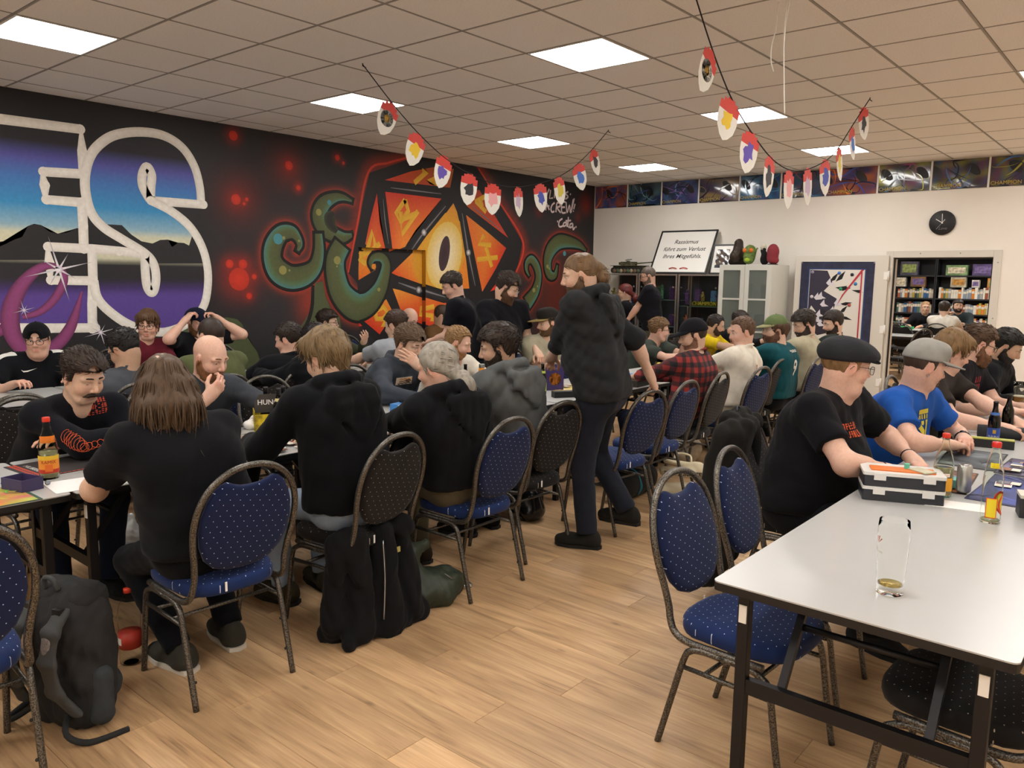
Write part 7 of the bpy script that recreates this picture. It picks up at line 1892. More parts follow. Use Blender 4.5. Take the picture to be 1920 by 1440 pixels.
sheet('card_sheet', -3.42, 1.62, .24, .16, 80, '#e2ddd2', 'white sheet with ink sketches before the long-haired man', 'paper', group=MG, seed=203, artpal=['#e6e2d8', '#d8d4cc', '#8a8078', '#c8a080', '#e8e6e0'])
sheet('play_mat', -3.70, 2.12, .36, .60, 2, '#3a3432', 'dark play mat under scattered cards beside the beer carrier', 'play mat', group=MG, seed=204, artpal=['#b0a89c', '#6a5a4a', '#c8bca8', '#8a6a4a', '#d8d2c8'])
sheet('play_mat', -3.68, 3.28, .34, .58, 0, '#23304a', 'blue play mat in front of the cheek-holding player', 'play mat', group=MG, seed=205, artpal=['#2a4a86', '#8a9ab0', '#3a5a9a', '#c0c4c8'])
sheet('play_mat', -3.66, 5.15, .34, .55, 0, '#8a7440', 'sand coloured play mat behind the standing hooded man', 'play mat', group=MG, seed=206, artpal=['#c8b048', '#a88a5a', '#d8c88a', '#b89060'])
sheet('play_mat', -3.62, 6.35, .36, .60, 0, '#8a8478', 'pale grey play mat with blue cards by the plaid shirt player', 'play mat', group=MG, seed=207, artpal=['#b8b4ac', '#5a86b0', '#c8c0b0', '#c89a6a', '#d8d4cc'])
sheet('play_mat', -3.66, 7.1, .36, .58, 0, '#3a3a70', 'violet play mat by the white t-shirt player', 'play mat', group=MG, seed=208, artpal=['#3a3a86', '#5a5ab0', '#8a8ab8'])
sheet('play_mat', -6.05, 3.35, .34, .58, 0, '#a82a2a', 'red folder lying on the mural table', 'folder', group=MG)
sheet('play_mat', -.735, 4.48, .26, .48, 2, '#26282c', 'dark stormy play mat before the blue t-shirt player', 'play mat', group=MG, seed=209, artpal=['#26282c', '#3a4048', '#8a9298', '#1c1e22', '#4a525a'])
sheet('play_mat', -.46, 3.90, .28, .58, -2, '#22284a', 'deep blue play mat next to the tall bottle', 'play mat', group=MG, seed=210, artpal=['#262c58', '#2f3a78', '#3c50a0', '#1c2038'])
sheet('play_mat', -.74, 3.90, .22, .46, 4, '#3a2c26', 'brown fiery play mat before the flat cap player', 'play mat', group=MG, seed=211, artpal=['#4a3428', '#b0682a', '#6a4432', '#2a201e'])
sheet('play_mat', -.46, 4.42, .27, .42, -2, '#2a2832', 'black and violet play mat with white card slots', 'play mat', group=MG, seed=212, artpal=['#2a2834', '#4a4458', '#8a86a0', '#5a3a78'])
sheet('paper_sheet', -.62, 3.475, .21, .12, 12, '#e8e6e2', 'blank white paper slip on the near white table', 'paper', group=MG)
sheet('paper_sheet', -.86, 5.16, .12, .21, 10, '#e8e6e2', 'white paper slip at the elbow of the blue t-shirt player', 'paper', group=MG)
# playing cards
def card(x, y, deg, col, z, k, where='the near shop table'):
    r = empty('playing_card', (x, y, TT+z), R(deg)); tag(r, '%s picture game card on %s' % ({'#8a4a2a': 'brown', '#3a5a8a': 'blue', '#4a7a4a': 'green', '#7a3a5a': 'plum', '#b08a3a': 'gold', '#5a5a6a': 'grey'}[col], where), 'card', 'game cards on the play mats')
    b = MB(); b.rbox(-.0315, .0315, -.044, .044, 0, .0006, .003, 2); b.build('card', M_black if k % 3 else M_white, r)
    b = MB(); b.box(-.028, .028, .0, .038, .0006, .0008); b.build('picture', mat('card_'+col, col, rough=.35), r)
    b = MB(); b.box(-.028, .028, -.04, -.004, .0006, .0008); b.build('text_box', mat('card_text', '#d6cfc0', rough=.5), r)
crg = random.Random(2)
CW = ['the dark mat edge before the jeans player', 'the dark mat beside the beer carrier', 'the blue mat of the cheek-holding player', 'the sketch sheet before the long-haired man', 'the sand coloured mat behind the standing man', 'the pale mat by the plaid shirt player', 'the violet mat by the white t-shirt player', 'the fiery mat before the flat cap player', 'the mat with white card slots', 'the deep blue mat next to the tall bottle', 'the mural table before the black-haired man', 'the mural table before the olive jacket player']
for ci, (x0, x1, y0, y1, n) in enumerate(((-3.52, -3.36, 2.0, 2.36, 7), (-3.84, -3.70, 2.0, 2.3, 5), (-3.8, -3.5, 3.1, 3.5, 7), (-3.55, -3.38, 1.5, 1.72, 3), (-3.8, -3.5, 5.0, 5.4, 6), (-3.75, -3.45, 6.15, 6.6, 9), (-3.8, -3.5, 6.9, 7.3, 5), (-.82, -.66, 3.75, 4.1, 4), (-.56, -.38, 4.28, 4.58, 6), (-.56, -.38, 3.75, 4.15, 3), (-6.15, -5.95, 2.0, 2.5, 5), (-6.3, -6.0, 4.6, 5.1, 5))):
    for k in range(n): card(crg.uniform(x0, x1), crg.uniform(y0, y1), crg.choice([0, 90, 88, 5, 93]), crg.choice(['#8a4a2a', '#3a5a8a', '#4a7a4a', '#7a3a5a', '#b08a3a', '#5a5a6a']), .0072+.0011*k, k, CW[ci])
# dice
def die(x, y, s_, col, label, z=.0008, cat='die'):
    v = []; ph = (1+5**.5)/2
    for a in (-1, 1):
        for b_ in (-ph, ph): v += [(0, a, b_), (a, b_, 0), (b_, 0, a)]
    bm = bmesh.new()
    for p in v: bm.verts.new(Vector(p)*s_/1.9)
    bmesh.ops.convex_hull(bm, input=bm.verts[:]); me = bpy.data.meshes.new('die'); bm.to_mesh(me); bm.free()
    o = link('twenty_sided_die', me, mat('die_'+col, col, rough=.2, spec=.6, noise=.4, nscale=90), None, (x, y, TT+z+s_*.80), (.36, .0, .4)); tag(o, label, cat, 'dice on the tables'); return o
die(-3.52, 1.19, .012, '#8d9298', 'silver grey die beside the juice bottle'); die(-3.62, 1.06, .012, '#3a6a9a', 'blue die on the edge of the landscape mat', .008)
die(-3.66, 2.17, .011, '#9a9a98', 'grey die among the cards beside the beer carrier', .012); die(-3.48, 2.06, .011, '#5a8a82', 'teal die before the black hoodie player', .014); die(-3.56, 6.43, .011, '#3a3432', 'dark die near the plaid sleeve', .014)
die(-.50, 4.40, .012, '#6a4a9a', 'violet die on the card slot mat', .014); die(-.44, 4.33, .012, '#7a4a8a', 'plum die on the card slot mat', .014); die(-.46, 4.50, .012, '#8a8292', 'pale lilac die on the card slot mat', .014)
# small boxes
def boxy(name, x, y, z, w_, d_, h_, deg, col, label, cat='box', lid=None, group=None, open_=False, rough=.5):
    r = empty(name, (x, y, TT+z), R(deg)); tag(r, label, cat, group); mm = mat('boxy_'+col, col, rough=rough, noise=.08, nscale=20)
    b = MB()
    if open_:
        t = .004; b.box(-w_/2, w_/2, -d_/2, d_/2, 0, t); b.box(-w_/2, w_/2, -d_/2, -d_/2+t, t, h_); b.box(-w_/2, w_/2, d_/2-t, d_/2, t, h_); b.box(-w_/2, -w_/2+t, -d_/2+t, d_/2-t, t, h_); b.box(w_/2-t, w_/2, -d_/2+t, d_/2-t, t, h_)
    else: b.rbox(-w_/2, w_/2, -d_/2, d_/2, 0, h_, .003)
    b.build('body', mm, r)
    if lid: b = MB(); b.rbox(-w_/2-.001, w_/2+.001, -d_/2-.001, d_/2+.001, h_+.0002, h_+.012, .003); b.build('lid', mat('boxy_'+lid, lid, rough=rough), r)
    return r
boxy('deck_tray', -3.53, 1.10, 0, .13, .09, .05, 15, '#3a3258', 'open dark violet card tray near the table joint', open_=True)
r = boxy('card_box', -3.54, 3.20, .008, .075, .085, .095, 20, '#e6e2de', 'small white card box with pink corner beside the ponytailed man')
b = MB(); b.add([(.0378, -.04, .004), (.0378, .04, .004), (.0378, .04, .05)], [(0, 1, 2)]); b.build('pink_print', mat('pink_print', '#b05a8a', rough=.5), r)
xf(glyph_mb(.05, .025, 2, 6, 12), Matrix.Translation((.0379, 0, .066)) @ Matrix.Rotation(PI/2, 4, 'Z') @ Matrix.Rotation(PI/2, 4, 'X')).build('grey_print', mat('grey_print', '#8a8690'), r)
boxy('blue_box', -3.80, 3.46, 0, .20, .16, .05, 12, '#3a7ab8', 'flat sky blue box under a dark phone'); boxy('phone', -3.81, 3.46, .0515, .075, .15, .009, 70, '#161518', 'dark phone lying on the sky blue box', 'phone', rough=.15)
boxy('wallet', -3.76, 2.42, .008, .11, .085, .018, 40, '#5a3620', 'brown leather wallet beside the beer carrier', 'wallet')
r = empty('tissue', (-4.0, 2.42, TT)); tag(r, 'crumpled white tissue beside the beer carrier', 'tissue'); sd = SDF(); sd.ell((0, 0, .025), (.04, .035, .028), k=.02); sd.cone((0, 0, .03), (.02, .01, .075), .02, .006, k=.02); v, f_ = sd.mesh(.006, wrinkle(.006, 60, 2)); link('paper', fast_mesh('paper', v, f_), M_white, r)
r = boxy('game_box', -3.72, 4.92, 0, .15, .03, .21, 60, '#33265a', 'upright purple game box with an orange planet print', group=None)
b = MB(); b.lathe([(.001, 0), (.05, 0)], 24, Matrix.Translation((.0, -.0155, .09)) @ Matrix.Rotation(PI/2, 4, 'X')); b.build('planet_print', mat('planet', '#c8782a', rough=.5, noise=.4, nscale=30), r)
xf(glyph_mb(.08, .018, 1, 7, 3), facing((0, -.0157, .175), 0)).build('lettering', mat('violet_text', '#8a8ac8'), r)
b = MB(); b.box(-.077, .077, -.0165, .0165, .205, .211); b.build('rim', M_steel, r)
boxy('glasses_case', -3.45, 4.68, 0, .17, .07, .045, 60, '#141416', 'black soft case with keys at the table edge', 'case'); 
b = MB(); b.tube([(math.cos(R(a))*.016, math.sin(R(a))*.016, .004) for a in range(0, 360, 30)], .0016, 6, closed=True); b.tube([(.015, 0, .003), (.06, .01, .003)], .003, 6); simple('key_ring', b, [M_steel], (-3.36, 4.76, TT), 0, 'steel key ring beside the black soft case', 'keys')
boxy('card_stack', -3.64, 5.30, .008, .09, .13, .02, 20, '#c8b83a', 'stack of yellow cards behind the purple game box', 'cards'); boxy('deck_box', -3.37, 5.42, 0, .09, .07, .035, 10, '#b0302a', 'small red deck box beside the standing hooded man'); boxy('long_box', -3.42, 5.70, 0, .16, .36, .05, 4, '#26241f', 'flat dark storage box before the plaid shirt player', lid='#4a4638')
boxy('score_pad', -3.66, 6.02, .008, .1, .14, .03, 30, '#4a86b8', 'light blue deck box among cards near the plaid sleeve'); boxy('yellow_tin', -3.74, 6.62, .018, .06, .06, .07, 10, '#c8c83a', 'small yellow and white tin before the plaid shirt player'); boxy('pen_case', -3.50, 6.60, .02, .16, .03, .012, 80, '#1c1c20', 'thin black pen case before the plaid shirt player', 'case')
boxy('mint_sheet', -3.55, 6.78, .018, .1, .15, .004, 30, '#7ac8a8', 'mint green card fan held before the yellow t-shirt', 'cards')
boxy('deck_box', -6.12, 3.86, 0, .08, .08, .10, 10, '#c8301e', 'bright red deck box on the mural table'); boxy('white_box', -6.28, 3.7, 0, .12, .09, .03, 30, '#c8c4bc', 'low white box beside the red deck box')
# near row boxes
def snapbox(x, y, z, deg, label, top):
    r = empty('parts_box', (x, y, TT+z), R(deg)); tag(r, label, 'box', 'snap-lid storage boxes')
    b = MB(); b.rbox(-.15, .15, -.09, .09, 0, .045, .01); b.build('box_body', mat('snap_dark', '#2b2d33', rough=.4), r)
    b = MB(); b.rbox(-.152, .152, -.092, .092, .0455, .058, .01); b.build('lid', mat('snap_lid', '#d8d6d2', rough=.3), r)
    for k in (-.09, .09):
        b = MB(); b.box(k-.022, k+.022, -.097, -.0925, .028, .056); b.build('latch', mat('snap_lid', '#d8d6d2'), r)
    b = MB(); b.box(.1502, .153, -.02, .02, .008, .04); b.build('side_tab', mat('snap_orange', '#d8722a', rough=.4), r)
    if top: b = MB(); b.rbox(-.12, .12, -.055, .03, .0582, .062, .008); b.build('orange_inlay', mat('snap_orange', '#d8722a'), r)
    return r
snapbox(-.815, 3.45, 0, 22, 'dark lower snap-lid box with pale lid under another box', False); snapbox(-.815, 3.452, .0584, 22, 'upper snap-lid box with orange inlay before the flat cap player', True)
boxy('green_cube', -.80, 3.47, .121, .02, .02, .02, 15, '#5ab89a', 'tiny mint cube on the orange inlay', 'cube'); boxy('card_pile', -.74, 3.46, .121, .06, .09, .004, 60, '#b8b49a', 'thin card pile on the orange inlay', 'cards')
boxy('mint_box', -.70, 3.76, .008, .08, .07, .035, 20, '#6aa898', 'small mint green deck box behind the half-full bottle')
r = empty('drink_can', (-.63, 3.70, TT+.008)); tag(r, 'silver drink can behind the half-full bottle', 'can')
b = MB(); b.lathe([(.024, 0), (.029, .008), (.029, .105), (.025, .115), (.024, .117)], 24); b.build('can_body', mat('can_silver', '#b8bab8', rough=.3, metal=.8), r); b = MB(); b.lathe([(.0235, .1172), (.0235, .1185), (.001, .1182)], 20); b.build('can_top', M_steel, r)
r = empty('foil_wrapper', (-.735, 3.545, TT)); 
tag(r, 'crumpled dark foil wrapper before the half-full bottle', 'wrapper'); sd = SDF(); sd.cone((-.04, .02, .022), (.05, -.02, .012), .02, .01, k=.02); v, f_ = sd.mesh(.005, wrinkle(.008, 90, 5)); v[:, 2] = np.maximum(v[:, 2], 0); link('foil', fast_mesh('foil', v, f_, False), mat('foil_dark', '#6a5a62', rough=.25, metal=.8), r)
r = boxy('long_tray', -.76, 4.86, 0, .30, .05, .045, 12, '#1f2022', 'long black card tray with olive rim', lid=None); b = MB(); b.box(-.15, .15, -.026, .026, .0452, .05); b.build('olive_rim', mat('olive_rim', '#a8a84a', rough=.5), r)
r = empty('rolled_mat', (-.66, 5.21, TT), R(14)); tag(r, 'black rolled up play mat behind the blue labelled bottle', 'play mat'); b = MB(); b.tube([(-.18, 0, .036), (.2, 0, .036)], .036, 18); b.build('roll', mat('roll_black', '#2a2b2e', rough=.8), r)
r = boxy('deck_box', -.42, 4.72, 0, .12, .08, .12, 15, '#1f9a48', 'bright green open deck box', open_=True); boxy('card_stack', -.43, 4.58, .0095, .13, .09, .07, 12, '#cfc8ba', 'tall stack of sleeved cards before the green deck box', 'cards')
boxy('deck_box', -.35, 3.52, 0, .12, .10, .075, 15, '#24262a', 'charcoal deck box with pale card tops next to the tall bottle', lid='#c8c2b4')
boxy('white_box', -.42, 5.06, 0, .1, .08, .09, 10, '#d8d8da', 'white deck box behind the green one')

# ---------------------------------------------------------------- prints on clothes
red_ink = mat('ink_red', '#a83a24', rough=.8); org_ink = mat('ink_orange', '#c8552e', rough=.8); yel_ink = mat('ink_yellow', '#c8b838', rough=.8); wht_ink = mat('ink_white', '#d8d6d0', rough=.8)
I = Q1; on_surface(I, 'chest_print', glyph_mb(.11, .085, 3, 7, 21, .16), I['Ch']+np.array([.1, .075, .10]), (0, 1, .1), (-.2, 0, 1), (-1, 0, -.1), red_ink)
coil = MB(); S_, E_, W__ = I['SR'], I['ER'], I['WR']; pts = []
for k in range(150):
    u = k/150; c = S_+(E_-S_)*(.55+.45*min(u*2, 1)) if u < .5 else E_+(W__-E_)*((u-.5)*1.5)
    a = k*.62; rr = .03*(1-.5*u)
    pts.append((c[0]+.078*(1-.25*u), c[1]+rr*math.cos(a)*1.0-.02, c[2]+rr*math.sin(a)))
bv = BVHTree.FromPolygons([tuple(p) for p in I['TV']], [tuple(q_) for q_ in I['TQ']]); pts2 = []
for p in pts:
    hit = bv.find_nearest(Vector(p)); pts2.append(hit[0]+hit[1]*.002)
coil.tube(pts2, .0014, 4); coil.build('coil_print', org_ink, I['top'])
I = Q3; w0 = MB(); w0.add(strip(.15, .052, 8).v, strip(.15, .052, 8).f); o_ = I['Ch']+np.array([.12, -.03, .0]); U_, V_, D_ = (0, 1, 0), (-.2, 0, 1), (-1, 0, -.1)
on_surface(I, 'wave_patch', w0, o_, U_, V_, D_, mat('patch_cream', '#c8b8a0', rough=.8), .003)
for k, (yy, c_) in enumerate(((.012, '#c8823a'), (-.004, '#8a5a34'), (-.018, '#3a3430'))):
    wv = MB(); n = 24; wv.add([(-.072+.144*i/n, yy+.003*math.sin(i*1.1)+s_*.0035, 0) for s_ in (-1, 1) for i in range(n+1)], [(i, i+1, n+2+i, n+1+i) for i in range(n)]); on_surface(I, 'wave_line', wv, o_, U_, V_, D_, mat('wave_'+c_, c_, rough=.8), .0045)
I = R1_; on_surface(I, 'back_print', glyph_mb(.10, .30, 6, 4, 41, .17), I['Ch']+np.array([-.15, .045, -.02]), (0, -1, 0), (.25, 0, 1), (1, 0, -.1), org_ink, .004); on_surface(I, 'chest_print', glyph_mb(.12, .07, 2, 6, 43, .17), I['Ch']+np.array([.14, -.05, .02]), (0, 1, 0), (-.2, 0, 1), (-1, 0, 0), org_ink, .004)
I = R2_; cr = MB(); cr.add([(-.055, .07, 0), (.055, .07, 0), (.055, .045, 0), (-.055, .045, 0)], [(0, 1, 2, 3)])
for k in range(5): cr.add([(-.05+.022*k, .04, 0), (-.038+.022*k, .04, 0), (-.038+.022*k, .015, 0), (-.05+.022*k, .015, 0)], [(0, 1, 2, 3)])
cr.add([(-.055, .01, 0), (-.03, .005, 0), (.01, -.045, 0), (-.01, -.075, 0), (-.05, -.02, 0)], [(0, 1, 2, 3, 4)]); cr.add([(.03, .008, 0), (.055, .01, 0), (.05, -.02, 0), (.0, -.09, 0), (-.005, -.075, 0), (.03, -.02, 0)], [(0, 1, 2, 3, 4, 5)]); cr.add([(-.012, .005, 0), (.015, .005, 0), (.012, -.012, 0), (.0, -.018, 0), (-.012, -.012, 0)], [(0, 1, 2, 3, 4)])
on_surface(I, 'crest_print', cr, I['Ch']+np.array([.14, -.035, -.01]), (0, 1, 0), (-.2, 0, 1), (-1, 0, 0), yel_ink, .004)
I = R4_; on_surface(I, 'chest_print', glyph_mb(.12, .16, 3, 3, 51, .3), I['Ch']+np.array([.14, -.02, 0]), (0, 1, 0), (-.2, 0, 1), (-1, 0, 0), mat('ink_crimson', '#8a2430', rough=.8), .004)
I = P8; t_ = text_mb('9', .2, bold=.004); on_surface(I, 'back_number', t_, I['Ch']+np.array([-.14, 0, -.06]), (0, -1, 0), (0, 0, 1), (1, 0, 0), wht_ink, .004); on_surface(I, 'back_name', glyph_mb(.16, .03, 1, 6, 8, .2), I['Ch']+np.array([-.14, 0, .10]), (0, -1, 0), (0, 0, 1), (1, 0, 0), wht_ink, .004)
I = P9
for k, (dx, dz, c_) in enumerate(((-.03, .05, '#c8a838'), (.02, .0, '#5a4a42'), (.0, -.06, '#6a6a72'), (.05, .06, '#8aa0b0'))): on_surface(I, 'back_print', glyph_mb(.07, .07, 2, 2, 60+k, .4), I['Ch']+np.array([-.14, dx, dz]), (0, -1, 0), (0, 0, 1), (1, 0, 0), mat('ink_'+c_, c_, rough=.8), .004)
I = P7; on_surface(I, 'back_print', glyph_mb(.03, .05, 2, 1, 71, .4), I['Ch']+np.array([-.14, .05, 0]), (0, -1, 0), (0, 0, 1), (1, 0, 0), mat('ink_rose', '#b05048', rough=.8), .004)
I = T0; sw_ = MB(); sw_.add([(-.05, .012, 0), (-.035, -.008, 0), (-.01, -.006, 0), (.06, .018, 0), (-.01, .004, 0), (-.035, .003, 0)], [(0, 1, 2, 5), (2, 3, 4, 5)]); on_surface(I, 'chest_mark', sw_, I['Ch']+np.array([.14, -.06, .02]), (0, 1, 0), (-.2, 0, 1), (-1, 0, 0), wht_ink, .004)
for s_, nm in ((1, 'SL'), (-1, 'SR')):
    w0 = MB(); n = 14; w0.add([(-.06+.022*j, -.07+.23*i/n, 0) for j in range(6) for i in range(n+1)], [(j*(n+1)+i, j*(n+1)+i+1, (j+1)*(n+1)+i+1, (j+1)*(n+1)+i) for j in range(5) for i in range(n)]); on_surface(I, 'shoulder_panel', w0, I[nm]+np.array([0, 0, .05]), (1, 0, 0), (0, s_, -.45), (-.0, -.2*s_, -1), wht_ink, .004)
band(R2_, 'L', '#141416', 'wristwatch', .016, .0, True); band(R1_, 'L', '#2a1c22', 'bracelet', .009); band(R1_, 'R', '#2a1c22', 'bracelet', .009); band(T0, 'L', '#141416', 'wristwatch', .014, 0, True); band(Q6, 'L', '#141416', 'wristwatch', .016, 0, True); band(P6, 'R', '#1a1a1c', 'wristwatch', .014, 0, True); band(Q8, 'L', '#1c1c20', 'wristwatch', .014, 0, True)
b = MB(); b.tube([R2_['h3'](-.004, -.082+0*1, -.045+.009*math.sin(a*.7)) + R2_['hf']*.008*math.cos(a*.7) for a in range(9)], .002, 6, closed=True); b.build('earring', M_steel, R2_['root'])
I = T2
xf(text_mb('NY', .034, bold=.001), Matrix.Identity(4))
nb = text_mb('NY', .036, bold=.0012); h3_ = I['h3']; nb.v = [tuple(I['H']+(I['hf']*(math.cos(R(25))*.113)+(-I['hr'])*(math.sin(R(25))*.113))+(I['hf']*-math.sin(R(25))+(-I['hr'])*math.cos(R(25)))*p[0]+I['hu']*(.085+p[1])) for p in nb.v]; nb.build('cap_lettering', wht_ink, I['root'])

# ---------------------------------------------------------------- flag garlands
def garland(x, pts, flags, label, seed):
    r = empty('flag_garland', (x, pts[0][0], pts[0][1])); tag(r, label, 'garland', 'strings of shield flags under the ceiling')
    y0, z0 = pts[0]
    cp = smooth_path([(0, y-y0, z-z0) for y, z in pts], 6); b = MB(); b.tube(cp, .004, 6); b.build('cord', mat('cord_black', '#17161a', rough=.8), r)
    for e in (pts[0], pts[-1]):
        b = MB(); b.tube([(0, e[0]-y0, e[1]-z0+.008), (0, e[0]-y0, e[1]-z0-.01), (.012, e[0]-y0+.02, e[1]-z0-.02)], .004, 6); b.build('hook', M_black, r)
    shape = [(-.075, .105), (-.075, .075), (-.062, .075), (-.062, .09), (-.035, .09), (-.035, .105)]
    out = [(-.072, .03), (-.072, .075), (-.05, .075), (-.05, .095), (-.025, .095), (-.025, .108), (.025, .108), (.025, .095), (.05, .095), (.05, .075), (.072, .075), (.072, .03)]
    low = [(-.072, .03), (.072, .03), (.072, -.01), (.06, -.06), (.03, -.10), (0, -.118), (-.03, -.10), (-.06, -.06), (-.072, -.01)]
    cols = ['#c89a3a', '#d8b41e', '#5a46a0', '#26242a', '#d89a9a', '#b8a0b8', '#3a4aa0', '#c8b43a', '#3a6ab8', '#2a2a2e']
    for k, (y, z) in enumerate(flags):
        j = min(range(len(cp)-1), key=lambda i: abs(cp[i][1]+y0-y)); sl = math.atan2(cp[j+1][2]-cp[j][2], cp[j+1][1]-cp[j][1])
        zc = cp[j][2]-.125*math.cos(sl); yc = y-y0+.125*math.sin(sl)*.8
        rg = random.Random(seed+k); M = Matrix.Translation((.0, yc, zc)) @ Matrix.Rotation(sl*.75, 4, 'X') @ Matrix.Rotation(rg.uniform(-.25, .25), 4, 'Z') @ Matrix.Rotation(PI/2, 4, 'Z') @ Matrix.Rotation(PI/2, 4, 'X') @ Matrix.Diagonal((1.22, 1.18, 1, 1))
        b = MB(); b.prism(out, -.0008, .0008, M); f = b.build('flag', mat('flag_red', '#c23a30', rough=.6), r)
        b = MB(); b.prism(low, -.0008, .0008, M); b.build('flag_tip', mat('flag_white', '#d6d2c8', rough=.6), f)
        for sd_ in (1, -1):
            zz = .0015*sd_
            if k == 0:
                b = MB(); b.lathe([(.001, zz), (.052, zz)], 24, M); b.build('badge', mat('flag_badge', '#e2ddd0', rough=.6), f)
                b = MB(); b.lathe([(.001, zz*1.3), (.024, zz*1.3)], 16, M); b.build('badge_centre', mat('flag_gold', '#c89a3a', rough=.6), f)
                b = MB()
                for q in range(14):
                    a = 2*PI*q/14; b.add([(math.cos(a+e)*rr_, math.sin(a+e)*rr_, zz*1.3) for e, rr_ in ((-.07, .034), (.07, .034), (.07, .043), (-.07, .043))], [(0, 1, 2, 3)])
                b = xf(b, M); b.build('badge_marks', M_black, f)
            else:
                n = 14; pp = []
                for q in range(n): a = 2*PI*q/n; rr_ = .062*(.45+.55*rg.random()); pp.append((math.cos(a)*rr_*.85, math.sin(a)*rr_*1.15-.005, zz))
                b = MB(); b.poly(pp, M); b.build('colour_patch', mat('patch_'+cols[k], cols[k], rough=.6), f)
garland(-4.65, [(3.80, 3.118), (4.1, 2.88), (4.37, 2.70), (4.67, 2.55), (4.98, 2.46), (5.4, 2.41), (5.85, 2.48), (6.26, 2.62), (6.61, 2.83), (6.98, 3.118)], [(4.08, 0), (4.35, 0), (4.64, 0), (4.93, 0), (5.22, 0), (5.55, 0), (5.86, 0), (6.14, 0), (6.45, 0), (6.70, 0)], 'string of red and white shield flags in front of the mural', 10)
garland(-2.13, [(3.98, 3.118), (4.24, 2.86), (4.5, 2.66), (4.79, 2.52), (5.14, 2.40), (5.51, 2.37), (5.92, 2.45), (6.29, 2.59), (6.68, 2.86), (7.05, 3.118)], [(4.22, 0), (4.49, 0), (4.79, 0), (5.10, 0), (5.42, 0), (5.75, 0), (6.08, 0), (6.36, 0), (6.63, 0), (6.88, 0)], 'string of red and white shield flags in front of the poster wall', 30)
for k, pts in enumerate(([(-1.845, 4.40, 3.129), (-1.85, 4.40, 3.0), (-1.87, 4.40, 2.9), (-1.868, 4.40, 2.82), (-1.85, 4.40, 2.765)], [(-1.80, 4.40, 3.129), (-1.803, 4.40, 2.95), (-1.795, 4.40, 2.8), (-1.785, 4.40, 2.65), (-1.775, 4.40, 2.53)], [(-1.785, 4.41, 3.129), (-1.80, 4.41, 3.02), (-1.805, 4.41, 2.91)])):
    b = MB(); b.tube(smooth_path(pts, 5), .0035, 6); o = b.build('cord', mat('cord_white', '#e4e2da', rough=.7)); tag(o, ['thin white cord with a curled end hanging from the ceiling', 'longest thin white cord hanging from the ceiling', 'short frayed white cord hanging from the ceiling'][k], 'cord', 'white cords hanging from the ceiling')
# ---------------------------------------------------------------- bags, bottles and coats on the floor
def sdf_obj(name, sd, h, mm, parent, disp=None, floor_=True, smooth=True):
    v, f_ = sd.mesh(h, disp)
    if floor_: v[:, 2] = np.maximum(v[:, 2], .001)
    return link(name, fast_mesh(name, v, f_, smooth), mm, parent)
# trekking backpack: front faces +x locally
bk = empty('backpack', (-2.95, 1.03, 0), R(108)); tag(bk, 'large dark grey trekking backpack with padded straps standing on the floor', 'backpack')
M_pack = mat('pack_fabric', '#1e1f20', rough=.85, noise=.25, nscale=25, bump=.3, bscale=400); M_pack2 = mat('pack_slate', '#2c3236', rough=.8, noise=.15, nscale=30, bump=.25, bscale=400)
M_web = mat('pack_webbing', '#3a3c3c', rough=.8, bump=.3, bscale=700); M_mesh = mat('pack_mesh', '#7a7472', rough=.95, noise=.35, nscale=160, bump=.6, bscale=260)
sd = SDF()
for z, w_, d_ in ((.07, .12, .085), (.2, .13, .095), (.34, .125, .095), (.44, .10, .08)): sd.cone((0, -w_+.06, z), (0, w_-.06, z), d_, k=.07)
for y in (-.085, .085): sd.cone((.02, y, .10), (.02, y, .40), .07, .06, k=.05)
sdf_obj('main_body', sd, .010, M_pack, bk, wrinkle(.012, 24, 6))
sd = SDF(); sd.cone((.075, -.06, .12), (.075, .06, .12), .065, k=.05); sd.cone((.08, -.055, .26), (.08, .055, .26), .055, k=.05); sdf_obj('front_pocket', sd, .010, M_pack2, bk, wrinkle(.010, 26, 7))
sd = SDF(); sd.cone((.0, -.07, .475), (0, .07, .475), .06, k=.05); sd.cone((.06, -.06, .46), (.06, .06, .46), .05, k=.04); sdf_obj('top_lid', sd, .010, M_pack, bk, wrinkle(.009, 26, 9))
sd = SDF(); sd.cone((0, .145, .06), (0, .15, .2), .045, .04, k=.03); sdf_obj('side_pocket', sd, .009, M_pack2, bk, wrinkle(.004, 30, 3))
sd = SDF(); sd.cone((0, -.145, .06), (0, -.15, .2), .045, .04, k=.03); sdf_obj('side_pocket', sd, .009, M_pack2, bk, wrinkle(.004, 30, 4))
for s_ in (-1, 1):
    sd = SDF(); P3_ = [(-.06, .07*s_, .46), (-.13, .085*s_, .40), (-.155, .09*s_, .30), (-.14, .10*s_, .19), (-.09, .13*s_, .10)]
    for a, b_ in zip(P3_, P3_[1:]): sd.cone(a, b_, .016, .016, k=.02, sq=((0, 1, 0), 2.2))
    st_ = sdf_obj('shoulder_strap', sd, .008, M_web, bk)
    sd = SDF(); P4_ = [(-.135, .085*s_, .385), (-.148, .089*s_, .30), (-.138, .098*s_, .205)]
    for a, b_ in zip(P4_, P4_[1:]): sd.cone((a[0]-.006, a[1], a[2]), (b_[0]-.006, b_[1], b_[2]), .014, .014, k=.02, sq=((0, 1, 0), 1.9))
    sdf_obj('mesh_padding', sd, .008, M_mesh, st_)
    b = MB(); b.box(-.012, .012, -.018, .018, -.012, .012, Matrix.Translation((-.085, .072*s_, .455))); b.build('buckle', M_black, st_)
b = MB(); b.tube(smooth_path([(-.05, -.03, .515), (-.06, -.02, .555), (-.06, .02, .555), (-.05, .03, .515)], 5), .009, 8); b.build('grab_loop', M_web, bk)
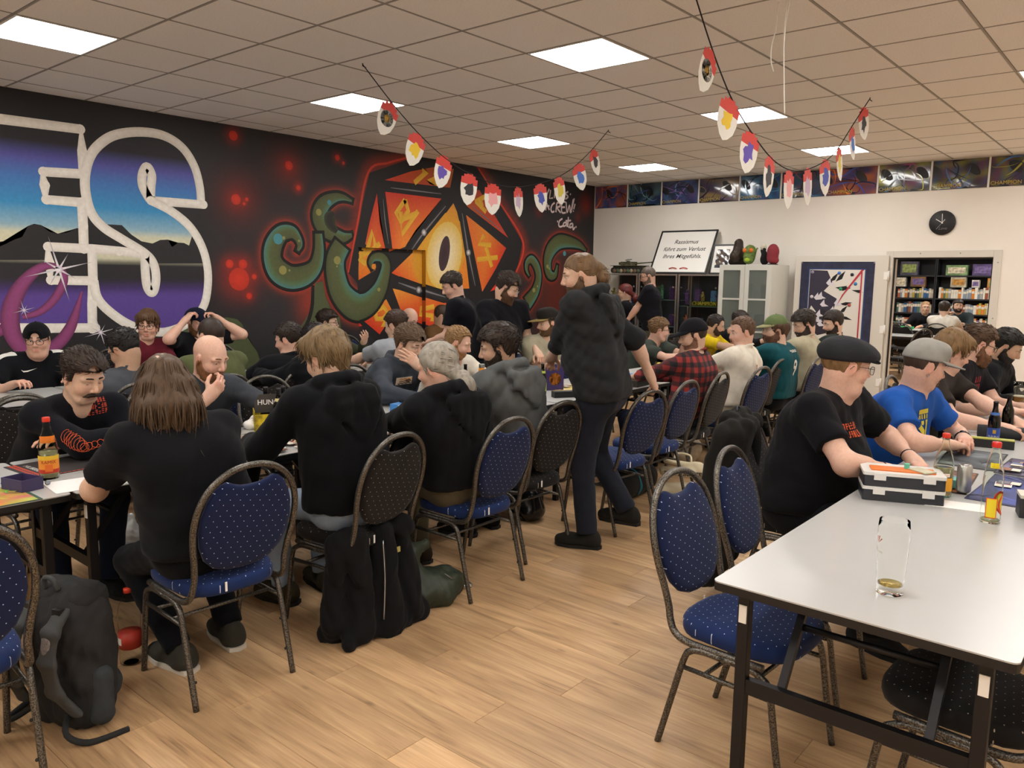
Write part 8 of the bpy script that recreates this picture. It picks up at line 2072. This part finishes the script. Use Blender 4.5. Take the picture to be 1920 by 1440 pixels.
for s_ in (-1, 1):
    b = MB(); b.tube(smooth_path([(-.08, .08*s_, .08), (-.13, .13*s_, .04), (-.10, .2*s_, .012), (.02, .25*s_, .008)], 5), .011, 6); b.build('hip_belt', M_pack, bk)
    b = MB(); b.tube([(-.02, .146*s_, .38), (.06, .135*s_, .37), (.10, .10*s_, .37)], .008, 6); b.build('compression_strap', M_web, bk)
    b = MB(); b.tube([(.085, .05*s_, .43), (.10, .05*s_, .39)], .004, 6); b.build('zip_pull', M_steel, bk)
b = MB(); b.tube(smooth_path([(.135, -.06, .10), (.147, 0, .07), (.135, .06, .10)], 5), .0035, 6); b.build('reflective_piping', M_white, bk)
# water bottle
r = empty('water_bottle', (-3.22, 1.36, 0)); tag(r, 'big clear plastic water bottle with red label and red cap on the floor', 'bottle')
b = MB(); pr = [(.03, .001), (.042, .004), (.044, .02), (.042, .05), (.044, .07), (.044, .14), (.041, .155), (.045, .175), (.045, .21), (.038, .25), (.022, .285), (.0145, .30), (.0145, .312)]
b.lathe(pr+[(a-.0008, z) for a, z in pr[::-1]], 28); b.build('bottle_wall', mat('pet_clear', '#fafcfb', rough=.02, trans=1, ior=1.05), r)
b = MB(); b.lathe([(.0445, .072), (.0445, .138)], 28); b.build('label', mat('pet_label', '#b83a2a', rough=.5), r)
b = MB(); b.lathe([(.0165, .306), (.0165, .324), (.001, .325)], 18); b.build('cap', mat('cap_red', '#c83a22', rough=.4), r)
lb = curved(strip(.03, .03, 4), .0452, .105); lb.build('label_panel', M_white, r)
# paper and plastic carrier bags under the table
r = empty('paper_bag', (-4.12, 1.30, 0), R(20)); tag(r, 'brown paper bag with a cord handle under the table', 'bag')
b = MB(); b.box(-.11, .11, -.06, -.058, .001, .2); b.box(-.11, .11, .058, .06, .001, .2); b.box(-.11, -.108, -.058, .058, .001, .2); b.box(.108, .11, -.058, .058, .001, .2); b.box(-.108, .108, -.058, .058, .001, .004); b.build('bag_body', mat('kraft', '#8a6a40', rough=.8, noise=.12, nscale=15), r)
b = MB(); b.tube(smooth_path([(-.04, -.062, .19), (-.05, -.065, .26), (0, -.068, .32), (.05, -.065, .26), (.04, -.062, .19)], 5), .0035, 6); b.build('handle', mat('cord_tan', '#b09a78', rough=.8), r)
r = empty('plastic_bag', (-4.28, 1.78, 0)); tag(r, 'translucent white plastic bag under the table', 'bag'); sd = SDF(); sd.ell((0, 0, .12), (.12, .14, .12), k=.05); sd.cone((0, -.05, .18), (.02, -.08, .32), .05, .015, k=.05); sd.cone((0, .05, .18), (-.01, .07, .30), .05, .015, k=.05); sdf_obj('film', sd, .012, mat('film_white', '#d8d8d4', rough=.35, alpha=.8, spec=.6), r, wrinkle(.016, 26, 12))
r = empty('plastic_bag', (-3.22, 6.22, 0)); tag(r, 'crumpled pale plastic bag under the chairs beside the tote bag', 'bag'); sd = SDF(); sd.ell((0, 0, .13), (.13, .15, .13), k=.05); sd.cone((0, .02, .18), (.02, .05, .34), .06, .02, k=.05); sdf_obj('film', sd, .014, mat('film_beige', '#b8ab94', rough=.5, spec=.5), r, wrinkle(.016, 24, 15))
# tote bag with lettering
r = empty('tote_bag', (-2.72, 5.20, 0), R(30)); tag(r, 'cream cotton tote bag with black lettering beside a chair leg', 'bag')
sd = SDF(); sd.cone((-.12, 0, .06), (.12, 0, .06), .055, k=.05); sd.cone((-.14, 0, .2), (.14, 0, .21), .035, k=.05); sd.cone((-.13, 0, .27), (.13, 0, .26), .02, k=.03); sv, sq_ = sd.mesh(.010, wrinkle(.010, 22, 21)); sv[:, 2] = np.maximum(sv[:, 2], .001); link('bag_body', fast_mesh('bag_body', sv, sq_), mat('cotton_cream', '#c8bda0', rough=.9, bump=.2), r)
bv = BVHTree.FromPolygons([tuple(p) for p in sv], [tuple(q) for q in sq_]); tm = text_mb('FETTE BEUTE', .048, bold=.0012)
out = []
for p in tm.v:
    q = Vector((p[0], -.3, .19+p[1])); hit = bv.ray_cast(q, Vector((0, 1, 0)), 1)[0]; out.append(tuple(hit+Vector((0, -.003, 0))) if hit is not None else (p[0], -.05, .19+p[1]))
tm.v = out; tm.build('lettering', mat('ink_black', '#1a1a1c'), r)
b = MB(); b.tube(smooth_path([(-.06, -.01, .26), (-.05, .02, .33), (.05, .03, .32), (.06, -.01, .26)], 5), .008, 6); b.build('handle', mat('cotton_cream', '#c8bda0'), r)
r = empty('sports_bag', (-3.02, 4.98, 0), R(95)); tag(r, 'black sports bag with teal straps under an empty blue chair', 'bag'); sd = SDF(); sd.cone((-.18, 0, .12), (.18, 0, .12), .115, k=.05); sdf_obj('bag_body', sd, .012, mat('bag_black', '#17181a', rough=.8), r, wrinkle(.008, 20, 31))
for y in (-.08, .09): b = MB(); b.tube(smooth_path([(y, -.09, .05), (y, -.118, .12), (y, -.06, .22), (y, .05, .22)], 5), .010, 6); b.build('strap', mat('strap_teal', '#2a86a0', rough=.7), r)
r = empty('round_bag', (-3.28, 4.02, 0)); tag(r, 'glossy black round helmet under the black dotted chair', 'helmet'); sd = SDF(); sd.ell((0, 0, .125), (.13, .115, .125), k=.03); sd.ell((.09, 0, .06), (.06, .1, .06), k=.05); sd.ell((-.02, 0, .02), (.09, .08, .08), k=.02, op='-'); sdf_obj('shell', sd, .010, mat('helmet_black', '#101012', rough=.2), r); b = MB(); b.tube(smooth_path([(.03, -.11, .05), (.06, -.07, .012), (.06, .07, .012), (.03, .11, .05)], 5), .007, 6); b.build('strap', M_black, r)
# jacket sliding off the black chair, green jacket, coat
r = empty('black_jacket', (-2.72, 2.22, 0)); tag(r, 'black jacket hanging from the black dotted chair down to the floor', 'jacket')
sd = SDF()
for (a, b_, r0, r1) in (((-.02, -.16, .44), (.0, -.2, .10), .04, .06), ((.02, -.08, .46), (.06, -.1, .06), .05, .07), ((.02, .06, .46), (.08, .04, .06), .05, .075), ((.0, .18, .47), (.06, .18, .08), .045, .07), ((-.03, -.2, .05), (.06, .02, .045), .05, .05), ((.05, .0, .045), (.08, .24, .04), .05, .05), ((.07, -.12, .09), (.10, -.2, .03), .05, .03), ((-.08, .2, .45), (.03, .2, .45), .035, .04), ((-.1, -.1, .42), (0, -.12, .45), .03, .04)):
    sd.cone(a, b_, r0, r1, k=.03)
sdf_obj('jacket_cloth', sd, .009, cloth('#141416'), r, wrinkle(.018, 24, 41, (1, 1, .5)))
b = MB(); b.box(.074, .078, .10, .125, .36, .385); b.build('label_tab', mat('tab_gold', '#a89a5a', rough=.5), r); b = MB(); b.tube(smooth_path([(.08, .02, .44), (.115, .0, .28), (.14, -.03, .1)], 5), .004, 5); b.build('zip', M_steel, r)
r = empty('green_jacket', (-2.76, 2.62, 0)); tag(r, 'dark olive waterproof jacket heaped on the floor between two chairs', 'jacket'); sd = SDF(); sd.ell((0, 0, .07), (.13, .17, .10), k=.05); sd.cone((-.02, -.1, .12), (-.06, -.06, .26), .06, .05, k=.06); sd.cone((.06, .1, .08), (.1, .02, .05), .07, .05, k=.05); sd.cone((-.05, -.12, .25), (-.03, .02, .28), .035, .02, k=.04); sd.cone((-.02, -.03, .23), (.08, .04, .20), .02, .012, k=.02, op='-'); sdf_obj('jacket_cloth', sd, .009, mat('olive_coated', '#2d3428', rough=.5, spec=.4), r, wrinkle(.013, 20, 43))
b = MB(); b.tube([(.10, .03, .16), (.13, .06, .13)], .003, 5); b.build('zip_pull', M_steel, r)
r = empty('snack_wrapper', (-2.73, 2.86, 0), R(30)); tag(r, 'small silver snack wrapper on the wooden floor', 'wrapper'); sd = SDF(); sd.cone((-.03, 0, .015), (.03, .01, .018), .018, .016, k=.02, sq=((0, 1, 0), 1.6)); sdf_obj('foil', sd, .005, mat('foil_silver', '#b8bcb8', rough=.22, metal=.9), r, wrinkle(.006, 110, 3), True, False)
r = empty('black_coat', (-1.67, 3.82, 0)); tag(r, 'black coat draped over the chair back behind the flat cap player', 'coat'); sd = SDF()
for (a, b_, r0, r1) in (((-.03, -.16, .86), (-.06, -.22, .22), .045, .07), ((-.05, -.06, .91), (-.09, -.08, .18), .05, .075), ((-.05, .06, .91), (-.09, .07, .18), .05, .075), ((-.03, .16, .86), (-.06, .2, .24), .045, .065), ((.01, -.14, .88), (.01, .14, .88), .045, .045), ((-.02, -.07, .925), (-.02, .07, .925), .035, .035), ((-.05, -.22, .72), (-.06, -.25, .32), .04, .045), ((.0, -.2, .84), (-.02, -.27, .16), .055, .07), ((.05, -.17, .84), (.03, -.25, .25), .05, .06), ((.055, -.08, .88), (.05, -.16, .5), .04, .04), ((.05, .0, .90), (.06, .02, .6), .04, .03)):
    sd.cone(a, b_, r0, r1, k=.035)
sdf_obj('coat_cloth', sd, .010, cloth('#1b1a18'), r, wrinkle(.012, 20, 47, (1, 1, .35))); b = MB(); b.tube(smooth_path([(-.02, -.03, .955), (-.03, 0, .975), (-.02, .03, .955)], 4), .004, 5); b.build('hanging_loop', M_black, r)
r = empty('grey_scarf', (-3.05, 2.72, .56)); tag(r, 'grey bundle of cloth in the lap of the ponytailed man', 'scarf'); sd = SDF(); sd.cone((0, -.08, .07), (0, .06, .07), .05, .04, k=.03); sd.cone((.03, -.04, .09), (.05, .08, .06), .035, .03, k=.03); sdf_obj('cloth', sd, .008, cloth('#4a464a'), r, wrinkle(.014, 40, 51), False)

# ---------------------------------------------------------------- shop: shelves, books, tables
SF = 19.35; zs_ = [.06, .42, .66, .95, 1.28, 1.78, 2.16]
M_shelf = mat('shelf_dark', '#1e1f24', rough=.6)
for i, (x0, x1) in enumerate(((-5.6, -4.2), (-4.19, -2.79), (-2.78, -1.4))):
    r = empty('bookcase', ((x0+x1)/2, SF+.2, 0)); tag(r, ['dark shop bookcase behind the woman with light hair', 'dark shop bookcase behind the smiling bearded man', 'dark shop bookcase at the edge of the doorway view'][i], 'bookcase', 'dark bookcases in the shop'); w2 = (x1-x0)/2
    b = MB(); b.box(-w2, -w2+.02, -.2, .2, 0, 2.45); b.box(w2-.02, w2, -.2, .2, 0, 2.45); b.build('side_panel', M_shelf, r)
    b = MB(); b.box(-w2+.02, w2-.02, .185, .2, 0, 2.45); b.build('back_panel', M_shelf, r)
    for z in zs_: b = MB(); b.box(-w2+.02, w2-.02, -.2, .185, z-.03, z); b.build('shelf_board', M_shelf, r)
brg = random.Random(9); bc = ['#b8b0a0', '#8a4a2f', '#2f5a8a', '#c8782a', '#4a6a5a', '#d8d4c8', '#5a3a6a', '#9a9a98', '#3a3a44', '#a8983a', '#7a8a9a', '#b05a3a']
book_me = {}
def book_mesh(w_, h_, c_):
    k = (w_, h_, c_)
    if k not in book_me:
        b = MB(); b.box(-w_/2, w_/2, 0, .16, 0, h_); b.cur = 1; b.box(-w_/2*.98, w_/2*.98, -.0006, 0, h_*.55, h_*.8)
        book_me[k] = b.mesh('book', [mat('book_'+c_, c_, rough=.6), mat('book_band', '#d0cabb', rough=.6)])
    return book_me[k]
nb_ = 0
for zi, n_max in ((.66, 44), (.95, 44), (1.28, 50)):
    x = -4.95
    while x < -2.45 and nb_ < 230:
        w_ = brg.choice([.035, .045, .055]); h_ = brg.choice([.19, .21, .24]) if zi != .66 else brg.choice([.17, .2]); c_ = brg.choice(bc)
        if not (abs(x+4.195) < .06 or abs(x+2.785) < .06):
            o = link('book', book_mesh(w_, h_, c_), None, None, (x+w_/2, SF+.03, zi+.0005)); tag(o, '%s %s book standing on the %s shelf of the shop bookcases' % (CNAME[c_], {.035: 'slim', .045: 'medium', .055: 'thick'}[w_], {.66: 'lower', .95: 'middle', 1.28: 'upper'}[zi]), 'book', 'books and boxes in the shop bookcases'); nb_ += 1
        x += w_+.004
for k, (x, z, w_, h_, c_) in enumerate(((-4.75, 1.78, .36, .30, '#4a4a5a'), (-4.3+.5, 1.78, .42, .22, '#6a8a5a'), (-3.3, 1.78, .40, .24, '#4a3a68'), (-2.62, 1.78, .12, .3, '#d8d6d0'), (-2.48, 1.78, .1, .28, '#3a3a40'), (-4.9, 1.55, .2, .2, '#c8c4b8'), (-4.55, 1.53, .3, .22, '#7a5a3a'), (-3.75, 1.52, .3, .22, '#a8a490'), (-3.05, 1.53, .3, .2, '#b87a3a'), (-2.6, 1.53, .25, .2, '#6a5a7a'), (-3.42, 1.53, .14, .16, '#d0ccc4'))):
    zz = z if z > 1.7 else 1.28+.245
    b = MB(); b.rbox(-w_/2, w_/2, 0, .14, 0, h_, .004); b.cur = 1; b.box(-w_*.4, w_*.4, -.001, .0, h_*.2, h_*.8)
    o = b.build('game_carton', [mat('carton_'+c_, c_, rough=.5, noise=.5, nscale=12), mat('cartonp_%d' % (k % 4), ['#8a9a5a', '#c8c0a8', '#6a5a8a', '#b0803a'][k % 4], rough=.5, noise=.6, nscale=18)], None, (x, SF+.02, zz+.0005)); tag(o, ['grey', 'green', 'violet', 'tall white', 'slim charcoal', 'cream', 'brown', 'sage', 'orange', 'mauve', 'small white'][k]+' game carton on an upper shop shelf', 'box', 'game cartons on the upper shop shelves')
table(-3.55, 16.35, 'white shop table before the two smiling people', 'shop tables', 90); table(-3.55, 14.35, 'white shop table with black chairs just beyond the doorway', 'shop tables', 90)
GSC = 'black chairs in the shop'
chair('black', -3.98, 15.42, 95, 'black chair in the shop left of the white t-shirt man', GSC); chair('black', -3.62, 15.02, 80, 'black chair in the shop pushed to the near table', GSC); chair('black', -3.18, 15.30, 92, 'black chair of the man in white t-shirt in the shop', GSC); chair('black', -3.18, 13.15, 150, 'black chair seen side-on at the doorway edge in the shop', GSC)
chair('black', -3.92, 17.25, -80, 'black chair of the woman with light hair in the shop', GSC); chair('black', -3.22, 17.25, -85, 'black chair of the bearded man in the shop', GSC)
for k in range(4): card(-3.8+.16*k, 14.35+.03*k, 10*k, ['#8a4a2a', '#3a5a8a', '#4a7a4a', '#7a3a5a'][k], .0008, k)
b = MB(); b.box(-.12, .12, -.05, .05, 0, .05); o = b.build('green_case', mat('green_case', '#2f9a5a', rough=.5), None, (-3.95, 16.25, TT)); tag(o, 'small bright green case on the shop table', 'case')
